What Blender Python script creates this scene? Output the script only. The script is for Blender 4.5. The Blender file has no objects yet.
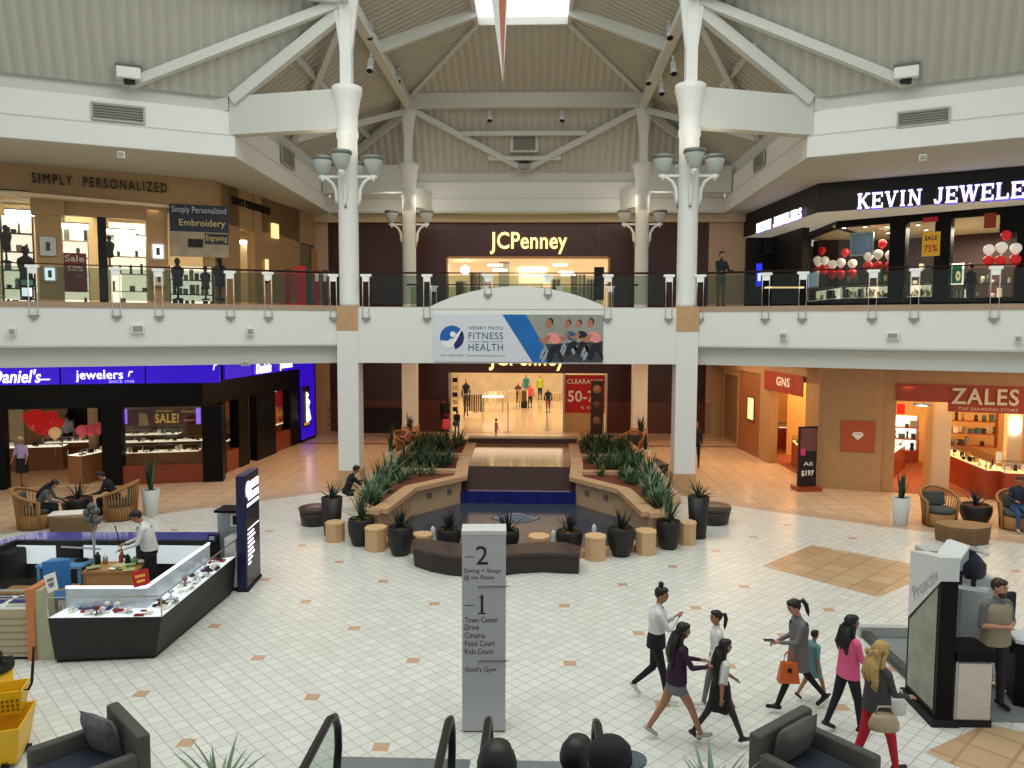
import bpy, math, random
import numpy as np
from mathutils import Vector, Matrix
random.seed(7)
sc = bpy.context.scene
col = sc.collection
PI = math.pi
def R(a): return a*PI/180
# ---------------------------------------------------------------- camera
F, YAW, PIT, ROL, EYE = 757.8, -.0325, .0742, -.0035, 5.2
_f = np.array([math.sin(YAW)*math.cos(PIT), math.cos(YAW)*math.cos(PIT), -math.sin(PIT)])
_r = np.array([math.cos(YAW), -math.sin(YAW), 0.]); _d = np.cross(_f, _r)
CR = math.cos(ROL)*_r+math.sin(ROL)*_d; CD = -math.sin(ROL)*_r+math.cos(ROL)*_d
CM = np.array([CR, CD, _f])
def ray(x, y): return CM.T@np.array([(x-512)/F, (y-384)/F, 1.])
def G(x, y, z=0.):
    v = ray(x, y); t = (z-EYE)/v[2]
    return Vector((v[0]*t, v[1]*t, z))
def D(x, y, Y):
    v = ray(x, y); t = Y/v[1]
    return Vector((v[0]*t, Y, EYE+v[2]*t))
cam = bpy.data.objects.new('camera', bpy.data.cameras.new('camera')); col.objects.link(cam)
m = Matrix(((CR[0], -CD[0], -_f[0], 0), (CR[1], -CD[1], -_f[1], 0), (CR[2], -CD[2], -_f[2], EYE), (0, 0, 0, 1)))
cam.matrix_world = m; cam.data.sensor_width = 36; cam.data.lens = F*36/1024; cam.data.clip_start = .05; cam.data.clip_end = 300
sc.camera = cam
sc.view_settings.view_transform = 'Standard'; sc.view_settings.look = 'None'
# ---------------------------------------------------------------- materials
def lin(c): return tuple(((v/255)/12.92 if v/255 <= .04045 else ((v/255+.055)/1.055)**2.4) for v in c)
M = {}
def mat(name, c, rough=.6, metal=0, emit=0, noise=.12, scale=9., bump=0, spec=.4):
    if name in M: return M[name]
    mt = bpy.data.materials.new(name); mt.use_nodes = True; nt = mt.node_tree; b = nt.nodes['Principled BSDF']
    L = lin(c)
    b.inputs['Roughness'].default_value = rough; b.inputs['Metallic'].default_value = metal
    b.inputs['Specular IOR Level'].default_value = spec
    b.inputs['Base Color'].default_value = (*L, 1)
    if noise:
        tc = nt.nodes.new('ShaderNodeTexCoord'); nz = nt.nodes.new('ShaderNodeTexNoise'); nz.inputs['Scale'].default_value = scale; nz.inputs['Detail'].default_value = 4
        mx = nt.nodes.new('ShaderNodeMix'); mx.data_type = 'RGBA'
        mx.inputs[6].default_value = (*[v*(1-noise) for v in L], 1); mx.inputs[7].default_value = (*[min(1, v*(1+noise)) for v in L], 1)
        nt.links.new(tc.outputs['Object'], nz.inputs['Vector']); nt.links.new(nz.outputs['Fac'], mx.inputs[0]); nt.links.new(mx.outputs[2], b.inputs['Base Color'])
        if bump:
            bp = nt.nodes.new('ShaderNodeBump'); bp.inputs['Strength'].default_value = bump; nt.links.new(nz.outputs['Fac'], bp.inputs['Height']); nt.links.new(bp.outputs['Normal'], b.inputs['Normal'])
    if emit:
        b.inputs['Emission Color'].default_value = (*L, 1); b.inputs['Emission Strength'].default_value = emit
    M[name] = mt
    return mt
def glass(name, tint=(235, 245, 240), refl=.1):
    if name in M: return M[name]
    mt = bpy.data.materials.new(name); mt.use_nodes = True; nt = mt.node_tree; nt.nodes.clear()
    o = nt.nodes.new('ShaderNodeOutputMaterial'); t = nt.nodes.new('ShaderNodeBsdfTransparent'); g = nt.nodes.new('ShaderNodeBsdfGlossy'); mx = nt.nodes.new('ShaderNodeMixShader')
    t.inputs[0].default_value = (*lin(tint), 1); g.inputs['Roughness'].default_value = .03; mx.inputs[0].default_value = refl
    nt.links.new(t.outputs[0], mx.inputs[1]); nt.links.new(g.outputs[0], mx.inputs[2]); nt.links.new(mx.outputs[0], o.inputs[0])
    M[name] = mt
    return mt
class NT:
    """small helper to write node maths"""
    def __init__(s, mt): s.nt = mt.node_tree
    def n(s, t, **k):
        nd = s.nt.nodes.new(t)
        for a, v in k.items(): setattr(nd, a, v)
        return nd
    def l(s, a, b): s.nt.links.new(a, b)
    def m(s, op, a, b=None):
        nd = s.n('ShaderNodeMath', operation=op)
        for i, v in enumerate((a, b)):
            if v is None: continue
            if isinstance(v, (int, float)): nd.inputs[i].default_value = v
            else: s.l(v, nd.inputs[i])
        return nd.outputs[0]
    def mix(s, f, a, b):
        nd = s.n('ShaderNodeMix', data_type='RGBA')
        for i, v in ((0, f), (6, a), (7, b)):
            if isinstance(v, (int, float)): nd.inputs[i].default_value = v
            elif isinstance(v, tuple): nd.inputs[i].default_value = (*v, 1)
            else: s.l(v, nd.inputs[i])
        return nd.outputs[2]
LS, LX, LY = 2.4503, -1.905, 8.998   # accent lattice of the tile floor
def tile_mat(name, c0, c1, grout, accent, t_per, rot45=True, acc=True, rough=.28):
    mt = bpy.data.materials.new(name); mt.use_nodes = True; h = NT(mt); b = mt.node_tree.nodes['Principled BSDF']
    tc = h.n('ShaderNodeTexCoord'); sp = h.n('ShaderNodeSeparateXYZ'); h.l(tc.outputs['Object'], sp.inputs[0])
    a = h.m('SUBTRACT', sp.outputs[0], LX); c = h.m('SUBTRACT', sp.outputs[1], LY)
    if rot45:
        p = h.m('DIVIDE', h.m('ADD', a, c), LS); q = h.m('DIVIDE', h.m('SUBTRACT', a, c), LS)
    else:
        p = h.m('DIVIDE', a, LS); q = h.m('DIVIDE', c, LS)
    def cell(v):
        k = h.m('MULTIPLY', v, t_per); fl = h.m('FLOOR', k); fr = h.m('SUBTRACT', k, fl)
        e = h.m('ABSOLUTE', h.m('SUBTRACT', fr, .5)); return fl, h.m('GREATER_THAN', e, .462)
    fp, gp = cell(p); fq, gq = cell(q)
    cb = h.n('ShaderNodeCombineXYZ'); h.l(fp, cb.inputs[0]); h.l(fq, cb.inputs[1])
    wn = h.n('ShaderNodeTexWhiteNoise', noise_dimensions='2D'); h.l(cb.outputs[0], wn.inputs['Vector'])
    nz = h.n('ShaderNodeTexNoise'); nz.inputs['Scale'].default_value = .35; h.l(tc.outputs['Object'], nz.inputs['Vector'])
    f = h.m('ADD', h.m('MULTIPLY', wn.outputs['Value'], .6), h.m('MULTIPLY', nz.outputs['Fac'], .4))
    colr = h.mix(f, lin(c0), lin(c1))
    colr = h.mix(h.m('MAXIMUM', gp, gq), colr, lin(grout))
    if acc:
        dp = h.m('SUBTRACT', p, h.m('ROUND', p)); dq = h.m('SUBTRACT', q, h.m('ROUND', q))
        dx = h.m('ABSOLUTE', h.m('MULTIPLY', h.m('ADD', dp, dq), LS/2)); dy = h.m('ABSOLUTE', h.m('MULTIPLY', h.m('SUBTRACT', dp, dq), LS/2))
        msk = h.m('MULTIPLY', h.m('LESS_THAN', dx, .1), h.m('LESS_THAN', dy, .095))
        colr = h.mix(msk, colr, lin(accent))
    h.l(colr, b.inputs['Base Color']); b.inputs['Roughness'].default_value = rough; b.inputs['Specular IOR Level'].default_value = .35
    M[name] = mt
    return mt
def rib_mat(name, c, per, axis_deg, rough=.7):
    """corrugated deck: ribs as bump + shade in grooves"""
    mt = bpy.data.materials.new(name); mt.use_nodes = True; h = NT(mt); b = mt.node_tree.nodes['Principled BSDF']
    tc = h.n('ShaderNodeTexCoord'); sp = h.n('ShaderNodeSeparateXYZ'); h.l(tc.outputs['Object'], sp.inputs[0])
    ca, sa = math.cos(R(axis_deg)), math.sin(R(axis_deg))
    u = h.m('ADD', h.m('MULTIPLY', sp.outputs[0], ca), h.m('MULTIPLY', sp.outputs[1], sa))
    s = h.m('SINE', h.m('MULTIPLY', u, 2*PI/per))
    bp = h.n('ShaderNodeBump'); bp.inputs['Strength'].default_value = .55; bp.inputs['Distance'].default_value = .06
    h.l(s, bp.inputs['Height']); h.l(bp.outputs['Normal'], b.inputs['Normal'])
    f = h.m('GREATER_THAN', s, .55)
    L = lin(c); h.l(h.mix(f, L, tuple(v*.9 for v in L)), b.inputs['Base Color']); b.inputs['Roughness'].default_value = rough
    M[name] = mt
    return mt
# ---------------------------------------------------------------- mesh builder
def basis(d):
    d = Vector(d).normalized(); u = Vector((0, 0, 1)) if abs(d.z) < .95 else Vector((1, 0, 0))
    x = d.cross(u).normalized(); y = x.cross(d).normalized()
    return x, y, d
class B:
    def __init__(s): s.v = []; s.f = []; s.mi = []; s.sm = []
    def add(s, vs, fs, mi=0, sm=False):
        k = len(s.v); s.v += [Vector(v) for v in vs]
        for f in fs: s.f.append([i+k for i in f]); s.mi.append(mi); s.sm.append(sm)
        return s
    def box(s, c, z, rz=0, mi=0, tilt=None):
        x, y, h = z[0]/2, z[1]/2, z[2]/2
        vs = [Vector(p) for p in ((-x, -y, -h), (x, -y, -h), (x, y, -h), (-x, y, -h), (-x, -y, h), (x, -y, h), (x, y, h), (-x, y, h))]
        mt = Matrix.Rotation(rz, 3, 'Z')
        if tilt is not None: mt = mt@Matrix.Rotation(tilt, 3, 'X')
        c = Vector(c)
        return s.add([mt@v+c for v in vs], [(0, 3, 2, 1), (4, 5, 6, 7), (0, 1, 5, 4), (1, 2, 6, 5), (2, 3, 7, 6), (3, 0, 4, 7)], mi)
    def rbox(s, c, z, r=.03, rz=0, mi=0, tilt=None):
        """box with rounded edges: superellipsoid-like chamfer"""
        x, y, h = z[0]/2, z[1]/2, z[2]/2; r = min(r, x*.95, y*.95, h*.95); vs = []
        ring = []
        for (sx, sy) in ((1, 1), (-1, 1), (-1, -1), (1, -1)):
            a0 = {(1, 1): 0, (-1, 1): 90, (-1, -1): 180, (1, -1): 270}[(sx, sy)]
            for k in range(4): ring.append((sx*(x-r), sy*(y-r), R(a0+30*k)))
        n = len(ring); lay = []
        for k in range(4): lay.append((-h+r-r*math.cos(R(90-30*k)) if 0 else -h+r*(1-math.sin(R(30*k))) , r*math.cos(R(90-30*k))if 0 else r*math.sin(R(90-30*(3-k))) ))
        prof = [(-h, .0), (-h+.13*r, .5), (-h+.5*r, .87), (-h+r, 1.), (h-r, 1.), (h-.5*r, .87), (h-.13*r, .5), (h, .0)]
        mt = Matrix.Rotation(rz, 3, 'Z')
        if tilt is not None: mt = mt@Matrix.Rotation(tilt, 3, 'X')
        c = Vector(c)
        for zz, q in prof:
            for (bx, by, a) in ring: vs.append(mt@Vector((bx+math.cos(a)*r*q, by+math.sin(a)*r*q, zz))+c)
        fs = []
        for k in range(len(prof)-1):
            for i in range(n): j = (i+1) % n; fs.append((k*n+i, k*n+j, (k+1)*n+j, (k+1)*n+i))
        fs.append(tuple(range(n-1, -1, -1))); fs.append(tuple((len(prof)-1)*n+i for i in range(n)))
        return s.add(vs, fs, mi, True)
    def beam(s, p, q, w, h, mi=0):
        p, q = Vector(p), Vector(q); x, y, d = basis(q-p); vs = []
        for c in (p, q):
            for a, b in ((-1, -1), (1, -1), (1, 1), (-1, 1)): vs.append(c+x*a*w/2+y*b*h/2)
        return s.add(vs, [(0, 1, 2, 3), (7, 6, 5, 4), (0, 4, 5, 1), (1, 5, 6, 2), (2, 6, 7, 3), (3, 7, 4, 0)], mi)
    def tube(s, pts, r, n=8, mi=0, sm=True):
        pts = [Vector(p) for p in pts]; vs = []; fs = []
        rs = r if isinstance(r, (list, tuple)) else [r]*len(pts)
        px = None
        for i, p in enumerate(pts):
            d = (pts[min(i+1, len(pts)-1)]-pts[max(i-1, 0)]).normalized()
            if px is None: x, y, _ = basis(d)
            else:
                x = (px-d*px.dot(d)).normalized(); y = d.cross(x)
            px = x
            for k in range(n): a = 2*PI*k/n; vs.append(p+(x*math.cos(a)+y*math.sin(a))*rs[i])
        for i in range(len(pts)-1):
            for k in range(n): j = (k+1) % n; fs.append((i*n+k, i*n+j, (i+1)*n+j, (i+1)*n+k))
        fs.append(tuple(range(n-1, -1, -1))); fs.append(tuple((len(pts)-1)*n+k for k in range(n)))
        return s.add(vs, fs, mi, sm)
    def lathe(s, prof, c=(0, 0, 0), n=20, mi=0, sm=True, sx=1, sy=1, rz=0):
        vs = []; fs = []; c = Vector(c)
        for r, z in prof:
            for k in range(n): a = 2*PI*k/n+rz; vs.append(c+Vector((r*sx*math.cos(a), r*sy*math.sin(a), z)))
        for i in range(len(prof)-1):
            for k in range(n): j = (k+1) % n; fs.append((i*n+k, i*n+j, (i+1)*n+j, (i+1)*n+k))
        fs.append(tuple(range(n-1, -1, -1))); fs.append(tuple((len(prof)-1)*n+k for k in range(n)))
        return s.add(vs, fs, mi, sm)
    def prism(s, poly, z0, z1, mi=0):
        n = len(poly); a = sum(poly[i][0]*poly[(i+1) % n][1]-poly[(i+1) % n][0]*poly[i][1] for i in range(n))
        if a < 0: poly = poly[::-1]
        za = z0 if isinstance(z0, (list, tuple)) else [z0]*n; zb = z1 if isinstance(z1, (list, tuple)) else [z1]*n
        vs = [(p[0], p[1], z) for p, z in zip(poly, za)]+[(p[0], p[1], z) for p, z in zip(poly, zb)]
        return s.add(vs, [tuple(range(n-1, -1, -1)), tuple(range(n, 2*n))]+[(i, (i+1) % n, n+(i+1) % n, n+i) for i in range(n)], mi)
    def ell(s, c, r, n=12, mi=0, rot=None):
        vs = []; fs = []; c = Vector(c); h = n//2+1
        for i in range(1, h):
            t = PI*i/h
            for k in range(n): a = 2*PI*k/n; v = Vector((r[0]*math.sin(t)*math.cos(a), r[1]*math.sin(t)*math.sin(a), r[2]*math.cos(t))); vs.append((rot@v if rot else v)+c)
        for i in range(h-2):
            for k in range(n): j = (k+1) % n; fs.append((i*n+k, (i+1)*n+k, (i+1)*n+j, i*n+j))
        a = Vector((0, 0, r[2])); b = -a
        if rot: a, b = rot@a, rot@b
        vs += [a+c, b+c]; T, Bt = len(vs)-2, len(vs)-1
        for k in range(n): j = (k+1) % n; fs.append((T, k, j)); fs.append((Bt, (h-2)*n+j, (h-2)*n+k))
        return s.add(vs, fs, mi, True)
    def leaf(s, p, az, el, L, w, droop=.6, mi=0, seg=4):
        p = Vector(p); vs = []; fs = []; dirh = Vector((math.cos(az), math.sin(az), 0)); side = Vector((-math.sin(az), math.cos(az), 0)); e = el
        ws = [w*.6, w, w*.85, w*.5, .002]
        for i in range(seg+1):
            k = ws[i]/2
            vs += [p-side*k, p+Vector((0, 0, -k*.35)), p+side*k]
            p = p+(dirh*math.cos(e)+Vector((0, 0, 1))*math.sin(e))*(L/seg); e -= droop/seg
        for i in range(seg):
            fs += [(3*i, 3*i+1, 3*i+4, 3*i+3), (3*i+1, 3*i+2, 3*i+5, 3*i+4)]
        return s.add(vs, fs, mi, False)
    def quad(s, a, b, c, d, mi=0): return s.add([a, b, c, d], [(0, 1, 2, 3)], mi)
    def build(s, name, mats, parent=None, world=True, kind=None):
        me = bpy.data.meshes.new(name); vs = s.v
        if parent is not None and world:
            inv = pm(parent).inverted(); vs = [inv@v for v in vs]
        me.from_pydata([tuple(v) for v in vs], [], s.f)
        for mt in (mats if isinstance(mats, (list, tuple)) else [mats]): me.materials.append(mt)
        me.polygons.foreach_set('material_index', s.mi); me.polygons.foreach_set('use_smooth', s.sm); me.update()
        o = bpy.data.objects.new(name, me); col.objects.link(o)
        if parent is not None: o.parent = parent
        if kind: o['kind'] = kind
        return o
def pm(o):
    mt = Matrix.Translation(o.location)@o.rotation_euler.to_matrix().to_4x4()
    return pm(o.parent)@mt if o.parent is not None else mt
def tag(o, label, cat, group=None):
    o['label'] = label; o['category'] = cat
    if group: o['group'] = group
    return o
def E(name, label, cat, loc=(0, 0, 0), rz=0, group=None):
    o = bpy.data.objects.new(name, None); col.objects.link(o); o.location = loc; o.rotation_euler = (0, 0, rz); o.empty_display_size = .1
    return tag(o, label, cat, group)
def S(b, name, mats): return b.build(name, mats, kind='structure')
def copy_tree(o, loc, rz=0, label=None):
    c = o.copy(); col.objects.link(c); c.location = loc; c.rotation_euler = (0, 0, rz)
    if label: c['label'] = label
    for ch in o.children:
        d = ch.copy(); col.objects.link(d); d.parent = c
        for g in ch.children:
            e = g.copy(); col.objects.link(e); e.parent = d
    return c
# ---------------------------------------------------------------- lettering
_tc = {}
def tmesh(body, off=0., shear=0.):
    k = (body, off, shear)
    if k not in _tc:
        cu = bpy.data.curves.new('lettering', 'FONT'); cu.body = body; cu.size = 1; cu.offset = off; cu.shear = shear; cu.resolution_u = 3; cu.space_character = 1.28 if body.startswith('SIMPLY') else 1.12 if body.isupper() else 1.03; cu.fill_mode = 'FRONT'
        o = bpy.data.objects.new('lettering', cu); col.objects.link(o); dg = bpy.context.evaluated_depsgraph_get(); ev = o.evaluated_get(dg); me = ev.to_mesh()
        _tc[k] = ([v.co.copy() for v in me.vertices], [tuple(p.vertices) for p in me.polygons]); ev.to_mesh_clear()
        bpy.data.objects.remove(o); bpy.data.curves.remove(cu)
    return _tc[k]
def txt(b, body, fr, w=None, h=None, off=0., shear=0., mi=0, th=.01):
    """letters inside a frame fr = (origin centre, right, up, normal); scaled to width w / height h"""
    vs, fs = tmesh(body, off, shear)
    x0 = min(v.x for v in vs); x1 = max(v.x for v in vs); y0 = min(v.y for v in vs); y1 = max(v.y for v in vs)
    kx = (w/(x1-x0)) if w else None; ky = (h/(y1-y0)) if h else None
    kx = kx or ky; ky = ky or kx
    o, rx, up, nn = fr; o, rx, up, nn = Vector(o), Vector(rx), Vector(up), Vector(nn)
    P = lambda v, t: o+rx*((v.x-(x0+x1)/2)*kx)+up*((v.y-(y0+y1)/2)*ky)+nn*t
    b.add([P(v, th) for v in vs], fs, mi)
    # sides: extrude the boundary edges
    cnt = {}
    for f in fs:
        for i in range(len(f)): e = (f[i], f[(i+1) % len(f)]); cnt[e] = cnt.get(e, 0)+1
    bd = [e for e in cnt if (e[1], e[0]) not in cnt]
    if th > .004: b.add([P(v, th) for v in vs]+[P(v, 0) for v in vs], [(e[1], e[0], e[0]+len(vs), e[1]+len(vs)) for e in bd], mi)
    return b
# slab-serif capitals drawn as strokes in a unit box: (x0,y0,x1,y1,width)
SLAB = {'K': (.95, [(.2, 0, .2, 1, .2), (.25, .42, .78, 1, .13), (.4, .55, .8, 0, .19)], [(.2, 0), (.2, 1), (.78, 1), (.8, 0)]),
        'E': (.85, [(.2, 0, .2, 1, .2), (.1, .94, .8, .94, .12), (.1, .06, .82, .06, .12), (.2, .5, .6, .5, .12), (.78, .7, .78, 1, .1), (.8, 0, .8, .3, .1), (.6, .38, .6, .62, .1)], [(.2, 0), (.2, 1)]),
        'V': (.95, [(.18, 1, .5, 0, .2), (.82, 1, .5, 0, .12)], [(.18, 1), (.82, 1)]),
        'I': (.5, [(.25, 0, .25, 1, .2)], [(.25, 0), (.25, 1)]),
        'N': (1., [(.2, 0, .2, 1, .12), (.2, 1, .82, 0, .2), (.82, 0, .82, 1, .12)], [(.2, 0), (.18, 1), (.82, 1)]),
        'J': (.7, [(.5, .2, .5, 1, .2), (.5, .22, .36, .04, .16), (.38, .05, .2, .06, .13), (.2, .04, .12, .28, .16)], [(.5, 1)]),
        'W': (1.3, [(.15, 1, .42, 0, .19), (.42, 0, .66, 1, .12), (.66, 1, .92, 0, .19), (.92, 0, 1.18, 1, .12)], [(.15, 1), (.66, 1), (1.18, 1)]),
        'L': (.85, [(.2, 0, .2, 1, .2), (.1, .06, .82, .06, .12), (.8, 0, .8, .34, .1)], [(.2, 0), (.2, 1)]),
        'R': (.95, [(.2, 0, .2, 1, .2), (.2, .94, .6, .94, .12), (.2, .48, .6, .48, .12), (.58, .94, .76, .8, .14), (.76, .85, .76, .6, .18), (.76, .62, .58, .48, .14), (.5, .48, .8, 0, .18)], [(.2, 0), (.2, 1), (.84, 0)]),
        'S': (.8, [(.68, .72, .56, .93, .12), (.6, .94, .3, .94, .12), (.3, .94, .17, .76, .17), (.17, .76, .3, .58, .17), (.3, .57, .55, .45, .2), (.55, .45, .68, .27, .17), (.68, .27, .55, .07, .17), (.55, .06, .25, .06, .12), (.25, .06, .13, .3, .12)], []),
        'Z': (.85, [(.12, .94, .74, .94, .12), (.72, .95, .14, .05, .2), (.12, .06, .76, .06, .12), (.14, .7, .14, 1, .1), (.75, 0, .75, .3, .1)], []),
        'A': (.95, [(.16, 0, .5, 1, .12), (.84, 0, .5, 1, .2), (.28, .32, .72, .32, .1)], [(.16, 0), (.84, 0)]), ' ': (.55, [], [])}
def slab(b, body, fr, w, h, mi=0, th=.02, gap=.1):
    o, rx, up, nn = [Vector(q) for q in fr]; tot = sum(SLAB[c][0]+gap for c in body)-gap; kx = w/tot; x = -w/2
    for c in body:
        wd, st, se = SLAB[c]
        st = list(st)+[(sx-.17, (.04 if sy == 0 else .96), sx+.17, (.04 if sy == 0 else .96), .09) for sx, sy in se]
        for i, (x0, y0, x1, y1, t) in enumerate(st):
            p = o+rx*(x+x0*kx)+up*((y0-.5)*h)+nn*(th/2+.0015*(i % 4)); q = o+rx*(x+x1*kx)+up*((y1-.5)*h)+nn*(th/2+.0015*(i % 4)); d = (q-p).normalized(); sd = d.cross(nn); t2 = t*h/2
            if abs((q-p).dot(up)) > .3*(q-p).length: t2 = t*kx/2*1.0
            vs = [p-sd*t2-nn*th/2, p+sd*t2-nn*th/2, q+sd*t2-nn*th/2, q-sd*t2-nn*th/2]; vs += [v+nn*th for v in vs]
            b.add(vs, [(0, 3, 2, 1), (4, 5, 6, 7), (0, 1, 5, 4), (1, 2, 6, 5), (2, 3, 7, 6), (3, 0, 4, 7)], mi)
        x += (wd+gap)*kx
    return b
# ---------------------------------------------------------------- facade plane
class PL:
    def __init__(s, p0, p1):
        s.p = Vector((*p0, 0)); q = Vector((*p1, 0)); s.L = (q-s.p).length; s.d = (q-s.p).normalized(); s.n = Vector((s.d.y, -s.d.x, 0)); s.rz = math.atan2(s.d.y, s.d.x)
    def hit(s, x, y, off=0):
        v = Vector(ray(x, y)); pp = s.p+s.n*off; t = pp.dot(s.n)/v.dot(s.n); P = v*t
        return (P-pp).dot(s.d), EYE+P.z
    def P(s, a, z, off=0): return s.p+s.d*a+s.n*off+Vector((0, 0, z))
    def sbox(s, b, s0, s1, z0, z1, o0, o1, mi=0):
        return b.box(s.P((s0+s1)/2, (z0+z1)/2, (o0+o1)/2), (abs(s1-s0), abs(o1-o0), abs(z1-z0)), s.rz, mi)
    def px(s, x0, y0, x1, y1, off=0):
        xm, ym = (x0+x1)/2, (y0+y1)/2
        return s.hit(x0, ym, off)[0], s.hit(x1, ym, off)[0], s.hit(xm, y1, off)[1], s.hit(xm, y0, off)[1]
    def pbox(s, b, x0, y0, x1, y1, o0, o1, mi=0):
        return s.sbox(b, *s.px(x0, y0, x1, y1, o1), o0, o1, mi)
    def fr(s, a, z, off=0): return (s.P(a, z, off), s.d, Vector((0, 0, 1)), s.n)
    def pfr(s, x, y, off=0):
        a, z = s.hit(x, y, off); return s.fr(a, z, off)
    def prect(s, x0, y0, x1, y1, off=0):
        a, b, z0, z1 = s.px(x0, y0, x1, y1, off); return s.fr((a+b)/2, (z0+z1)/2, off), b-a, z1-z0
def light(name, kind, loc, power, colr=(255, 255, 255), size=1, sy=None, rot=(0, 0, 0), spread=None):
    ld = bpy.data.lights.new(name, kind); ld.energy = power; ld.color = lin(colr)
    if kind == 'AREA':
        ld.shape = 'RECTANGLE'; ld.size = size; ld.size_y = sy or size
        if spread: ld.spread = spread
    else: ld.shadow_soft_size = size
    o = bpy.data.objects.new(name, ld); col.objects.link(o); o.location = loc; o.rotation_euler = rot
    return o
# ================================================================ THE SETTING
AX = -.63
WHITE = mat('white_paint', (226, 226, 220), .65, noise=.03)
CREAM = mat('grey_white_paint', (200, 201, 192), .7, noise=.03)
DECKW = rib_mat('ribbed_deck_x', (190, 187, 174), .34, 0)
DECKL = rib_mat('ribbed_deck_left', (186, 184, 172), .34, 25)
DECKR = rib_mat('ribbed_deck_right', (186, 184, 172), .34, -25)
DECKS = rib_mat('ribbed_deck_side', (188, 186, 174), .34, 90)
BEAM = mat('beam_paint', (206, 207, 198), .55, noise=.03)
TANS = mat('tan_stone', (190, 152, 112), .5, noise=.2, scale=5)
TAN2 = mat('tan_wall', (168, 136, 94), .6, noise=.1, scale=3)
BROWNW = mat('brown_stone_wall', (176, 138, 96), .5, noise=.14, scale=4)
MAROON = mat('dark_maroon_wall', (64, 34, 32), .3, noise=.2, scale=2)
BLACK = mat('black_gloss', (14, 13, 13), .4, noise=0, spec=.12)
BLACKM = mat('black_matt', (22, 21, 20), .7, noise=0)
CHROME = mat('brushed_steel', (190, 190, 186), .3, 1, noise=.05)
GLASS = glass('rail_glass', (214, 224, 218), .025)
SGLASS = glass('shop_glass', (240, 240, 236), .025)
TILE = tile_mat('white_floor_tile', (206, 207, 198), (226, 227, 219), (184, 178, 168), (196, 160, 132), 9)
CORR = tile_mat('tan_corridor_tile', (206, 178, 146), (216, 190, 160), (192, 162, 130), (150, 104, 76), 4, False, False, .22)
PATCH = tile_mat('brown_patch_tile', (176, 142, 108), (206, 178, 142), (168, 136, 104), (128, 84, 62), 3.5, True, False, .3)
BAND = tile_mat('brown_band_tile', (184, 156, 130), (206, 182, 156), (160, 136, 114), (128, 84, 62), 9, True, False, .3)
# floor: white tiles, brown border band, tan corridor beyond
cl = [(-30, 10.5), (-14.6, 17.2), (-10.44, 20.41), (-7.5, 22.7), (-5.7, 24.2), (-5.0, 26.), (3.8, 26.), (4.4, 23.6), (5.96, 22.0), (9.1, 20.), (13.5, 17.6), (30, 8)]
b = B(); b.prism([(-30, -4), (30, -4)]+cl[::-1], -.1, 0); S(b, 'floor', TILE)
b = B()
def shift(poly, k):
    out = []
    for i, p in enumerate(poly):
        a = Vector(poly[max(i-1, 0)]); c = Vector(poly[min(i+1, len(poly)-1)]); d = (c-a).normalized(); out.append((p[0]-d.y*k, p[1]+d.x*k))
    return out
c2 = shift(cl, .6)
for i in range(len(cl)-1):
    b.prism([cl[i], cl[i+1], c2[i+1], c2[i]], -.1, .002)
S(b, 'trim_1', BAND)
b = B(); b.prism(c2[::-1]+[(-30, 52), (30, 52)], -.1, .0); S(b, 'floor', CORR)
b = B(); b.box((-.6, 33.4, .002), (22, .28, .006)); S(b, 'trim_2', mat('dark_floor_stripe', (120, 72, 50), .3))
pts = [G(762, 566), G(812, 545), G(912, 566), G(943, 570), G(878, 597)]
b = B(); b.prism([(p.x, p.y) for p in (pts[0], pts[1], pts[3], pts[4])], -.05, .004); S(b, 'trim_3', PATCH)
pts = [G(925, 752), G(986, 724), G(1070, 742), G(1010, 790)]
b = B(); b.prism([(p.x, p.y) for p in pts], -.05, .004); S(b, 'trim_3', PATCH)
# ---- upper floor slab
SLABM = mat('upper_floor_stone', (200, 180, 150), .4)
b = B(); b.prism([(-5.9, 24.), (-6.2, 24.3), (-16.5, 19.6), (-24, 16.2), (-24, 50), (22, 50), (22, 16.5), (15, 19.7), (4.9, 24.3), (4.6, 24.)], 4.12, 5.85); S(b, 'floor_upper', SLABM)
BL = PL((-16.5, 18.87), (-6.2, 23.76)); BR = PL((4.9, 23.78), (15.2, 18.9))
for nm, q, s0, s1 in (('wall_left_balcony', BL, -6, BL.L), ('wall_right_balcony', BR, 0, BR.L+5)):
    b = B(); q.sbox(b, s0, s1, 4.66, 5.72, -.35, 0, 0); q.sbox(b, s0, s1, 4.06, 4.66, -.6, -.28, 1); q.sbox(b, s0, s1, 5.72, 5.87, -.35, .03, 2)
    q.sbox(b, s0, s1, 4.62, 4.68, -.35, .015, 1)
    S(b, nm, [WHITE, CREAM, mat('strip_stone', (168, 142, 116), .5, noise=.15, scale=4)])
BP = PL((-5.64, 23.7), (4.36, 23.7))
b = B(); BP.sbox(b, 0, BP.L, 4.08, 5.82, -.3, 0)
n = 26; xs = [-3.42+5.62*i/n for i in range(n+1)]
arch = [(x, 5.8+.68*(1-((x+.61)/2.81)**2)**.92) for x in xs]
vs = [(x, 23.68, z) for x, z in arch]+[(x, 23.9, z) for x, z in arch]+[(x, 23.68, 5.78) for x, z in arch]+[(x, 23.9, 5.78) for x, z in arch]
fs = []
for i in range(n):
    j = i+1; k = n+1
    fs += [(2*k+i, 2*k+j, j, i), (i, j, k+j, k+i), (k+i, k+j, 3*k+j, 3*k+i)]
b.add(vs, fs); S(b, 'wall_bridge', WHITE)
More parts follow.
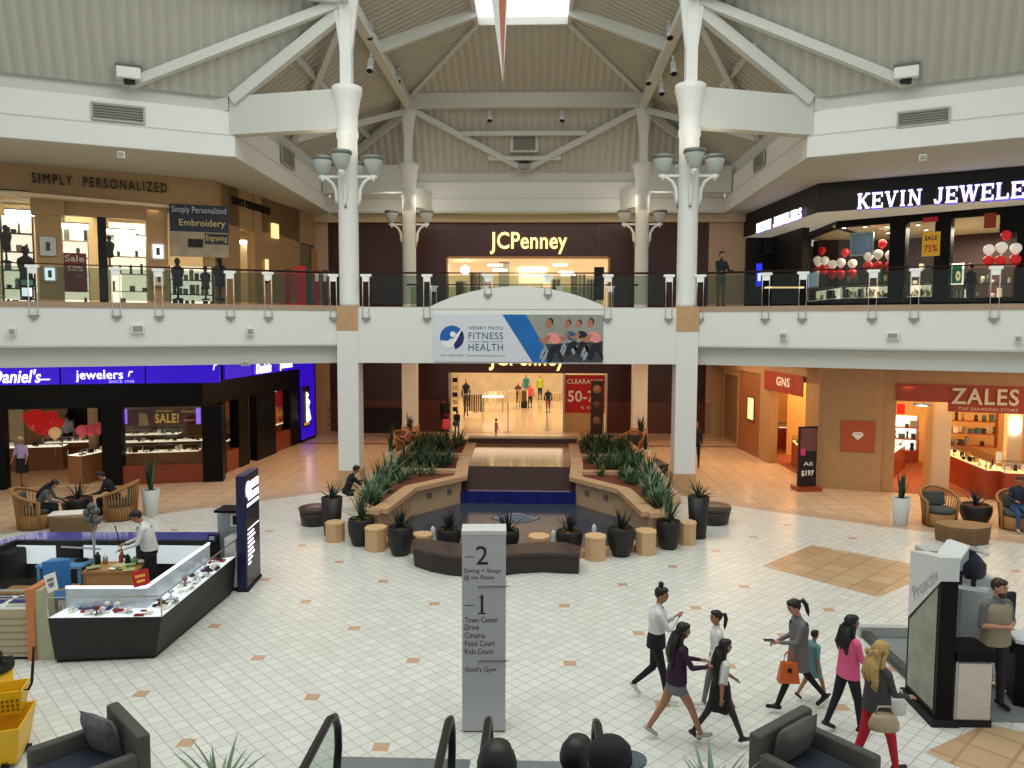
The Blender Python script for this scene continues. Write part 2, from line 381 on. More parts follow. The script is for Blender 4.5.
# ---- columns
def column(x, y, k):
    b = B()
    b.box((x, y, .32), (.72, .72, .64), 0, 1); b.box((x, y, 2.87), (.66, .66, 4.46), 0, 0); b.box((x, y, 5.48), (.68, .68, .78), 0, 1)
    b.lathe([(.33, 5.86), (.31, 5.95), (.305, 11.05), (.34, 11.1), (.34, 11.28), (.32, 11.3), (.33, 11.75), (.345, 11.8), (.37, 12.05), (.43, 12.32), (.47, 12.45), (.47, 12.62), (.2, 12.63)], (x, y, 0), 28, 0)
    s = 1 if x < AX else -1
    b.prism([(x-.17, y-.17), (x+.17, y-.17), (x+.17, y+.17), (x-.17, y+.17)], 12.6, 15.9)
    b.add([(x-.17, y-.1, 13.6), (x-.17, y+.1, 13.6), (x-.4, y+.1, 15.4), (x-.4, y-.1, 15.4), (x-.17, y-.1, 15.4), (x-.17, y+.1, 15.4)], [(0, 3, 2, 1), (0, 4, 3), (1, 2, 5), (3, 4, 5, 2)])
    b.add([(x+.17, y-.1, 13.6), (x+.17, y+.1, 13.6), (x+.4, y+.1, 15.4), (x+.4, y-.1, 15.4), (x+.17, y-.1, 15.4), (x+.17, y+.1, 15.4)], [(0, 1, 2, 3), (0, 3, 4), (1, 5, 2), (3, 2, 5, 4)])
    S(b, 'column', [WHITE, TANS])
COLS = [(-5.95, 24.), (4.66, 24.), (-5.88, 35.), (4.74, 35.)]
for i, (x, y) in enumerate(COLS): column(x, y, i)
# ---- fascia ring above the upper shops
FL = PL((-21.2, 19.3), (-9.75, 24.6)); FR = PL((8.6, 25.0), (20, 19.45))
FLS = PL((-9.75, 24.6), (-9.95, 36.6)); FRS = PL((8.8, 36.6), (8.6, 25.0)); FB = PL((-9.95, 36.6), (8.8, 36.6))
for nm, q in (('wall_left', FL), ('wall_right', FR), ('wall_left_rear', FLS), ('wall_right_rear', FRS), ('wall_back', FB)):
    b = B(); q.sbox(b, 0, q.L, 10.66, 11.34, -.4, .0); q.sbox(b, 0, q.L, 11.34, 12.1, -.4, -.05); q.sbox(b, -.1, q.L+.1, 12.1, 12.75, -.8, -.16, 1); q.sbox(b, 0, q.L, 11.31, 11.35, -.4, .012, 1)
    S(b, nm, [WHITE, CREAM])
b = B(); b.prism([tuple(FL.P(0, 0, -.1))[:2], tuple(FL.P(FL.L, 0, -.1))[:2], (-10.05, 36.7), (-10.9, 37.3), (-15, 37.3), (-15, 30), (-26, 24.5)], 10.64, 10.74); S(b, 'ceiling', CREAM)
b = B(); b.prism([tuple(FR.P(FR.L, 0, -.1))[:2], tuple(FR.P(0, 0, -.1))[:2], (8.9, 36.7), (10., 37.3), (14, 37.3), (14, 31), (24, 25.)], 10.64, 10.74); S(b, 'ceiling', CREAM)
b = B(); b.prism([(-10, 36.5), (9, 36.5), (9, 38), (-10, 38)], 10.64, 10.74); S(b, 'ceiling', CREAM)
# ---- roof decks
C = {i: Vector((x, y, 15.35)) for i, (x, y) in enumerate(COLS)}
def deck(pts, mt, th=.12):
    b = B(); n = len(pts); pts = [Vector(p) for p in pts]
    b.add(pts+[p+Vector((0, 0, th)) for p in pts], [tuple(range(n)), tuple(range(2*n-1, n-1, -1))]+[(i, n+i, n+(i+1) % n, (i+1) % n) for i in range(n)])
    S(b, 'ceiling_deck', mt)
zf = 12.5; L0 = FL.P(0, zf); L1 = FL.P(FL.L, zf); R0 = FR.P(0, zf); R1 = FR.P(FR.L, zf); BLc = Vector((-9.95, 36.6, zf+.1)); BRc = Vector((8.8, 36.6, zf+.1))
RL = C[0]-FL.d*12.5; RR = C[1]+FR.d*12.5
up = Vector((0, 0, .25))
deck([L0, L1, C[0]+up, RL+up], DECKL); deck([R0, R1, RR+up, C[1]+up], DECKR)
deck([L1, BLc, C[2]+up, C[0]+up], DECKS); deck([BRc, R0, C[1]+up, C[3]+up], DECKS)
deck([BLc, BRc, C[3]+up, C[2]+up], DECKW)
SK = [Vector((-2.45, 31., 17.3)), Vector((1.22, 31., 17.3)), Vector((1.22, 24.2, 17.3)), Vector((-2.45, 24.2, 17.3))]
u2 = Vector((0, 0, .32))
deck([C[2]+u2, C[3]+u2, SK[1], SK[0]], DECKW); deck([C[0]+u2, C[2]+u2, SK[0], SK[3]], DECKS); deck([C[3]+u2, C[1]+u2, SK[2], SK[1]], DECKS)
# skylight lantern
b = B()
for i in range(4): b.beam(SK[i], SK[(i+1) % 4], .16, .3)
T = [p+Vector((0, 0, 1.2)) for p in SK]; ap = Vector((AX, 28, 18.9))
for i in range(4): b.beam(SK[i], T[i], .1, .1); b.beam(T[i], T[(i+1) % 4], .1, .12); b.beam(T[i], ap, .08, .1)
for i in range(1, 4):
    p = SK[0].lerp(SK[1], i/4); b.beam(p, p+Vector((0, 0, 1.2)), .05, .05)
S(b, 'trim_4', BEAM)
b = B()
for i in range(4): b.quad(SK[i], SK[(i+1) % 4], T[(i+1) % 4], T[i]); b.add([T[i], T[(i+1) % 4], ap], [(0, 1, 2)])
S(b, 'window_1', mat('skylight_glow_glass', (250, 252, 255), .4, 0, 1.15, noise=0))  # daylight through the panes put into the glass as emission
# ---- roof beams
def rb(p, q, w=.22, h=.3):
    b = B(); b.beam(p, q, w, h); S(b, 'ceiling_beam', BEAM)
rb(C[2]+Vector((-.3, 0, .15)), C[3]+Vector((.3, 0, .15)), .3, .62); rb(C[2]+Vector((0, -.05, -.22)), C[3]+Vector((0, -.05, -.22)), .34, .12)
rb(C[0]+Vector((0, -1, 0)), C[2], .26, .5); rb(C[1]+Vector((0, -1, 0)), C[3], .26, .5)
rb(C[0]+Vector((.1, 0, -.3)), C[2]+Vector((.1, 0, -.3)), .34, .12); rb(C[1]+Vector((-.1, 0, -.3)), C[3]+Vector((-.1, 0, -.3)), .34, .12)
rb(C[0], RL, .26, .5); rb(C[1], RR, .26, .5)
dn = Vector((0, 0, -.12))
rb(C[2]+u2, SK[0], .2, .34); rb(C[3]+u2, SK[1], .2, .34)
rb(Vector((-5.9, 28.6, 15.45)), SK[0]+Vector((0, -1.2, -.1)), .26, .42); rb(Vector((4.7, 28.6, 15.45)), SK[1]+Vector((0, -1.2, -.1)), .26, .42)
vb = Vector((AX, 36.45, 12.62)); rb(C[2]+Vector((.2, .1, -.35)), vb, .22, .26); rb(C[3]+Vector((-.2, .1, -.35)), vb, .22, .26)
vl = FL.P(FL.hit(130, 84)[0], 12.55, .1); vr = FR.P(FR.hit(906, 88)[0], 12.55, .1)
rb(C[0]+dn, vl, .24, .28); rb(vl, G(-8, 3, 15.2), .24, .28); rb(C[1]+dn, vr, .24, .28); rb(vr, G(1034, 12, 15.2), .24, .28)
rb(C[0]+dn*3, L1+Vector((0, -.1, -.1)), .26, .36); rb(C[1]+dn*3, R0+Vector((0, -.1, -.1)), .26, .36)
for s, ca, cb, x in ((1, C[0], C[2], -9.8), (-1, C[1], C[3], 8.65)):
    v = Vector((x+.1*s, 30.4, 12.6)); rb(ca+dn*3, v, .2, .26); rb(cb+dn*3, v, .2, .26)
    rb(cb+dn*3, Vector((x, 36.4, 12.6)), .22, .3)
    rb(Vector((x+2*s, 24.4, 13.9)), Vector((x+2*s, 36, 13.95)), .12, .2)
# purlins of the back deck
for t in (.42, .78):
    p = C[2].lerp(BLc, t); q = C[3].lerp(BRc, t); w = 3.2*(1-t)+1.0
    rb(Vector((AX-w, p.y-.12, p.z-.1)), Vector((AX+w, p.y-.12, p.z-.1)), .12, .2)
# beams from the capitals to the fascia
for (x, y), tgt in ((COLS[0], (-9.85, 24.75)), (COLS[1], (8.7, 25.15)), (COLS[2], (-9.9, 35.4)), (COLS[3], (8.75, 35.4))):
    rb(Vector((x, y, 11.95)), Vector((*tgt, 11.95)), .42, 1.2)
for x0, x1 in ((-5.88, -5.15), (4.74, 4.0)):
    rb(Vector((x0, 35.1, 11.2)), Vector((x1, 36.6, 11.2)), .2, .9)
# louvre in the back deck
lz = C[2].lerp(BLc, .6)
t = E('ceiling_vent', 'square grey louvre in the ribbed deck above the back fascia', 'vent', (AX, lz.y-.1, lz.z))
b = B(); b.box((AX, lz.y-.12, lz.z), (1.3, .12, .75)); b.build('frame', BEAM, t)
b = B(); b.box((AX, lz.y-.2, lz.z), (1.02, .05, .6)); b.build('grille', mat('vent_grey', (120, 118, 108), .6), t)
# ---- JCPenney end wall (both levels)
JY = 37.4; J = PL((-12, JY), (11, JY))
jx0, jx1 = -4.38, 3.45
b = B()
ux = [J.hit(448, 280)[0], J.hit(608, 280)[0]]; lx = [J.hit(450, 400)[0], J.hit(606, 400)[0]]
uz = J.hit(516, 258)[1]; lz_ = J.hit(516, 373)[1]
J.sbox(b, 1.5, ux[0], 5.8, 10.32, -.3, 0); J.sbox(b, ux[1], 20.6, 5.8, 10.32, -.3, 0); J.sbox(b, ux[0], ux[1], uz, 10.32, -.3, 0)
J.sbox(b, 1.5, lx[0], 0, 4.15, -.3, 0); J.sbox(b, lx[1], 20.6, 0, 4.15, -.3, 0); J.sbox(b, lx[0], lx[1], lz_, 4.15, -.3, 0)
for k in range(8): J.sbox(b, 2+k*2.6, 2.03+k*2.6, 5.9, 10.3, 0, .012, 1) if not ux[0] < 2+k*2.6 < ux[1] else J.sbox(b, 2+k*2.6, 2.03+k*2.6, uz+.1, 10.3, 0, .012, 1)
J.sbox(b, 1.5, lx[0], .0, 1.55, 0, .02, 1); J.sbox(b, lx[1], 20.6, 0, 1.55, 0, .02, 1)
S(b, 'wall_back', [MAROON, mat('maroon_lower_panel', (92, 52, 42), .3)])
b = B(); J.sbox(b, 0, 23, 10.3, 10.7, -.4, .3); S(b, 'trim_5', mat('tan_bulkhead', (196, 178, 142), .7))
# pale wall pieces either side of the dark end wall, both levels
b = B(); J.sbox(b, 20.3, 24, 0, 10.6, -.3, .02); J.sbox(b, -1, 1.7, 0, 10.6, -.3, .02); S(b, 'wall_back_flank', mat('beige_wall', (196, 164, 134), .6, noise=.05))
# warm soffits under the slab are lit by downlights
for (x, y, sx, sy, p) in ((-8.2, 28.5, 3.2, 8, 210), (6.9, 29, 3.2, 8, 250), (-.7, 33.5, 9, 4.5, 170), (-14.5, 21.6, 5, 2, 60), (13.5, 21.2, 6, 2, 110)):
    light('downlights', 'AREA', (x, y, 4.03), p, (255, 218, 178), sx, sy)
for (x, y, sx, sy, p) in ((-.7, 34.5, 12, 3, 110), (-11, 24.2, 3, 5, 50), (9.8, 26, 3, 5, 40)):
    light('upper_downlights', 'AREA', (x, y, 10.5), p, (255, 222, 180), sx, sy)
# daylight
w = bpy.data.worlds.new('daylight'); sc.world = w; w.use_nodes = True
w.node_tree.nodes['Background'].inputs[0].default_value = (.93, .98, 1.0, 1); w.node_tree.nodes['Background'].inputs[1].default_value = .56
light('skylight_fill', 'AREA', (-.6, 11, 19), 2500, (250, 255, 246), 20, 16)  # area lamp added out of view, standing for unseen atrium skylights
# ================================================================ UPPER LEVEL SHOPS
Z2 = 5.85
def em(name, c, e): return mat(name, c, .5, 0, e, noise=0)
GLOWW = em('glow_white', (255, 246, 228), 1.25); GLOWC = em('glow_cool', (232, 240, 255), 1.3); GLOWY = em('glow_warm', (255, 214, 150), 1.15)
LAMPW = em('lamp_white', (255, 250, 235), 7.); CREAMI = mat('shop_cream', (224, 206, 170), .7, noise=.04)
RED = mat('red_card', (196, 34, 42), .5, noise=.04); REDD = mat('dark_red_card', (150, 30, 34), .5, noise=.04)
WOODR = mat('red_wood', (128, 58, 34), .35, noise=.2, scale=6); WOODT = mat('tan_wood', (176, 128, 76), .45, noise=.2, scale=6); WOODD = mat('dark_wood', (84, 52, 36), .4, noise=.2, scale=6)
PALET = mat('white_lettering', (245, 242, 232), .5, noise=0); YELL = mat('yellow_lettering', (238, 196, 70), .5, 0, .25, noise=0)
UL1 = PL((-22, 22.84), (-12.1, 28.3)); UL2 = PL((-12.1, 28.3), (-10.9, 37.2))
ZT = 10.66
b = B()
def solid(q, b, x0, x1, z0, z1, o0=-.3, o1=0, mi=0):
    q.sbox(b, q.hit(x0, 250, o1)[0], q.hit(x1, 250, o1)[0], z0, z1, o0, o1, mi)
zW0 = UL1.hit(20, 190)[1]; zW1 = UL1.hit(85, 216)[1]; zW4 = UL1.hit(195, 206)[1]
UL1.sbox(b, 0, UL1.L, zW0, ZT, -.3, 0); sW = UL1.hit(32, 230)[0]
UL1.sbox(b, sW, UL1.L, zW1+.35, zW0, -.3, .0); UL1.sbox(b, sW, UL1.hit(168, 230)[0], zW1, zW1+.35, -.3, -.06)
solid(UL1, b, 36, 62, Z2, zW1, -.3, .1); solid(UL1, b, 32, 66, zW1-.05, zW1+.7, -.3, .14); solid(UL1, b, 98, 107, Z2, zW1, -.3, -.05, 1); solid(UL1, b, 147, 168, Z2, zW1+.4)
UL1.sbox(b, 0, UL1.L, Z2, Z2+.12, -.3, .02)
S(b, 'wall_left_shop', [TAN2, BLACKM]); b = B()
UL2.sbox(b, 0, UL2.L, UL2.hit(247, 229)[1], ZT, -.3, 0)
solid(UL2, b, 222, 240, Z2, ZT); solid(UL2, b, 255, 262, Z2, ZT, -.3, .05); solid(UL2, b, 262, 300, Z2, ZT, -.4, -.0); solid(UL2, b, 300, 318, Z2, ZT, -.3, -.1, 2)
UL2.sbox(b, 0, UL2.L, Z2, Z2+.12, -.3, .02)
S(b, 'wall_left_shop', [TAN2, BLACKM, mat('olive_wall', (120, 110, 88), .7)])
# panes
b = B()
for q, x0, x1, zz in ((UL1, -40, 36, zW0), (UL1, 62, 98, zW1), (UL1, 107, 147, zW1), (UL1, 168, 219, zW1+.4), (UL2, 240, 255, zW1)):
    q.sbox(b, q.hit(x0, 250)[0], q.hit(x1, 250)[0], Z2+.1, zz, -.16, -.14)
S(b, 'window_2', SGLASS)
# shop interior shell
b = B()
UL1.sbox(b, -2, UL1.L, Z2, ZT, -4.9, -4.7); UL2.sbox(b, -1, 6.2, Z2, ZT, -5.4, -5.2); UL2.sbox(b, 6.0, 6.2, Z2, ZT, -5.2, -.3)
S(b, 'wall_left_shop_inside', CREAMI)
b = B(); b.prism([(-26, 24), (-17, 24.8), (-12.2, 28.4), (-11.2, 36), (-18, 38), (-26, 34)], 9.5, 9.6); S(b, 'ceiling_shop', CREAMI)
light('shop_light', 'AREA', (-17.2, 28.2, 9.4), 150, (255, 232, 196), 7, 2); light('shop_light', 'AREA', (-13.6, 31.5, 9.4), 70, (255, 232, 196), 2, 4)
def sign(name, label, cat, q, body, x0, y0, x1, y1, mt, off=.06, bold=.0, style=None, th=.05, grp=None):
    t = E(name, label, cat, q.P((q.hit(x0, (y0+y1)/2)[0]+q.hit(x1, (y0+y1)/2)[0])/2, q.hit((x0+x1)/2, y1)[1]), q.rz, grp)
    fr, w_, h_ = q.prect(x0, y0, x1, y1, off)
    b = B()
    if style == 'slab': slab(b, body, fr, w_, h_, th=th)
    else: txt(b, body, fr, w_, h_, off=bold, th=th)
    b.build('lettering', mt, t); return t, fr, w_, h_
def prect_pts(q, pts, off):  # world points on a facade from photo points
    return [q.P(*q.hit(x, y, off), off) for x, y in pts]
def on_line(q, body, xy0, xy1, hpx, off, mt, name, label, cat, bold=.02, style=None, back=None, th=.06):
    """letters of one height between two baseline points read off the photo"""
    s0, z0 = q.hit(*xy0, off); s1, z1 = q.hit(*xy1, off); zt = q.hit(xy0[0], xy0[1]-hpx, off)[1]; zz = (z0+z1)/2; hh = zt-z0
    t = E(name, label, cat, q.P((s0+s1)/2, zz, off), q.rz)
    b = B(); fr = q.fr((s0+s1)/2, zz+hh/2, off)
    if style == 'slab': slab(b, body, fr, s1-s0, hh, th=th)
    else: txt(b, body, fr, s1-s0, hh, off=bold, th=th)
    b.build('lettering', mt, t)
    if back:
        b = B(); q.sbox(b, s0-back[1], s1+back[1], zz-back[2], zz+hh+back[2], off-.06, off-.005); b.build('backing', back[0], t)
    return t
on_line(UL1, 'SIMPLY  PERSONALIZED', (32, 182.5), (167, 193), 10, .05, BLACKM, 'shop_sign', 'black SIMPLY PERSONALIZED lettering on the long tan shop front, upper left', 'sign', .0)
on_line(UL2, 'SIMPLY PERSONALIZED', (232, 203), (269.5, 216), 8, .05, BLACKM, 'shop_sign', 'small black shop name on the receding tan side wall', 'sign', .0)
def poster(name, label, cat, q, x0, y0, x1, y1, off, mt, lines=(), frame=None, th=.03, grp=None):
    fr, w_, h_ = q.prect(x0, y0, x1, y1, off)
    t = E(name, label, cat, Vector(fr[0])-Vector((0, 0, h_/2)), q.rz, grp)
    b = B(); o = Vector(fr[0]); b.box(o-q.n*th/2, (w_, th, h_), q.rz); b.build('panel', mt, t)
    if frame:
        b = B(); k = .05
        for dx, dz, sx, sz in ((0, h_/2, w_+k, k), (0, -h_/2, w_+k, k), (-w_/2, 0, k, h_+k), (w_/2, 0, k, h_+k)): b.box(o+q.d*dx+Vector((0, 0, dz))+q.n*.01, (sx, th+.03, sz), q.rz)
        b.build('frame', frame, t)
    for (body, u, v, ww, hh, lm, bold) in lines:
        b = B(); txt(b, body, (o+q.d*(u*w_)+Vector((0, 0, v*h_))+q.n*.004, q.d, Vector((0, 0, 1)), q.n), ww*w_, hh*h_, off=bold, th=.006); b.build('lettering', lm, t)
    return t, fr, w_, h_
poster('sale_poster', 'red Sale 50% off poster in the upper left shop window', 'poster', UL1, 64, 253, 87, 292, -.2, REDD, [('Sale', -.02, .36, .85, .17, PALET, .02), ('50%', 0, .1, .7, .13, PALET, .02), ('OFF', .12, -.1, .4, .08, mat('pink_lettering', (214, 130, 130), .5), .01)])
NAVY = mat('navy_banner', (34, 44, 60), .6, noise=.1)
P0 = G(169, 204, zW4); P1v = UL1.P(UL1.hit(169, 230, .3)[0], 0, .3); P2v = UL2.P(UL2.hit(229, 230, .75)[0], 0, .75)
UB = PL((P1v.x, P1v.y), (P2v.x, P2v.y))
GOLD = mat('gold_lettering', (206, 186, 120), .5, noise=0); SILV = mat('pale_blue_lettering', (170, 190, 205), .5, noise=0)
t, fr, w_, h_ = poster('hanging_banner', 'dark blue banner with script lettering about embroidery and engraving', 'banner', UB, 169.5, 205, 228.5, 232, .02, NAVY, [('Simply Personalized', .0, .28, .92, .3, SILV, 0), ('Embroidery', .05, -.2, .78, .32, GOLD, 0)])
fr2, w2, h2 = UB.prect(169.5, 232, 228.5, 257, .02); b = B(); b.box(Vector(fr2[0])-UB.n*.015, (w2, .03, h2), UB.rz); b.build('photo_panel', mat('banner_photo', (150, 140, 118), .6, noise=.5, scale=2.2), t)
b = B(); fr3, w3, h3 = UB.prect(188, 239, 203, 247, .06); b.box(Vector(fr3[0]), (w3, .02, h3), UB.rz); b.build('photo_frame', BLACKM, t)
b = B(); fr3, w3, h3 = UB.prect(205, 234, 228, 244, .05); b.box(Vector(fr3[0]), (w3, .02, h3), UB.rz); b.build('dark_strip', NAVY, t)
b = B(); txt(b, 'Engraving', (Vector(fr3[0])+UB.n*.02, UB.d, Vector((0, 0, 1)), UB.n), w3*.9, h3*.7, th=.006); b.build('lettering', GOLD, t)
# framed pictures, spotlit
for (q, x0, y0, x1, y1, lab, mt) in ((UL1, 41, 238, 55, 255, 'framed grey picture on the tan pier, the upper one', mat('grey_print', (160, 158, 150), .5, 0, .3, noise=.3)), (UL1, 44, 267, 56, 281, 'tilted bright photo frame on the tan pier below the grey picture', GLOWC), (UL1, 152, 244, 164, 259, 'brightly lit small display niche on the pier beside the banner', GLOWW), (UL1, 154, 273, 164, 285, 'lower pale framed picture with a dark figure on the pier beside the banner', CREAMI)):
    t, fr, w_, h_ = poster('framed_picture', lab, 'picture', q, x0, y0, x1, y1, .16, mt, frame=CHROME)
    b = B(); b.box(Vector(fr[0])+q.n*.03, (w_*.3, .02, h_*.5), q.rz); b.build('print', mat('dark_print', (70, 72, 74), .6), t)
# goods seen through the windows: shelf units with goods, lamps
def shelves(lab, q, x0, y0, x1, off, nsh, mt, back=None, seed=1, fill=.6, dep=.35, zb=Z2, cat='shelf', goods=None):
    rnd = random.Random(seed); s0 = q.hit(x0, 260, off)[0]; s1 = q.hit(x1, 260, off)[0]; zt = q.hit((x0+x1)/2, y0, off)[1]
    t = E('display_shelves', lab, cat, q.P((s0+s1)/2, zb, off), q.rz)
    if back: b = B(); q.sbox(b, s0, s1, zb, zt, off-dep-.04, off-dep); b.build('back_panel', back, t)
    b = B(); q.sbox(b, s0-.03, s0, zb, zt, off-dep, off); q.sbox(b, s1, s1+.03, zb, zt, off-dep, off); b.build('upright', mt, t)
    dz = (zt-zb)/nsh
    for k in range(nsh):
        b = B(); q.sbox(b, s0, s1, zb+k*dz, zb+k*dz+.03, off-dep, off); b.build('shelf', mt, t)
        b = B(); x = s0+.06
        while x < s1-.1:
            w1 = rnd.uniform(.08, .2); h1 = rnd.uniform(.12, min(.4, dz*.8))
            if rnd.random() < fill:
                if rnd.random() < .5: q.sbox(b, x, x+w1, zb+k*dz+.03, zb+k*dz+.03+h1, off-dep+.05, off-.05, rnd.randrange(4))
                else: b.lathe([(w1*.2, 0), (w1*.5, .02), (w1*.35, h1*.5), (w1*.5, h1*.75), (w1*.2, h1)], q.P(x+w1/2, zb+k*dz+.03, off-dep/2), 8, rnd.randrange(4))
            x += w1+rnd.uniform(.03, .1)
        if b.v: o = b.build('goods', goods or [mat('goods_dark', (48, 44, 42), .5), mat('goods_grey', (128, 124, 118), .4), mat('goods_green', (66, 92, 84), .5), mat('goods_pale', (206, 200, 186), .4)], t); o['kind'] = 'stuff'
    return t
shelves('tall shelf of mixed gifts in the window left of the picture pier', UL1, 2, 215, 33, -1.2, 5, BLACKM, GLOWW, 3, .85)
shelves('shelf of small dark trophies above the sale poster', UL1, 63, 224, 88, -1.6, 5, mat('shop_shelf', (190, 182, 165), .6), GLOWW, 4, .4)
shelves('bright shelf of goods in the third upper left window', UL1, 110, 222, 146, -1.6, 5, mat('shop_shelf', (190, 182, 165), .6), GLOWW, 5, .5)
shelves('low crowded gift shelves below the embroidery banner', UL1, 170, 266, 212, -.8, 3, BLACKM, GLOWW, 6, 1)
shelves('narrow bright shelf inside the side window of the upper left shop', UL2, 238, 232, 256, -2.5, 5, WOODT, GLOWW, 8, .7)
for i, (q, x, y, o) in enumerate(((UL1, 22, 213, -1.5), (UL1, 72, 226, -1.2), (UL1, 120, 232, -1.4), (UL1, 130, 238, -1.6), (UL2, 247, 243, -2))):
    t = E('ceiling_light', 'tilted white light panel in the upper left shop, number %s window from the left' % ('first', 'second', 'third', 'third', 'side')[i] if i != 3 else 'lower tilted white light panel in the third window', 'light', q.P(*q.hit(x, y, o), o), q.rz)
    s_, z_ = q.hit(x, y, o); b = B(); b.box(q.P(s_, z_, o), (1.0, .35, .14), q.rz); b.build('diffuser', LAMPW, t); b = B(); b.box(q.P(s_, z_+.09, o), (1.06, .42, .05), q.rz); b.build('housing', CHROME, t)
# dark figures and a rack in the windows
def bust(lab, q, x, y0, y1, off, mt=BLACKM, cat='mannequin', grp=None, zb=None):
    s_, zt = q.hit(x, y0, off); zb = q.hit(x, y1, off)[1] if zb is None else zb; h = zt-zb
    t = E('mannequin', lab, cat, q.P(s_, zb, off), q.rz, grp)
    b = B(); c = q.P(s_, zb, off); b.lathe([(.14*h, 0), (.12*h, .03*h), (.03*h, .06*h), (.025*h, .3*h), (.13*h, .34*h), (.11*h, .5*h), (.16*h, .68*h), (.15*h, .76*h), (.05*h, .82*h), (.04*h, .86*h)], c, 14, sx=1, sy=.7, rz=q.rz); b.build('torso', mt, t)
    b = B(); b.ell(c+Vector((0, 0, .92*h)), (.065*h, .075*h, .09*h), 10); b.build('head', mt, t)
    return t
bust('black mannequin at the far left window edge, upper left shop', UL1, 5, 225, 262, -.6); bust('black bust behind the railing below the pictures of the first window', UL1, 25, 246, 300, -.7)
bust('dark mannequin beside the black window column, upper left shop', UL1, 109, 235, 268, -.8); bust('tall dark bust under the banner, left end', UL1, 177, 258, 300, -.4); bust('blue dark bust under the banner, right end', UL1, 219, 257, 300, -.4, mat('navy_cloth', (26, 36, 54), .7)); bust('brown bust under the middle of the banner', UL1, 205, 266, 300, -.3, mat('brown_cloth', (70, 48, 42), .7))
# small frame and monitor near the window
poster('framed_picture', 'pale photo print leaning in the first window', 'picture', UL1, 21, 287, 33, 297, -.1, GLOWC, frame=BLACKM); poster('monitor', 'greenish screen behind the railing in the first window', 'monitor', UL1, 20, 279, 34, 286, -.12, mat('green_screen', (96, 130, 122), .3, 0, .3), frame=BLACKM)
# wall lamp, exit sign, door, red stands further along the side wall
t = E('wall_light', 'glowing square sconce on the side wall of the upper left shop', 'light', UL2.P(*UL2.hit(275, 231, .1), .1), UL2.rz)
b = B(); s_, z_ = UL2.hit(275, 231, .06); b.box(UL2.P(s_, z_, .06), (.5, .12, .62), UL2.rz); b.build('shade', GLOWY, t); b = B(); b.box(UL2.P(s_, z_, .0), (.3, .06, .3), UL2.rz); b.build('back_plate', BLACKM, t)
t = E('wall_light', 'thin vertical candle like lamp at the side wall, behind the railing', 'light', UL2.P(*UL2.hit(267, 280, .1), .1), UL2.rz)
b = B(); s_, z_ = UL2.hit(267, 270, .1); b.box(UL2.P(s_, z_, .1), (.12, .1, .9), UL2.rz); b.build('shade', GLOWY, t); b = B(); b.box(UL2.P(s_, z_-.5, .06), (.16, .12, .1), UL2.rz); b.build('bracket', BLACKM, t)
poster('exit_sign', 'pale green unlit exit panel high on the far left rear wall', 'sign', UL2, 322, 233, 331, 238, .05, mat('pale_green', (150, 180, 140), .5), [('EXIT', 0, 0, .8, .6, mat('green_lettering', (60, 120, 70), .5), .01)])
b = B(); fr, w_, h_ = UL2.prect(312, 250, 324, 303, .0); b.box(Vector(fr[0]), (w_, .08, h_), UL2.rz); o = S(b, 'door_1', WOODT)
for i, (x0, x1, y0, mt) in enumerate(((285, 291, 268, REDD), (295, 306, 266, RED), (307, 312, 268, mat('green_dark', (50, 74, 62), .6)), (314, 320, 270, REDD), (322, 328, 270, mat('violet_dark', (84, 40, 62), .6)))):
    p = G(x0, 303, Z2); pl_ = PL((-9.6, 30), (-8, 30.2)); f_ = pl_.hit(x0, y0)[1]
    s0, s1 = pl_.hit(x0, 285)[0], pl_.hit(x1, 285)[0]
    t = E('banner_stand', ('wine red roll up banner, leftmost of the row behind the left railing', 'broad bright red banner stand behind the left railing', 'dark green banner stand beside the bright red one', 'narrow wine red banner stand right of the green one', 'violet banner stand nearest the left column')[i], 'banner', pl_.P((s0+s1)/2, Z2), pl_.rz)
    b = B(); pl_.sbox(b, s0, s1, Z2+.06, f_, -.02, .0); b.build('banner', mt, t); b = B(); pl_.sbox(b, s0-.03, s1+.03, Z2, Z2+.07, -.12, .1); b.build('base', CHROME, t)
    if i in (3, 4): b = B(); pl_.sbox(b, s0+.05, s1-.05, f_-.45, f_-.15, .0, .02); b.build('white_label', PALET, t)
# ---------------------------------------------------------------- upper right jeweller
UR1 = PL((10.55, 29.3), (19, 24.77)); UR2 = PL((9.9, 38.), (10.55, 29.3))
zk0 = UR1.hit(880, 208)[1]; KF = mat('black_fascia', (14, 13, 15), .5, noise=0)
b = B(); UR1.sbox(b, 0, UR1.L, zk0, ZT, -.25, 0); UR2.sbox(b, .6, UR2.L, zk0, ZT, -.25, 0); S(b, 'wall_right_shop_fascia', KF)
SOFF = mat('shop_soffit_glow', (214, 210, 194), .7, noise=.03, emit=.22)  # faint emission stands in for downlight bouncing onto the soffit
b = B(); UR2.sbox(b, .5, 4.6, Z2, zk0, -1.5, -1.2); UR2.sbox(b, .5, .9, Z2, zk0, -1.3, -.1); S(b, 'wall_right_shop_side', KF)
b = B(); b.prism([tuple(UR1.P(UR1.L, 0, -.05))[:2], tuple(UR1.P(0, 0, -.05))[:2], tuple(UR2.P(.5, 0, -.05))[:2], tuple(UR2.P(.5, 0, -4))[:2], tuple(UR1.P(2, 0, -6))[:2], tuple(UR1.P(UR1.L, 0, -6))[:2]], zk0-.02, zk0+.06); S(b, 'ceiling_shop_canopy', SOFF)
zk = zk0-.06
Kc, Kr, Kl = G(837, 222, zk), G(1060, 203, zk), G(802, 236, zk)
K1 = PL((Kc.x, Kc.y), (Kr.x, Kr.y)); K2 = PL((Kl.x, Kl.y), (Kc.x, Kc.y)); K0 = PL((UR2.P(1.2, 0, -.8).x, UR2.P(1.2, 0, -.8).y), (Kl.x, Kl.y))
b = B()
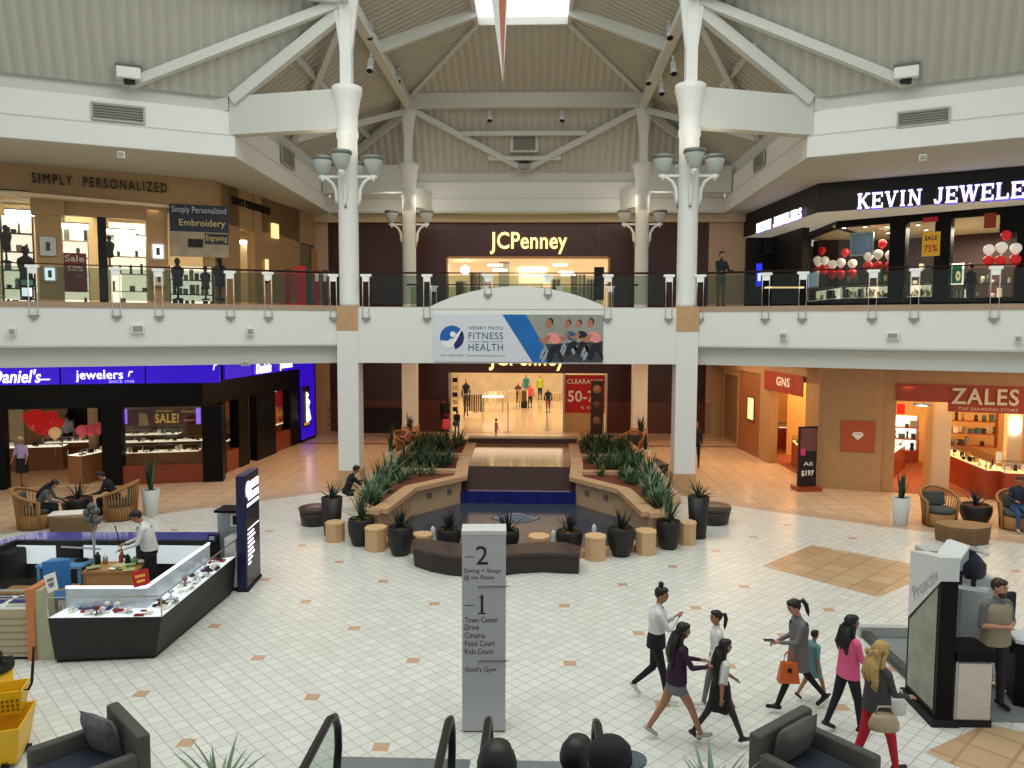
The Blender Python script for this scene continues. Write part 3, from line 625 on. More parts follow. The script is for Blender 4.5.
for q in (K1, K2): q.sbox(b, 0, q.L, zk-.22, zk+.05, -.2, 0)
for x0, x1 in ((889, 905), (934, 950), (1016, 1050)): K1.sbox(b, K1.hit(x0, 260)[0], K1.hit(x1, 260)[0], Z2, zk, -.5, .05)
K2.sbox(b, K2.hit(791, 260)[0], K2.hit(802, 260)[0], Z2, zk, -.4, .1, 1)
for q in (K1, K2): q.sbox(b, 0, q.L, Z2, Z2+.5, -.2, 0)
K1.sbox(b, K1.hit(1000, 220)[0], K1.L, zk-.9, zk, -.2, .02); K0.sbox(b, 0, K0.L-.3, Z2+2.9, zk, -.2, 0)
S(b, 'wall_right_shop', [BLACK, mat('dark_bronze', (66, 40, 36), .35)])
b = B()
for q, x0, x1 in ((K1, 837, 889), (K1, 905, 934)): q.sbox(b, q.hit(x0, 260)[0], q.hit(x1, 260)[0], Z2+.5, zk-.2, -.1, -.08)
K2.sbox(b, K2.hit(803, 260)[0], K2.L, Z2+.5, zk-.2, -.1, -.08); S(b, 'window_3', SGLASS)
b = B(); K1.sbox(b, -3, K1.L+6, Z2, zk, -6.2, -6.); K0.sbox(b, -2, K0.L+4, Z2, zk, -5.2, -5.)
S(b, 'wall_right_shop_inside', mat('shop_dark_wall', (70, 48, 46), .5, noise=.2))
b = B(); K1.sbox(b, -.2, K1.L+6, zk-.2, zk-.1, -7, -.15); b.prism([tuple(K2.P(.1, 0, -.15))[:2], tuple(K2.P(K2.L, 0, -.15))[:2], tuple(K1.P(0, 0, -6))[:2], tuple(K2.P(.1, 0, -5))[:2]], zk-.2, zk-.1); S(b, 'ceiling_shop', mat('shop_ceiling', (214, 206, 178), .7))
light('shop_light', 'AREA', tuple(K1.P(3.5, zk-.4, -2.4)), 520, (255, 240, 214), 6, 2)
PURP = em('lit_letter_white', (244, 236, 255), 1.6)
HALO = em('violet_halo', (92, 70, 190), .8)
def slab_sign(q, body, a, b_, hpx, name, label, off=.07):
    t = on_line(q, body, a, b_, hpx, off, PURP, name, label, 'sign', style='slab', th=.05)
    s0, z0 = q.hit(*a, off-.05); s1, z1 = q.hit(*b_, off-.05); zt = q.hit(a[0], a[1]-hpx, off)[1]; zz = (z0+z1)/2
    b = B(); fr = q.fr((s0+s1)/2, zz+(zt-z0)/2-.02, off-.05); fr = (fr[0]+q.d*.03, fr[1], fr[2], fr[3])
    slab(b, body, fr, (s1-s0)*1.01, (zt-z0)*1.14, th=.02); b.build('halo', HALO, t)
e = UR1.hit(857, 208, .07); k = UR1.hit(1024, 197, .07)
sE = e[0]+(k[0]-e[0])*1.17
t = E('shop_sign', 'large white lit KEVIN JEWELERS letters on the black upper right fascia', 'sign', UR1.P((e[0]+sE)/2, e[1], .07), UR1.rz)
hh = UR1.hit(857, 194, .07)[1]-UR1.hit(857, 209, .07)[1]
zc = (UR1.hit(857, 201.5, .07)[1]+UR1.hit(1010, 190.5, .07)[1])/2
b = B(); slab(b, 'KEVIN JEWELERS', UR1.fr((e[0]+sE)/2, zc, .07), sE-e[0], hh, th=.05, gap=.12); b.build('lettering', PURP, t)
b = B(); slab(b, 'KEVIN JEWELERS', UR1.fr((e[0]+sE)/2+.02, zc-.01, .02), (sE-e[0])*1.01, hh*1.16, th=.02, gap=.12); b.build('halo', HALO, t)
slab_sign(UR2, 'KEVIN JEWELERS', (757, 234), (802, 217), 9, 'shop_sign', 'smaller lit KEVIN JEWELERS letters on the receding black side fascia')
# display cases along the window
def case(name, lab, q, s0, s1, off, zb, h, dep, base, deck_, cat='display case', gl=.22, goods=None, seed=1, ng=14, back=None):
    """glass-topped jewellery case: base, lit deck, goods, glass, frame"""
    rnd = random.Random(seed); t = E(name, lab, cat, q.P((s0+s1)/2, zb, off-dep/2), q.rz)
    b = B(); q.sbox(b, s0, s1, zb, zb+h, off-dep, off); q.sbox(b, s0+.04, s1-.04, zb, zb+.08, off-dep, off+.01); b.build('base', base, t)
    b = B(); q.sbox(b, s0+.02, s1-.02, zb+h, zb+h+.02, off-dep+.02, off-.02); b.build('lit_deck', deck_, t)
    if back: b = B(); q.sbox(b, s0+.02, s1-.02, zb+h, zb+h+gl-.02, off-dep+.01, off-dep+.03); b.build('lit_back', back, t)
    b = B()
    for k in range(ng):
        x = rnd.uniform(s0+.08, s1-.08); y = rnd.uniform(off-dep+.1, off-.1); w1 = rnd.uniform(.05, .16); h1 = rnd.uniform(.03, gl*.8)
        if rnd.random() < .6: b.box(q.P(x, zb+h+.02+h1/2, y), (w1, .1, h1), q.rz, rnd.randrange(3))
        else: b.lathe([(w1*.4, 0), (w1*.3, h1*.5), (w1*.1, h1)], q.P(x, zb+h+.02, y), 7, rnd.randrange(3))
    o = b.build('jewellery', goods or [PALET, mat('velvet_black', (30, 30, 34), .8), mat('jewel_gold', (196, 164, 96), .3, 1, noise=0)], t); o['kind'] = 'stuff'
    b = B(); q.sbox(b, s0, s1, zb+h+gl, zb+h+gl+.012, off-dep, off); q.sbox(b, s0, s1, zb+h, zb+h+gl, off-.012, off); b.build('glass', SGLASS, t)
    b = B()
    for x in (s0, s1):
        for y in (off, off-dep): b.box(q.P(x, zb+h+gl/2, y), (.025, .025, gl), q.rz)
    q.sbox(b, s0, s1, zb+h+gl, zb+h+gl+.02, off-.02, off); b.build('frame', CHROME, t)
    return t
zc0 = K1.hit(865, 298, -.8)[1]
for i, (x0, x1) in enumerate(((841, 862), (863, 889), (906, 932))):
    case('display_case', ('brightly lit jewellery case behind the upper right window, left one', 'brightly lit jewellery case behind the upper right window, next to the first black pillar', 'jewellery case between the two black pillars, upper right shop')[i], K1, K1.hit(x0, 290, -.8)[0], K1.hit(x1, 290, -.8)[0], -.8, Z2, zc0-Z2, .6, BLACK, GLOWW, gl=.5, seed=20+i, ng=24, back=GLOWW)
case('display_case', 'lit jewellery case at the window corner, upper right shop', K2, .15, K2.L-1.1, -.3, Z2, zc0-Z2, .4, BLACK, GLOWW, gl=.5, seed=24, back=GLOWW)
shelves('back wall shelf of boxes in the upper right shop, left of the first pillar', K1, 846, 268, 888, -4, 2, WOODD, None, 31, .9, zb=Z2+.8)
shelves('back wall shelf of framed goods between the black pillars', K1, 906, 256, 934, -4, 3, BLACKM, None, 32, .7, zb=Z2+.6)
shelves('dark stand of small goods inside the open shop doorway', K1, 950, 270, 1014, -3.5, 3, BLACKM, None, 33, .6, zb=Z2)
poster('hanging_screen', 'grey blue hanging screen panel in the jeweller window', 'screen', K1, 851, 233, 873, 255, -.5, mat('blue_screen', (96, 122, 150), .3, 0, .25, noise=.3, scale=1.5), frame=CHROME)
poster('sale_sign', 'yellow hanging sale sign with red 75 between the black pillars', 'sign', K1, 922, 232, 940, 256, .1, mat('yellow_card', (226, 176, 50), .5, 0, .12, noise=.05), [('SALE', 0, .25, .7, .2, BLACKM, .02), ('75%', 0, -.18, .75, .3, RED, .02)])
poster('hanging_sign', 'red hanging header sign above the yellow sale sign', 'sign', K1, 923, 217, 938, 222, .12, RED); poster('hanging_sign', 'brown red box sign at the ceiling over the shop doorway', 'sign', K1, 984, 213, 996, 228, .1, mat('brown_red', (150, 62, 36), .6))
poster('hanging_sign', 'narrow brown banner near the left shop corner pillar', 'sign', K2, 813, 241, 819, 260, -.6, mat('brown_gold', (120, 82, 34), .6))
poster('price_screen', 'pale blue screen standing at the window corner behind the railing', 'screen', K2, 802, 273, 818, 288, .1, mat('pale_screen', (178, 200, 224), .4, 0, .5), frame=PALET)
poster('light_box', 'green and white lit poster in the open doorway of the upper right shop', 'poster', K1, 951, 264, 963, 284, -.4, mat('green_poster', (40, 116, 84), .5, 0, .25), [('O', .1, -.1, .4, .5, GLOWY, .08)], frame=GLOWW)
t = E('blue_sign', 'thin blue lit vertical sign in the dark side of the upper right shop', 'sign', D(759, 287, 32.5)); b = B(); p = D(759, 275, 32.5); b.box(p, (.22, .06, .95), 0); b.build('panel', em('blue_neon', (30, 40, 220), 1.4), t); b = B(); b.box(p+Vector((0, -.04, -.1)), (.12, .02, .3)); b.build('symbol', PURP, t)
t = E('counter', 'dark counter with small lights left of the jeweller pillar', 'counter', D(783, 300, 32)); b = B(); p = D(783, 300, 32); b.box((p.x, 32, Z2+.5), (1.6, .6, 1.0), 0); b.build('base', BLACK, t); b = B(); b.box((p.x, 31.9, Z2+1.04), (1.5, .4, .06)); b.build('lit_deck', GLOWY, t)
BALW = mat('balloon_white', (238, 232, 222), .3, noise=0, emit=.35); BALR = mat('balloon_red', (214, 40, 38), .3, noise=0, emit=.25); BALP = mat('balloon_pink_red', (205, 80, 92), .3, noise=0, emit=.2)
def balloon(p, r, mt, lab, grp, sl=.5):
    t = E('balloon', lab, 'balloon', p-Vector((0, 0, r*1.2)), 0, grp)
    b = B(); b.lathe([(.02, -r*1.18), (r*.4, -r*.95), (r*.8, -r*.5), (r, 0.), (r*.9, r*.5), (r*.55, r*.88), (.02, r*1.02)], p, 14); b.build('skin', mt, t)
    b = B(); b.lathe([(.03, -r*1.3), (.008, -r*1.18), (.01, -r*1.15)], p, 6); b.tube([p-Vector((0, 0, r*1.25)), p-Vector((.02, 0, r*1.25+sl))], .004, 4); b.build('string', mt, t)
for ci, (x, y, off, lab) in enumerate(((821, 266, -.55, 'at the left window corner'), (842, 269, -1.2, 'above the left jewellery case'), (879, 261, -.6, 'beside the first black pillar'), (1002, 255, .45, 'at the right end of the doorway'))):
    rnd = random.Random(ci+3); q = K2 if ci == 0 else K1; s_, z_ = q.hit(x, y, off)
    for k in range(6):
        top = k < 3; dx = (-.4, 0, .4)[k % 3]; dz = (.2, .25, .2, -.19, -.22, -.19)[k]
        balloon(q.P(s_+dx, z_+dz, off+(.0, .16, -.03)[k % 3]), .19, BALW if top else BALR, ('white' if top else 'red')+' balloon in the cluster '+lab+', upper right', 'balloons of the cluster '+lab+(' white' if top else ' red'), .3)
    balloon(q.P(s_+.1, z_+.68, off), .17, BALR, 'single red balloon topping the cluster '+lab, None, .1)
# ceiling spots of the jeweller
def spot(lab, p, r=.07, mt=LAMPW, grp=None):
    t = E('ceiling_spot', lab, 'light', p, 0, grp); b = B(); b.lathe([(r, 0), (r*1.0, -.012), (.01, -.03)], p, 10); b.build('lamp', mt, t); b = B(); b.lathe([(r*1.4, .03), (r*1.45, 0.0), (r*1.02, -.008)], p, 12); b.build('trim_ring', CHROME, t)
for i, (x, y) in enumerate(((940, 213), (978, 210))): spot('bright round downlight in the canopy soffit, %s of two' % ('left', 'right')[i], G(x, y, zk0-.03), .14)
for i, (x, y) in enumerate(((844, 228), (865, 227), (887, 227), (888, 233), (918, 225), (926, 230), (917, 251), (967, 243), (977, 241), (988, 239), (999, 237), (1004, 229), (1009, 234), (825, 254), (842, 254), (810, 254))):
    spot('small white spotlight in the ceiling of the upper right jeweller', G(x, y, zk-.24), .085, grp='small jeweller ceiling spots')
# ---------------------------------------------------------------- upper department store
b = B(); J.sbox(b, 5, 18, Z2, 10.2, -7.2, -7); J.sbox(b, ux[0]-.6, ux[0]-.4, Z2, 9, -7, -.3); J.sbox(b, ux[1]+.4, ux[1]+.6, Z2, 9, -7, -.3); S(b, 'wall_back_shop_inside', mat('store_wall', (236, 216, 182), .6, 0, .35, noise=.05))  # part of the interior brightness put into the wall as emission
b = B(); J.sbox(b, 5, 18, uz+.1, uz+.2, -7, -.2); S(b, 'ceiling_shop', mat('store_ceiling', (240, 220, 186), .7, 0, .25, noise=.03))  # ceiling surface emits too, adding to the room light
light('store_light', 'AREA', (-.5, 40, uz), 130, (255, 226, 180), 7, 3)
b = B(); J.sbox(b, ux[0]-.08, ux[0], Z2, uz, -.3, .06); J.sbox(b, ux[1], ux[1]+.08, Z2, uz, -.3, .06); J.sbox(b, ux[0], ux[1], uz, uz+.08, -.3, .06); S(b, 'trim_6', WOODT)
JL = em('cream_lit_letters', (255, 240, 150), 1.5)
t, fr, w_, h_ = sign('store_sign', 'cream lit JCPenney letters on the dark upper wall', 'sign', J, 'JCPenney', 490, 232, 567, 254, JL, .08, .012, th=.05)
sl0 = J.hit(490, 362); t = E('store_sign', 'lower cream JCPenney letters half hidden by the bridge', 'sign', J.P(J.hit(527, 362)[0], 3.3, .1)); b = B(); zt = J.hit(527, 349)[1]; zb = J.hit(527, 370.5)[1]; txt(b, 'JCPenney', J.fr(J.hit(527, 362)[0], (zt+zb)/2, .08), J.hit(565, 362)[0]-J.hit(489, 362)[0], zt-zb, off=.012, th=.05); b.build('lettering', JL, t)
for i, (x, y) in enumerate(((495, 265), (500, 270), (560, 265), (566, 272), (568, 275), (531, 270), (532, 276))):
    p = D(x, y, 39+i*.5); t = E('ceiling_light', ('left front', 'left second', 'right front', 'right middle', 'right third', 'centre front', 'centre rear')[i]+' white light panel in the upper department store', 'light', p); b = B(); b.box(p, (.75, .5, .06)); b.build('diffuser', LAMPW, t); b = B(); b.box(p+Vector((0, 0, .05)), (.82, .56, .05)); b.build('housing', CHROME, t)
t = E('wall_light', 'round glowing globe inside the upper department store, left', 'light', D(465, 270, 40)); b = B(); b.ell(D(465, 270, 40), (.24, .24, .24), 14); b.build('globe', LAMPW, t); b = B(); p = D(465, 270, 40); b.tube([p+Vector((0, 0, .2)), p+Vector((0, 0, 1.)), ], .02, 6); b.build('stem', CHROME, t)
b = B(); p0 = D(519, 262, 43.9); p1 = D(546, 283, 43.9); b.box(((p0.x+p1.x)/2, 44.1, (p0.z+p1.z)/2), (p1.x-p0.x, .1, p0.z-p1.z)); S(b, 'wall_back_niche', em('bright_aisle', (255, 240, 206), 1.5))
b = B(); b.box((D(504, 280, 41).x, 41, 8), (.55, .55, 4.2)); S(b, 'column_shop', mat('grey_pillar', (150, 150, 148), .5))
for i, (x0, x1, y0) in enumerate(((470, 482, 272), (483, 492, 274), (551, 560, 279), (571, 585, 274), (586, 596, 279), (456, 468, 281))):
    q = PL((-5, 38.6+i*.2), (4, 38.6+i*.2)); s0, s1 = q.hit(x0, 285)[0], q.hit(x1, 285)[0]; zt = q.hit(x0, y0)[1]; rnd = random.Random(i)
    t = E('clothes_rack', ('white garment rack beside the globe lamp, upper store', 'second white garment rack, left of the grey pillar', 'short rack right of the bright aisle', 'rack of pale clothes near the right door edge, upper store', 'small rack at the far right of the upper store', 'low rack at the far left of the upper store')[i], 'rack', q.P((s0+s1)/2, Z2))
    b = B(); b.tube([q.P(s0, Z2), q.P(s0, zt), q.P(s1, zt), q.P(s1, Z2)], .02, 6); b.build('frame', CHROME, t)
    b = B(); n = 7
    for k in range(n): x = s0+(s1-s0)*(k+.5)/n; q.sbox(b, x-.03, x+.03, Z2+.35+rnd.uniform(0, .25), zt-.03, -.22, .22, rnd.randrange(3))
    b.build('clothes', [mat('cloth_pale', (232, 228, 220), .8), mat('cloth_tan', (196, 160, 120), .8), mat('cloth_grey', (120, 110, 104), .8)], t)
poster('sign_board', 'tall black board at the right edge of the upper store entrance', 'sign', PL((-5, 37.9), (4, 37.9)), 594, 267, 604, 300, .0, BLACKM)
# ================================================================ GROUND LEVEL SHOPS
VIOL = em('violet_light_panel', (44, 8, 190), .8); LETW = em('lit_white_letters', (250, 248, 255), 1.5)
LL1 = PL((-20, 22.43), (-11.1, 24.76)); LL2 = PL((-11.1, 24.76), (-10.45, 36.2))
zp = LL1.hit(100, 384.5)[1]; zb_ = LL1.hit(160, 407)[1]
def lsolid(q, b, x0, x1, z0, z1, o0=-.35, o1=0, mi=0, y=430): q.sbox(b, q.hit(x0, y, o1)[0], q.hit(x1, y, o1)[0], z0, z1, o0, o1, mi)
b = B()
LL1.sbox(b, 0, LL1.L, zb_, zp, -.35, -.02)
lsolid(LL1, b, -60, 4, 0, zb_); lsolid(LL1, b, 101, 121, 0, zb_, -.5, .02); lsolid(LL1, b, 202, 222, 0, zb_, -.5, .04); S(b, 'wall_left_store', BLACK)
b = B(); LL2.sbox(b, 0, LL2.hit(302, 400)[0], zb_, zp, -.35, -.02)
lsolid(LL2, b, 222.5, 226, 0, zb_, -.5, .02); lsolid(LL2, b, 239, 249, 0, zb_); lsolid(LL2, b, 257, 276, 0, zb_, -.25, .05); lsolid(LL2, b, 291, 302, 0, zb_)
S(b, 'wall_left_store', BLACK)
b = B(); lsolid(LL1, b, 121, 202, 0, .62, -.4, -.02); lsolid(LL2, b, 226, 239, 0, .75, -.4, -.02); lsolid(LL2, b, 276, 291, 0, .75, -.4, -.02); S(b, 'wall_left_store_plinth', WOODR)
b = B(); LL1.sbox(b, LL1.hit(121, 430)[0], LL1.hit(202, 430)[0], .62, zb_, -.2, -.18); LL2.sbox(b, LL2.hit(226, 430)[0], LL2.hit(239, 430)[0], .75, zb_, -.2, -.18); LL2.sbox(b, LL2.hit(276, 430)[0], LL2.hit(291, 430)[0], .75, zb_, -.2, -.18); S(b, 'window_4', SGLASS)
# violet sign band
t = E('store_sign', "violet lit sign band with white Daniel's jewelers lettering over the left store", 'sign', LL1.P(5, zp), LL1.rz)
for k, (q, x0, x1) in enumerate(((LL1, -50, 59), (LL1, 61, 144.5), (LL1, 146, 219), (LL2, 225, 252), (LL2, 253, 301))):
    b = B(); q.sbox(b, q.hit(x0, 375, .05)[0], q.hit(x1, 375, .05)[0], zp+.02, 4.02, -.2, .05); b.build('light_panel', VIOL, t)
b = B(); LL1.sbox(b, 0, LL1.L, zp, 4.1, -.3, -.02); LL2.sbox(b, 0, LL2.hit(302, 400)[0], zp, 4.1, -.3, -.02); b.build('band_frame', BLACK, t)
def lett(q, body, x0, y0, x1, y1, off, mt, par, bold=.0, shear=0., nm='lettering'):
    fr, w_, h_ = q.prect(x0, y0, x1, y1, off); b = B(); txt(b, body, fr, w_, h_, off=bold, shear=shear, th=.02); b.build(nm, mt, par)
lett(LL1, "Daniel's", -9, 369.5, 41, 383, .06, LETW, t, .012, .25)
fr, w_, h_ = LL1.prect(38, 379, 50, 380, .06); b = B(); b.box(fr[0], (w_, .02, .035), LL1.rz); b.build('flourish', LETW, t)
lett(LL1, 'jewelers', 76, 370, 123, 382, .06, LETW, t, .004); lett(LL1, 'SINCE 1948', 109, 380.2, 134, 382.8, .06, mat('pale_violet_letters', (190, 180, 245), .5, 0, .8, noise=0), t); lett(LL1, 'r', 128, 371, 133, 376.5, .06, LETW, t, 0, .3)
lett(LL1, 'r', 213, 364, 217, 370, .06, LETW, t, 0, .3)
lett(LL2, "Daniel's", 256, 362, 271, 373, .06, LETW, t, .03, .2); lett(LL2, 'jewelers', 280, 361, 292, 370, .06, LETW, t, .02)
# violet end panel with lit niche
t = E('light_box', 'tall violet lit end panel with a white figure picture, beside the left store', 'light box', LL2.P(LL2.hit(309, 430)[0], 0, .1), LL2.rz)
b = B(); s0, s1 = LL2.hit(302, 410, .06)[0], LL2.hit(315, 410, .06)[0]; LL2.sbox(b, s0, s1, .12, 3.6, -.2, .06); b.build('panel', VIOL, t)
b = B(); LL2.sbox(b, s0, s1, 0, .12, -.2, .08); LL2.sbox(b, s1, s1+.08, 0, 3.7, -.2, .08); b.build('frame', BLACK, t)
fr, w_, h_ = LL2.prect(302.5, 386, 309.5, 427, .08); b = B(); b.box(fr[0], (w_, .03, h_), LL2.rz); b.build('picture', BLACKM, t)
b = B(); o = Vector(fr[0])+LL2.n*.03; b.ell(o+Vector((0, 0, h_*.28)), (.1, .02, .14), 10); b.lathe([(.06, -h_*.38), (.2, -h_*.3), (.1, .0), (.17, h_*.12), (.05, h_*.22)], o, 10, sy=.15); b.build('white_figure', LETW, t)
b = B(); b.box(o-Vector((0, 0, h_*.42)), (w_*.7, .02, .12), LL2.rz); b.build('gold_foot', YELL, t)
# store interior
b = B(); b.prism([(-22, 22), (-11.2, 24.9), (-10.6, 36.2), (-20, 36.2), (-22, 30)], .0, .012); S(b, 'floor_store', mat('store_cream_floor', (222, 198, 152), .4, noise=.08, scale=3))
b = B(); b.prism([(-22.5, 22), (-11.2, 24.9), (-10.6, 36.2), (-20, 36.2), (-22, 30)], zb_+.25, zb_+.35); S(b, 'ceiling_store', mat('store_ceiling_cream', (232, 218, 188), .6))
b = B(); LL1.sbox(b, -3, LL1.L+1, 0, 3.4, -7.3, -7.1); LL2.sbox(b, 4, 11.6, 0, 3.4, -5.2, -5); S(b, 'wall_left_store_inside', mat('store_tan_wall', (196, 160, 116), .6, noise=.1))
light('store_light', 'AREA', (-15.5, 27.2, 3.1), 230, (255, 230, 190), 8, 4); light('store_light', 'AREA', (-12.4, 31, 3.1), 90, (255, 226, 186), 2, 6)
light('store_light', 'AREA', tuple(LL1.P(3.2, 3.05, -1)), 60, (255, 232, 200), 4, 1)
CB = mat('case_wood', (150, 104, 66), .4, noise=.2, scale=6)
def gcase(lab, p, rz, L, dep=.55, h=.85, base=CB, seed=1, deck_=GLOWW, gl=.2, ng=14):
    q = PL((p.x-math.cos(rz)*L/2, p.y-math.sin(rz)*L/2), (p.x+math.cos(rz)*L/2, p.y+math.sin(rz)*L/2))
    return case('display_case', lab, q, 0, L, dep/2, .0, h, dep, base, deck_, seed=seed, gl=gl, ng=ng)
a1 = LL1.rz
gcase('lit jewellery case deep inside the left store, left of the red balloons', G(28, 470, 0), a1, 2.5, seed=41); gcase('lit jewellery case behind the standing woman, right part, left store', G(72, 464, 0), a1+.05, 1.7, seed=42)
gcase('wooden lit case beside the black store pillar, angled to the entrance', G(90, 481, 0), a1+1.1, 1.2, h=.95, seed=43)
case('display_case', 'long lit jewellery case behind the big left store window', LL1, LL1.hit(122, 455, -.3)[0], LL1.hit(198, 455, -.3)[0], -.45, 0.02, .95, .55, CB, GLOWW, seed=44, ng=26, gl=.25)
case('display_case', 'lit jewellery case in the narrow side window, nearest the pillar', LL2, LL2.hit(227, 450, -.3)[0], LL2.hit(238, 450, -.3)[0], -.45, .02, .95, .5, CB, GLOWW, seed=45, gl=.2)
case('display_case', 'lit jewellery case in the far side window with red posters', LL2, LL2.hit(277, 440, -.3)[0], LL2.hit(290, 440, -.3)[0], -.45, .02, .95, .5, CB, GLOWW, seed=46, gl=.2)
gcase('inner lit counter seen through the big left store window', LL1.P(LL1.hit(165, 440, -3)[0], 0, -3), a1, 3.2, seed=47, h=1.0); gcase('wooden inner counter in front of the back wall, behind the sale poster', LL1.P(LL1.hit(150, 440, -4.6)[0], 0, -4.6), a1, 2.2, seed=48, h=1.05)
t, fr, w_, h_ = poster('sale_poster', 'dark red and gold SALE! banner hanging in the big left store window', 'poster', LL1, 127, 409, 199, 425, -.7, mat('brown_red_banner', (112, 34, 22), .5, noise=.35, scale=2), [('SALE!', .05, -.08, .33, .6, YELL, .03), ('HOLIDAY', .02, .38, .24, .13, YELL, .01), ('Diamond', .36, .34, .2, .16, YELL, 0)])
b = B(); o = Vector(fr[0]); b.ell(o-LL1.d*w_*.3+LL1.n*.012, (.22, .012, .17), 12); b.lathe([(.26, -.22), (.2, -.02), (.05, .02)], o-LL1.d*w_*.3+LL1.n*.012-Vector((0, 0, .06)), 10, sy=.06); b.build('pale_motif', mat('pale_gold', (222, 190, 130), .5), t)
b = B(); b.lathe([(.02, -.06), (.3, -.03), (.3, .0), (.02, .01)], o+LL1.d*w_*.33+LL1.n*.015-Vector((0, 0, .1)), 14, sy=.05); b.build('ring_motif', mat('pale_gold', (222, 190, 130), .5), t)
poster('light_strip', 'violet and white lit strip at the left end of the big store window', 'light', LL1, 123.5, 409, 127, 424, -.5, em('violet_strip', (150, 110, 255), 1.1)); poster('light_strip', 'violet and white lit strip at the right end of the big store window', 'light', LL1, 196, 408, 200.5, 424, -.5, em('violet_strip', (150, 110, 255), 1.1))
poster('light_strip', 'violet lit strip at the far left edge of the open store entrance', 'light', LL1, 4.5, 414, 8, 434, -1.2, em('violet_strip', (150, 110, 255), 1.1))
poster('picture_poster', 'colourful poster in the narrow side window, yellow and red', 'poster', LL2, 223, 403, 232, 420, -.6, mat('mixed_poster', (206, 120, 60), .5, 0, .2, noise=.7, scale=2.5)); poster('picture_poster', 'red upper poster in the far side window', 'poster', LL2, 276, 391, 287, 406, -.6, mat('red_poster', (196, 40, 36), .5, 0, .3, noise=.2)); poster('picture_poster', 'orange lettered poster below the red one in the far side window', 'poster', LL2, 276, 407, 288, 426, -.6, mat('orange_poster', (214, 100, 60), .5, 0, .3, noise=.4), [('SALE', 0, .2, .8, .25, YELL, .02)])
shelves('small pale shelf seen through the open side door of the left store', LL2, 249, 397, 256, -2, 4, CB, GLOWY, 51, .9, zb=.02)
shelves('dark cabinet inside the left store behind the balloons', LL1, 62, 408, 92, -6, 3, BLACKM, BLACKM, 52, .5, zb=.02)
b = B(); lsolid(LL1, b, 88, 95, 0, 3.2, -4.6, -4.2, 0); lsolid(LL1, b, 10, 24, 0, 3.2, -6.4, -6.2, 0); S(b, 'column_store', CREAMI)
for k, (x, y, r) in enumerate(((29, 418, .24), (36, 416, .26), (44, 419, .25), (51, 417, .24), (57, 423, .23), (40, 427, .25), (47, 429, .24), (33, 424, .22))):
    balloon(LL1.P(*LL1.hit(x, y, -2.2-.5*(k % 4)), -2.2-.5*(k % 4)), r*.93, BALR, 'red balloon of the big bunch inside the left store', 'red balloons inside the left store')
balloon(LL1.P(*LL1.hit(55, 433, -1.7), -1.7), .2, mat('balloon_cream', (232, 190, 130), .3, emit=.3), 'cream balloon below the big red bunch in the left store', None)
for k, (x, y) in enumerate(((82, 431), (90, 430), (99, 428))): balloon(LL1.P(*LL1.hit(x, y, -.9-.4*k), -.9-.4*k), .2, BALP, 'pink red balloon, %s of three beside the black pillar' % ('leftmost', 'middle', 'rightmost')[k], None)
# ---------------------------------------------------------------- department store, ground level
b = B(); J.sbox(b, 2, 21, 0, 3.6, -19.2, -19); J.sbox(b, lx[0]-3.7, lx[0]-3.5, 0, 3.6, -19, -.3); J.sbox(b, lx[1]+3.4, lx[1]+3.6, 0, 3.6, -19, -.3); S(b, 'wall_back_store_inside', mat('store_wall_lower', (228, 212, 182), .6, noise=.25, scale=1.2))
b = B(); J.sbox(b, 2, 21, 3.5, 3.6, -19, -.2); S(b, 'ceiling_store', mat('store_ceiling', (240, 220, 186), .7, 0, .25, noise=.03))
b = B(); J.sbox(b, lx[0]-3.6, lx[1]+3.5, 0, .008, -19, .2); S(b, 'floor_store', mat('store_beige_floor', (220, 194, 152), .15, noise=.06, scale=2))
light('store_light', 'AREA', (-.8, 46.5, 3.45), 700, (255, 240, 214), 11, 16)
b = B(); J.sbox(b, lx[0]-.06, lx[0], 0, lz_, -.3, .08); J.sbox(b, lx[1], lx[1]+.06, 0, lz_, -.3, .08); J.sbox(b, J.hit(563, 400)[0], J.hit(565, 400)[0], 0, lz_, -.3, .05); S(b, 'trim_7', CHROME)
JQ = PL((-12, JY+.6), (11, JY+.6))
poster('clearance_sign', 'red CLEARANCE 50-70 sign in the right side of the lower store entrance', 'sign', J, 565, 375, 605, 413, -.35, RED, [('CLEARANCE', 0, .33, .9, .12, PALET, .02), ('50-70', .0, -.06, .86, .3, PALET, .02), ('% OFF', .1, -.36, .4, .08, PALET, 0)])
b = B(); J.sbox(b, J.hit(565, 425)[0], J.hit(605, 425)[0], 0, 1.0, -.42, -.36, 0); S(b, 'trim_8', mat('store_low_panel', (206, 170, 120), .4))
# tall narrow stand with pictures in front of the clearance sign
t = E('sign_stand', 'tall narrow dark stand with three round pictures, right of the lower store entrance', 'stand', G(597, 437)); p = G(597, 437); JP = PL((p.x-3, p.y), (p.x+3, p.y))
s0, s1 = JP.hit(591, 400)[0], JP.hit(603, 400)[0]; zt = JP.hit(597, 381)[1]
b = B(); JP.sbox(b, s0, s1, .1, zt, -.2, 0); b.build('post', mat('brown_black', (40, 28, 24), .4), t); b = B(); JP.sbox(b, s0-.05, s1+.05, 0, .12, -.35, .15); b.build('base', CHROME, t)
for k in range(3): b = B(); b.lathe([(.01, .0), (.2, .0), (.2, .02), (.01, .02)], (0, 0, 0), 16); b.v = [JP.P((s0+s1)/2, zt-.4-.75*k, .01)+JP.d*v.x+Vector((0, 0, 1))*v.y+JP.n*v.z for v in b.v]; b.build('round_picture', mat('brown_picture%d' % k, ((150, 110, 84), (90, 60, 50), (120, 84, 60))[k], .5, noise=.4, scale=8), t)
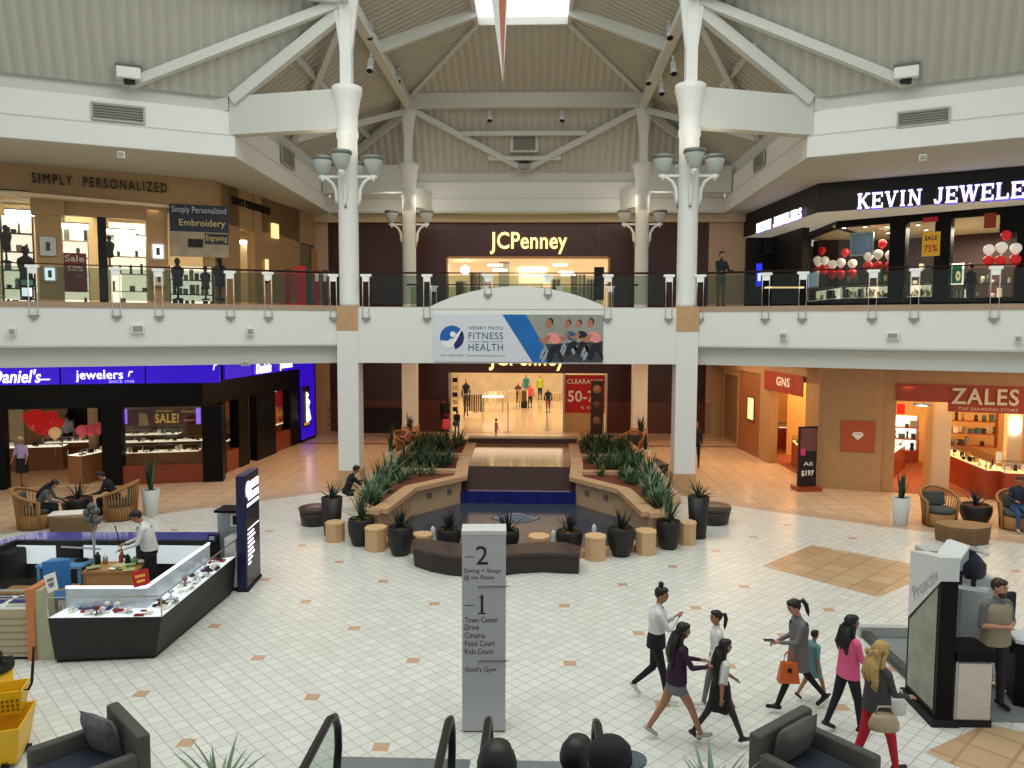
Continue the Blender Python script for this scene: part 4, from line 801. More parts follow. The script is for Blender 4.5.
# clothes racks, mannequins, stanchions
def rack(lab, x0, x1, ytop, ybase, cols, seed=1):
    p0, p1 = G(x0, ybase), G(x1, ybase); q = PL((p0.x, p0.y), (p1.x, p1.y)); zt = q.hit((x0+x1)/2, ytop)[1]; rnd = random.Random(seed)
    t = E('clothes_rack', lab, 'rack', q.P(q.L/2, 0)); b = B(); b.tube([q.P(0, 0), q.P(0, zt), q.P(q.L, zt), q.P(q.L, 0)], .02, 6); b.build('frame', CHROME, t)
    b = B(); n = max(3, int(q.L/.12))
    for k in range(n): x = q.L*(k+.5)/n; q.sbox(b, x-.04, x+.04, .4+rnd.uniform(0, .2), zt-.04, -.22, .22, rnd.randrange(len(cols)))
    b.build('clothes', [mat('cloth_%s' % (c,), c, .8) for c in cols], t)
rack('rack of dark and red clothes left inside the lower store entrance', 464, 482, 394, 420, [(40, 30, 30), (60, 46, 40), (170, 40, 36), (120, 90, 66)], 3)
rack('rack of pale clothes in the middle back of the lower store', 484, 506, 391, 411, [(220, 200, 160), (196, 170, 120), (236, 224, 190)], 4); rack('rack of mixed clothes at the back centre of the lower store', 508, 528, 390, 409, [(200, 170, 120), (110, 80, 60), (230, 210, 170)], 5)
rack('narrow rack near the chrome post at the right, lower store', 552, 561, 392, 408, [(216, 186, 140), (236, 220, 180)], 7)
def torso(lab, x, yt, yb, top, bot, bare=mat('mannequin_skin', (190, 150, 110), .5)):
    p = G(x, yb); h = EYE+(ray(x, yt)[2]/ray(x, yt)[1])*p.y; t = E('mannequin', lab, 'mannequin', p)
    b = B(); b.tube([p+Vector((-.09, 0, .02)), p+Vector((-.085, 0, .25*h)), p+Vector((-.08, 0, .5*h))], [.05, .06, .09], 8); b.tube([p+Vector((.09, 0, .02)), p+Vector((.085, 0, .25*h)), p+Vector((.08, 0, .5*h))], [.05, .06, .09], 8); b.build('trousers', bot, t)
    b = B(); b.lathe([(.17, .48*h), (.16, .52*h), (.13, .62*h), (.18, .76*h), (.17, .82*h), (.05, .86*h), (.045, .9*h)], p, 12, sy=.65); b.tube([p+Vector((-.17, 0, .8*h)), p+Vector((-.23, 0, .65*h)), p+Vector((-.22, .02, .5*h))], [.06, .05, .04], 7); b.tube([p+Vector((.17, 0, .8*h)), p+Vector((.23, 0, .65*h)), p+Vector((.22, .02, .5*h))], [.06, .05, .04], 7); b.build('top', top, t)
    b = B(); b.ell(p+Vector((0, 0, .945*h)), (.075, .09, .06*h), 10); b.build('head', bare, t)
    b = B(); b.lathe([(.28, 0), (.28, .015), (.02, .02)], p, 16); b.build('base', CHROME, t)
CL = lambda n, c: mat(n, c, .8)
torso('mannequin in a coral pink top in the lower store', 530, 384, 408, CL('coral_cloth', (226, 82, 84)), BLACKM); torso('mannequin in a lime green top at the back of the lower store', 540, 375, 400, CL('lime_cloth', (196, 206, 60)), BLACKM); torso('mannequin in a teal top at the back of the lower store', 526, 374, 401, CL('teal_cloth', (40, 128, 132)), CL('tan_cloth', (180, 140, 90))); torso('mannequin in a black jacket with red hem near the right post', 548, 388, 413, BLACKM, CL('red_cloth', (150, 40, 40))); torso('brown dressed mannequin left of the coral one', 518, 382, 407, CL('brown_cloth2', (92, 62, 44)), CL('cream_cloth', (190, 160, 110)))
torso('dark dressed mannequin at the left door edge of the lower store', 466, 378, 416, BLACKM, CL('brown_cloth3', (60, 42, 34)))
for lab, x in (('left', 508), ('right', 547)):
    p = G(x, 432 if x < 520 else 430); t = E('post_stand', 'slim chrome stanchion, %s one of two in the lower store entrance' % lab, 'stand', p)
    b = B(); b.lathe([(.17, 0), (.17, .03), (.03, .06), (.025, .1), (.025, 1.5), (.03, 1.52), (.01, 1.55)], p, 12); b.build('post', CHROME, t)
t = E('black_suitcase', 'tall dark case standing by the coral mannequin', 'case', G(524, 409)); p = G(524, 409); b = B(); b.rbox(p+Vector((0, 0, .6)), (.4, .3, 1.1), .06); b.build('body', BLACKM, t); b = B(); b.tube([p+Vector((-.1, 0, 1.1)), p+Vector((-.1, 0, 1.35)), p+Vector((.1, 0, 1.35)), p+Vector((.1, 0, 1.1))], .015, 6); b.build('handle', CHROME, t)
t = E('sale_table', 'white lit table display in the left middle of the lower store', 'table', G(491, 412)); p = G(493, 412); b = B(); b.box(p+Vector((0, 0, .95)), (1.3, .7, .06)); b.build('table_top', GLOWW, t)
for sx, sy in ((-1, -1), (1, -1), (1, 1), (-1, 1)): b = B(); b.box(p+Vector((.6*sx, .3*sy, .46)), (.05, .05, .92)); b.build('leg', CHROME, t)
t = E('wire_stand', 'tall chrome wire display rack at the left door edge of the lower store', 'rack', G(454, 433)); p = G(455, 433)
b = B()
for dx in (-.16, .16): b.tube([p+Vector((dx, 0, 0)), p+Vector((dx, 0, 2.9))], .015, 6)
for k in range(8): b.tube([p+Vector((-.16, 0, .3+.36*k)), p+Vector((.16, 0, .3+.36*k))], .012, 6)
b.build('frame', CHROME, t); b = B()
for k in range(7): b.box(p+Vector((0, .05, .46+.36*k)), (.24, .08, .22), 0, k % 2)
o = b.build('goods', [BLACKM, mat('goods_cream', (216, 190, 140), .5)], t); o['kind'] = 'stuff'
b = B(); b.box((-7.6, JY-.35, .4), (2.4, .5, .8), 0); b.box((-7.6, JY-.25, 1.0), (2.4, .28, .4)); o = b.build('dark_bench', BLACKM); tag(o, 'long dark low block against the maroon wall, left of the columns', 'bench')
# ---------------------------------------------------------------- right hand stores
LR1 = PL((9.3, 24.81), (19, 21.75)); LR2 = PL((8.5, 37.2), (9.3, 24.81))
ORED = mat('sign_red_brown', (150, 58, 36), .5, noise=.08)
def rs(q, b, x0, x1, z0, z1, o0=-.4, o1=0, mi=0, y=440): q.sbox(b, q.hit(x0, y, o1)[0], q.hit(x1, y, o1)[0], z0, z1, o0, o1, mi)
b = B()
rs(LR1, b, 818, 882, 0, 4.1, -.5, .0); rs(LR1, b, 882, 895, 0, 4.1, -.6, -.12)
zs0 = LR1.hit(930, 406)[1]; zs1 = LR1.hit(930, 386)[1]
LR1.sbox(b, LR1.hit(895, 440)[0], LR1.L, zs1, 4.1, -.4, -.12)
S(b, 'wall_right_store', BROWNW); b = B()
rs(LR2, b, 804.5, 818, 0, 4.1, -.5, .0); zg = LR2.hit(785, 390)[1]; LR2.sbox(b, 0, LR2.L-.2, 3.35, 4.1, -.4, 0); rs(LR2, b, 759, 769, 0, 3.4, -.3, .02); rs(LR2, b, 738, 759, 0, 3.4, -.35, 0, 1)
rs(LR2, b, 722, 738, 0, 3.4, -.4, -.1, 2)
S(b, 'wall_right_store', [BROWNW, mat('red_brown_wall', (150, 96, 58), .5, noise=.1), mat('pale_brown_wall', (188, 150, 120), .6)])
b = B(); fr, w_, h_ = LR2.prect(725, 372, 737, 443, -.08); b.box(fr[0], (w_, .06, 2.9), LR2.rz); S(b, 'door_2', mat('grey_brown_door', (128, 98, 66), .5))
poster('light_window', 'small glowing tall niche in the receding right wall', 'light', LR2, 747.5, 397, 754.5, 420, .03, GLOWY, frame=WOODR)
t, fr, w_, h_ = poster('store_sign', 'red brown hanging sign with pale GNS letters, right hand side store', 'sign', LR2, 764, 373, 803, 393, .1, ORED, [('GNS', .02, .05, .34, .45, PALET, .02)]); b = B(); b.box(Vector(fr[0])+LR2.d*w_*.24+LR2.n*.012, (.02, .02, h_), LR2.rz); b.build('seam', mat('seam_red', (186, 110, 90), .5), t)
t, fr, w_, h_ = poster('store_sign', 'wide red brown sign board over the right store with ZALES lettering', 'sign', LR1, 896, 386, 1100, 404, .0, ORED)
b = B(); fr, w_, h_ = LR1.prect(951, 388.5, 1019, 405, .05); txt(b, 'ZALES', fr, w_, h_, off=.02, th=.04); b.build('lettering', mat('tan_letters', (206, 188, 158), .5, noise=0), t)
b = B(); fr, w_, h_ = LR1.prect(958, 408, 1018, 411, .02); txt(b, 'THE DIAMOND STORE', fr, w_, h_, th=.02); b.build('small_lettering', mat('tan_letters', (206, 188, 158), .5, noise=0), t)
b = B(); fr, w_, h_ = LR1.prect(948, 403, 1100, 414, -.02); b.box(fr[0], (w_, .1, h_), LR1.rz); b.build('lower_board', ORED, t)
# diamond plaque
t, fr, w_, h_ = poster('plaque', 'square red brown plaque with a white diamond on the stone pier', 'sign', LR1, 841, 421, 875, 452, .04, mat('plaque_red', (176, 82, 46), .5, noise=.05)); o = Vector(fr[0]); b = B()
P_ = lambda x, z: o+LR1.d*x*w_+Vector((0, 0, z*h_))+LR1.n*.01
for tri in (((-.18, .07), (-.11, .14), (-.05, .07)), ((-.1, .14), (.0, .14), (-.05, .075)), ((-.04, .07), (.0, .135), (.04, .07)), ((.0, .14), (.1, .14), (.05, .075)), ((.05, .07), (.11, .14), (.18, .07)), ((-.18, .06), (-.05, .06), (0, -.12)), ((-.045, .06), (.045, .06), (0, -.11)), ((.05, .06), (.18, .06), (0, -.12))): b.add([P_(*k) for k in tri], [(0, 1, 2)])
b.build('diamond', PALET, t)
# interiors
b = B(); b.prism([(9.4, 24.9), (18.9, 21.9), (21, 30), (9.2, 37)], .0, .012); S(b, 'floor_store', mat('store_red_carpet', (150, 82, 60), .8, noise=.15, scale=3))
b = B(); b.prism([(9.4, 24.9), (19, 21.9), (21, 30), (9., 37)], 3.5, 3.6); S(b, 'ceiling_store', mat('store_ceiling_cream', (232, 218, 188), .6))
b = B(); LR1.sbox(b, -1, 12, 0, 3.5, -6.7, -6.5); LR2.sbox(b, -2, 6.7, 0, 3.5, -3.7, -3.5); LR2.sbox(b, 4.2, 4.3, 0, 3.5, -3.6, -.38); S(b, 'wall_right_store_inside', mat('store_gold_wall', (222, 176, 106), .6, noise=.08))
light('store_light', 'AREA', (14.5, 26, 3.4), 330, (255, 208, 146), 6, 4); light('store_light', 'AREA', (10.9, 29.8, 3.4), 190, (255, 208, 146), 2, 4)
ZW = mat('store_cherry_wood', (150, 62, 34), .35, noise=.2, scale=5)
b = B(); rs(LR1, b, 932, 951, 0, 3.5, -1.6, -1.2, 0); rs(LR1, b, 926, 932, 0, 3.5, -1.5, -1.1, 1); rs(LR1, b, 1007, 1022, 0, 3.5, -2.4, -2., 0); S(b, 'column_store', [CREAMI, mat('gold_column', (206, 158, 92), .5)])
pA, pB, pC, pD = G(933, 474), G(1000, 502), G(1080, 500), G(975, 492)
q1 = PL((pA.x, pA.y), (pB.x-.3, pB.y)); q2 = PL((pB.x-.25, pB.y), (pB.x+3.5, pB.y-.9))
case('display_case', 'long cherry wood jewellery case angled across the right store front', q1, 0, q1.L-.35, 0, .012, .88, .7, ZW, GLOWY, seed=61, ng=26, gl=.28)
case('display_case', 'cherry wood jewellery case at the right edge of the right store front', q2, .3, q2.L, .0, .012, .88, .7, ZW, GLOWY, seed=62, ng=22, gl=.28)
q3 = PL((G(896, 466).x, G(896, 466).y), (G(925, 463).x, G(925, 463).y)); case('display_case', 'lit case left inside the right store, behind the entrance', q3, 0, q3.L, -.2, .012, .9, .6, ZW, GLOWW, seed=63, gl=.3)
q4 = PL((G(950, 455).x, G(950, 455).y), (G(1040, 452).x, G(1040, 452).y)); case('display_case', 'long back counter of the right store under the lamp', q4, 0, q4.L, 0, .012, 1.0, .6, ZW, GLOWY, seed=64, gl=.25)
q3 = PL((G(893, 478).x, G(893, 478).y), (G(905, 468).x, G(905, 468).y)); case('display_case', 'small lit case partly hidden by the stone pier at the store entrance', q3, 0, q3.L, 0, .012, .85, .5, ZW, GLOWW, seed=65, gl=.2)
shelves('lit wall shelf at the left back of the right store', LR1, 897, 417, 925, -4.5, 3, ZW, GLOWW, 66, .8, zb=.7)
shelves('dark back wall cabinet of the right store', LR1, 953, 410, 1006, -5.2, 3, ZW, None, 67, .7, zb=.9)
t = E('wall_light', 'glowing white oval lamp on the column in the right store', 'light', LR1.P(*LR1.hit(1016, 425, -1.9), -1.9)); b = B(); s_, z_ = LR1.hit(1016, 426, -1.9); b.ell(LR1.P(s_, z_, -1.9), (.14, .09, .3), 12); b.build('shade', LAMPW, t); b = B(); b.box(LR1.P(s_, z_, -1.98), (.16, .04, .36), LR1.rz); b.build('back_plate', CHROME, t)
spot('bright downlight at the entrance ceiling of the right store', G(922, 405, 3.49), .13)
poster('price_card', 'white upright card on the angled cherry wood case', 'card', LR1, 996, 452, 1002, 463, -.3, PALET); poster('wall_picture', 'small red picture high at the left of the right store', 'picture', LR1, 897, 404, 905, 414, -3, RED)
t = E('cash_register', 'dark register on the back counter beside the cream column', 'register', LR1.P(*LR1.hit(951, 446, -1.9), -1.9)); b = B(); s_, z_ = LR1.hit(949, 442, -2); q4.sbox(b, .1, .5, 1.28, 1.5, -.4, -.1); b.build('body', BLACKM, t); b = B(); q4.sbox(b, .15, .45, 1.5, 1.75, -.3, -.25); b.build('screen', mat('dark_screen', (50, 46, 44), .2), t)
# side store GNS
q5 = PL((G(777, 448).x, G(777, 448).y), (G(803, 449).x, G(803, 449).y)); case('display_case', 'lit case in the doorway of the side store, right hand', q5, 0, q5.L-.3, .2, .012, .9, .5, ZW, GLOWW, seed=71, gl=.25)
q6 = PL((G(791, 463).x, G(791, 463).y), (G(803, 476).x, G(803, 476).y)); case('display_case', 'cherry wood case beside the tall black standee', q6, 0, q6.L, 0, .012, .85, .4, ZW, GLOWY, seed=72, gl=.2)
shelves('small cherry shelf with goods at the back of the side store', LR2, 787, 412, 801, -2.5, 2, ZW, None, 73, .9, zb=1.0)
# standee
t = E('standee', 'tall black advertising standee with pink picture in front of the stone pier', 'sign', G(809, 490)); pa, pb = G(797, 491.5), G(821, 491); q = PL((pa.x, pa.y), (pb.x, pb.y)); s0, s1 = q.hit(801, 450)[0], q.hit(819, 450)[0]; zt = q.hit(810, 427)[1]
b = B(); q.sbox(b, 0, q.L, 0, .14, -.45, .08); b.build('base', ZW, t); b = B(); q.sbox(b, s0, s1, .14, zt, -.22, -.12); b.build('board', mat('standee_black', (30, 20, 22), .35), t)
b = B(); q.sbox(b, s0+.03, s1-.03, zt*.62, zt-.06, -.12, -.11); b.build('photo', mat('standee_photo', (110, 66, 62), .5, noise=.7, scale=3), t)
b = B(); q.sbox(b, s0+.05, s0+.2, zt*.55, zt*.66, -.11, -.1); b.build('pink_patch', mat('hot_pink', (206, 66, 120), .5), t)
b = B(); f0 = q.fr((s0+s1)/2, zt*.42, -.11); txt(b, 'All', f0, .3, .12); f0 = q.fr((s0+s1)/2, zt*.27, -.11); txt(b, '$197', f0, .42, .2, off=.02); b.build('lettering', PALET, t)
# ================================================================ RAILINGS, LAMPS, BANNERS, CEILING FITTINGS
RAILM = mat('dark_rail_wood', (58, 36, 30), .35, noise=.1)
POSTM = mat('post_white_metal', (232, 232, 226), .4, 0, noise=.03, emit=.12)  # small emission added so the thin unlit rods read white
def railing(lab, q, s0, s1, posts, off=.0, arch_=()):
    t = E('glass_railing', lab, 'railing', q.P((s0+s1)/2, 5.88, off-.12), q.rz)
    b = B(); b.tube([q.P(s0, 6.9, off-.12), q.P(s1, 6.9, off-.12)], .042, 10); b.build('handrail', RAILM, t)
    ed = [s0]+posts+[s1]
    for i in range(len(ed)-1):
        if ed[i+1]-ed[i] > .4: b = B(); q.sbox(b, ed[i]+.14, ed[i+1]-.14, 5.93, 6.82, off-.13, off-.115); b.build('glass_panel', GLASS, t)
    for k_, s in enumerate(posts):
        zb = 6.24 if k_ in arch_ else 5.5
        b = B()
        for k in (-.1, .1): b.tube([q.P(s+k, zb, off+.06), q.P(s+k, 6.72, off+.02)], .016, 6)
        b.add([q.P(s-.12, 6.78, off+.05), q.P(s+.12, 6.78, off+.05), q.P(s+.09, 6.62, off+.05), q.P(s-.09, 6.62, off+.05), q.P(s-.12, 6.78, off-.0), q.P(s+.12, 6.78, off-.0), q.P(s+.09, 6.62, off-.0), q.P(s-.09, 6.62, off-.0)], [(0, 1, 2, 3), (7, 6, 5, 4), (0, 4, 5, 1), (3, 2, 6, 7), (1, 5, 6, 2), (0, 3, 7, 4)])
        q.sbox(b, s-.16, s+.16, 6.78, 6.85, off-.1, off+.07)
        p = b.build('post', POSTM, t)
        b = B(); b.add([q.P(s-.14, zb, off+.07), q.P(s+.14, zb, off+.07), q.P(s, zb-.16, off+.07), q.P(s-.14, zb, off), q.P(s+.14, zb, off), q.P(s, zb-.16, off)], [(0, 2, 1), (3, 4, 5), (0, 1, 4, 3), (1, 2, 5, 4), (2, 0, 3, 5)]); o = b.build('bracket', mat('bracket_grey', (150, 150, 142), .4, .5), None); inv = pm(t).inverted(); o.data.transform(inv); o.parent = p
    return t
sx = lambda q, x: q.hit(x, 290)[0]
railing('long glass railing on the left balcony in front of the tan gift shop', BL, -4, BL.L-.1, [-2]+[sx(BL, x) for x in (33, 116, 158.5, 230, 268, 333)])
railing('long glass railing on the right balcony in front of the black jeweller', BR, .1, BR.L+4, [sx(BR, x) for x in (700.5, 766, 803, 873, 915, 995)]+[BR.L+3.5])
# bridge railing: short lengths left and right of the arch and over it
t = railing('glass railing across the bridge above the hanging banner', BP, .35, BP.L-.3, [sx(BP, x) for x in (366, 427, 488, 548, 608, 669)], .0, (2, 3))
q2 = PL((-5.3, 30.2), (4.1, 30.2)); railing('second glass railing on the far side of the bridge', q2, .1, q2.L-.1, [1.2, 3.2, 6.2, 8.2], 0)
# lamps on the columns
FROST = mat('frosted_bowl', (168, 174, 168), .25, noise=.05, emit=.06)
def bowl_lamp(lab, x, y, az):
    t = E('column_lamp', lab, 'lamp', (x, y, 9.0), az)
    d = Vector((math.cos(az), math.sin(az), 0)); c = Vector((x, y, 0))
    b = B(); pts = [c+d*.31+Vector((0, 0, 8.9)), c+d*.36+Vector((0, 0, 9.2)), c+d*.38+Vector((0, 0, 9.5)), c+d*.5+Vector((0, 0, 9.72)), c+d*.66+Vector((0, 0, 9.84)), c+d*.86+Vector((0, 0, 9.88))]
    b.tube(pts, [.06, .07, .06, .05, .05, .04], 8); b.beam(c+d*.3+Vector((0, 0, 9.9)), c+d*.92+Vector((0, 0, 9.9)), .08, .07); b.build('bracket', WHITE, t)
    b = B(); b.lathe([(.06, 9.93), (.1, 9.95), (.2, 10.08), (.27, 10.28), (.31, 10.42), (.3, 10.5), (.28, 10.46), (.24, 10.3), (.05, 10.0)], c+d*.8, 20); b.build('bowl', FROST, t)
    b = B(); b.lathe([(.315, 10.4), (.33, 10.44), (.33, 10.5), (.31, 10.52), (.29, 10.5), (.3, 10.42)], c+d*.8, 20); b.build('rim', mat('dark_rim', (110, 116, 112), .4, .4), t)
    b = B(); b.lathe([(.02, 9.75), (.05, 9.8), (.1, 9.94), (.02, 9.95)], c+d*.8, 12); b.build('finial', WHITE, t)
    light('bowl_uplight', 'POINT', tuple(c+d*.8+Vector((0, 0, 10.8))), 10 if i < 2 else 24, (255, 244, 226), .4)
for i, (x, y) in enumerate(COLS):
    nm = ('front left column', 'front right column', 'rear left column', 'rear right column')[i]
    for az, s in ((180, 'left'), (0, 'right'), (-90, 'near'), (90, 'far')):
        if i > 1 and s in ('near', 'far'): continue
        bowl_lamp('frosted bowl lamp on a white scroll bracket, %s side of the %s' % (s, nm), x, y, R(az))
# the big banner on the bridge
t = E('fitness_banner', 'wide white and blue Henry Mayo fitness banner hanging on the bridge', 'banner', BP.P(BP.hit(518, 362)[0], 4.13, .03), BP.rz)
fr, w_, h_ = BP.prect(434, 314.5, 603, 362, .04); o = Vector(fr[0]); U, V, N = BP.d, Vector((0, 0, 1)), BP.n
bp = lambda u, v, k=.003: o+U*((u-.5)*w_)+V*((.5-v)*h_)+N*k
b = B(); b.box(o-N*.015, (w_, .03, h_), BP.rz); b.build('sheet', mat('banner_white', (214, 218, 222), .6, noise=.02), t)
b = B(); b.add([bp(.405, 0), bp(.545, 0), bp(.71, 1), bp(.585, 1)], [(0, 1, 2, 3)]); b.build('blue_band', mat('banner_blue', (20, 104, 176), .6, noise=.25, scale=1.2), t)
b = B(); b.add([bp(.545, 0, .002), bp(1, 0, .002), bp(1, 1, .002), bp(.71, 1, .002)], [(0, 1, 2, 3)]); b.build('photo_ground', mat('photo_ground', (150, 150, 138), .6, noise=.2, scale=1.5), t)
b = B(); b.add([bp(.66, .62, .004), bp(1, .55, .004), bp(1, 1, .004), bp(.71, 1, .004)], [(0, 1, 2, 3)]); b.build('photo_floor', mat('photo_dark', (62, 62, 66), .6, noise=.5, scale=4), t)
def blob(b, u, v, ru, rv, mi=0, rot=0, k=.006):
    n = 14; c, s = math.cos(rot), math.sin(rot); P = []
    for i in range(n):
        a = 2*PI*i/n; x, y = ru*w_*math.cos(a), rv*h_*math.sin(a); P.append(bp(u, v, k)+U*(x*c-y*s)+V*(x*s+y*c))
    b.add(P, [tuple(range(n))], mi)
pm_ = [mat('photo_pink', (232, 146, 136), .6), mat('photo_skin', (176, 112, 86), .6), mat('photo_hair', (46, 34, 32), .6), mat('photo_black', (26, 26, 32), .6), mat('photo_teal', (44, 92, 124), .6), mat('photo_grey', (150, 156, 164), .6)]
for k, (u, v, sc_, cl_) in enumerate(((.7, .4, .95, 0), (.805, .37, .78, 4), (.87, .36, .74, 3), (.94, .38, .9, 0))):
    b = B(); z = .006+k*.0
    blob(b, u+.01, v+.1*sc_, .045*sc_, .075*sc_*1.6, cl_, -.5, .006); blob(b, u-.035*sc_, v+.12*sc_, .035*sc_, .05*sc_, 1, .7, .0065); blob(b, u-.055*sc_, v+.17*sc_, .03*sc_, .04*sc_, 1, -.4, .007)
    blob(b, u-.02*sc_, v-.22*sc_, .019*sc_, .1*sc_, 1, 0, .0075); blob(b, u-.012*sc_, v-.26*sc_, .021*sc_, .09*sc_, 2, 0, .007)
    blob(b, u+.02*sc_, v+.34*sc_, .042*sc_, .09*sc_, 3, .5, .0065); blob(b, u-.01*sc_, v+.5*sc_, .022*sc_, .15*sc_, 3, -.2, .007)
    for du, dv in ((-.055, .42), (-.045, .5), (.05, .48)): blob(b, u+du*sc_, v+dv*sc_, .012*sc_, .16*sc_, 5 if du < 0 else 3, du*8, .0055)
    b.build('cyclist_photo', pm_, t)
lg = mat('logo_blue', (24, 98, 172), .5, noise=0); ln = mat('logo_navy', (34, 38, 98), .5, noise=0); lw = mat('logo_white', (235, 238, 240), .5, noise=0); lt = mat('banner_text', (88, 104, 128), .5, noise=0)
b = B(); cu, cv = .107, .49
def arc(b, r0, r1, a0, a1, k, mi=0, du=0, dv=0, n=24):
    P = []
    for i in range(n+1): a = a0+(a1-a0)*i/n; P.append((math.cos(a), math.sin(a)))
    vs = [bp(cu+du, cv+dv, k)+U*(x*r1*h_)+V*(y*r1*h_) for x, y in P]+[bp(cu+du, cv+dv, k)+U*(x*r0*h_)+V*(y*r0*h_) for x, y in P]
    b.add(vs, [(i, i+1, n+2+i, n+1+i) for i in range(n)], mi)
arc(b, 0, .255, R(20), R(215), .005, 0); arc(b, .0, .255, R(-75), R(30), .005, 1); arc(b, 0, .06, 0, 2*PI, .009, 2, .005, -.07)
P = [(-.245, -.06), (-.2, -.16), (.0, -.08), (.1, .08), (.23, .2), (.14, .02), (.02, -.12), (-.06, -.26), (-.1, -.22), (-.04, -.1), (-.12, -.12)]
b.add([bp(cu, cv, .008)+U*x*h_+V*y*h_ for x, y in P[:7]], [(0, 1, 2), (2, 6, 5, 3), (3, 5, 4)], 2); b.add([bp(cu, cv, .0085)+U*x*h_+V*y*h_ for x, y in ((-.24, -.12), (-.05, -.1), (.1, .06), (.2, .2), (.12, -.02), (.0, -.2), (-.1, -.22))], [(0, 1, 6), (1, 2, 5, 6), (2, 3, 4, 5)], 2)
b.build('logo', [lg, ln, lw], t)
for body, u, v, ww, hh, bd in (('HENRY MAYO', .31, .285, .2, .075, 0), ('FITNESS', .308, .45, .205, .145, .005), ('AND', .308, .575, .04, .04, 0), ('HEALTH', .308, .69, .205, .145, .005), ('661.200.2348   henrymayofitness.com', .23, .87, .38, .045, 0)):
    b = B(); txt(b, body, (bp(u, v, .004), U, V, N), ww*w_, hh*h_, off=bd, th=.004); b.build('lettering', lt, t)
b = B()
for u0, u1 in ((.205, .28), (.337, .41)): b.add([bp(u0, .57), bp(u1, .57), bp(u1, .58), bp(u0, .58)], [(0, 1, 2, 3)])
b.build('rule', lt, t)
# pennant hanging from the roof
t = E('pennant', 'long red brown and white pointed pennant hanging below the skylight', 'pennant', D(503, 84, 24.))
a0, a1, tip = D(488, -26, 24.), D(507, -26, 24.), D(503, 84, 24.); am = a0.lerp(a1, .42); tw = Vector((.05, -.25, 0))
b = B(); b.add([am+tw, a1, tip, am+tw+Vector((0, .02, 0)), a1+Vector((0, .02, 0)), tip+Vector((0, .02, 0))], [(0, 2, 1), (3, 4, 5), (0, 1, 4, 3)]); b.build('red_side', mat('pennant_red', (176, 112, 92), .7, noise=.15, scale=2), t)
b = B(); b.add([a0, am+tw, tip, a0+Vector((0, .03, 0)), tip+Vector((0, .03, 0))], [(0, 2, 1), (0, 3, 4, 2)]); b.add([a1+Vector((.07, 0, 0)), a1, tip], [(0, 1, 2)]); b.build('white_side', mat('pennant_white', (224, 220, 212), .7), t)
b = B(); b.tube([(a0+a1)/2, (a0+a1)/2+Vector((0, 0, 3))], .012, 5); b.build('cord', CHROME, t)
# vents on the fascia, small boxes below, floodlights at the strut feet, track spots
def vent(lab, q, x0, y0, x1, y1, off):
    fr, w_, h_ = q.prect(x0, y0, x1, y1, off); t = E('wall_vent', lab, 'vent', Vector(fr[0])-Vector((0, 0, h_/2)), q.rz); o = Vector(fr[0])
    b = B()
    for dz, sz in ((h_/2, .05), (-h_/2, .05)): b.box(o+Vector((0, 0, dz)), (w_+.05, .06, sz), q.rz)
    for dx in (-w_/2, w_/2): b.box(o+q.d*dx, (.05, .06, h_), q.rz)
    b.build('frame', mat('vent_frame', (170, 170, 160), .5), t)
    b = B(); n = 6; b.box(o-q.n*.02, (w_, .02, h_), q.rz, 1)
    for k in range(n): b.box(o+Vector((0, 0, h_*((k+.5)/n-.5))), (w_, .05, h_/n*.45), q.rz, 0, .5)
    b.build('slats', [mat('vent_slat', (150, 150, 140), .5), mat('vent_dark', (100, 100, 94), .6)], t)
vent('long grey louvre vent on the left fascia', FL, 92, 105, 144, 121, 0); vent('long grey louvre vent on the right fascia', FR, 898, 110, 949, 125, 0)
vent('short grey vent on the receding left fascia', FLS, 282, 149, 294, 166, 0.02); vent('short grey vent on the receding right fascia', FRS, 754, 154, 764, 168, 0.02)
def small(name, lab, cat, q, x0, y0, x1, y1, off, dep, mt, inner):
    fr, w_, h_ = q.prect(x0, y0, x1, y1, off+dep); o = Vector(fr[0]); t = E(name, lab, cat, o-q.n*dep-Vector((0, 0, h_/2)), q.rz)
    b = B(); b.rbox(o-q.n*dep/2, (w_, dep, h_), .02, q.rz); b.build('housing', mt, t); b = B(); b.box(o+q.n*.005, (w_*.72, .02, h_*.6), q.rz); b.build('face', inner, t); return t
small('wall_speaker', 'small square grille under the left fascia', 'speaker', FL, 117, 151, 125, 158, -.05, .08, CREAM, mat('vent_slat', (150, 150, 140), .5)); small('wall_speaker', 'small square grille under the right fascia', 'speaker', FR, 919, 154, 927, 161, -.05, .08, CREAM, mat('vent_slat', (150, 150, 140), .5))
GREYF = mat('grey_face', (150, 150, 144), .4)
small('emergency_light', 'white emergency light box with grey face on the left balcony front', 'light', BL, 131, 324, 144.5, 333.5, 0, .12, WHITE, GREYF); small('emergency_light', 'white emergency light box with grey face on the right balcony front', 'light', BR, 886, 332, 899, 339.5, 0, .12, WHITE, GREYF)
for lab, q, x, y in (('far left end of the left balcony front', BL, 12, 331.5), ('left balcony front near the column', BL, 250.5, 331.5), ('right balcony front near the column', BR, 783, 336), ('right end of the right balcony front', BR, 1018, 339)):
    small('camera_box', 'small white camera housing on the '+lab, 'camera', q, x-3.6, y-4, x+3.6, y+4, 0, .16, WHITE, GREYF)
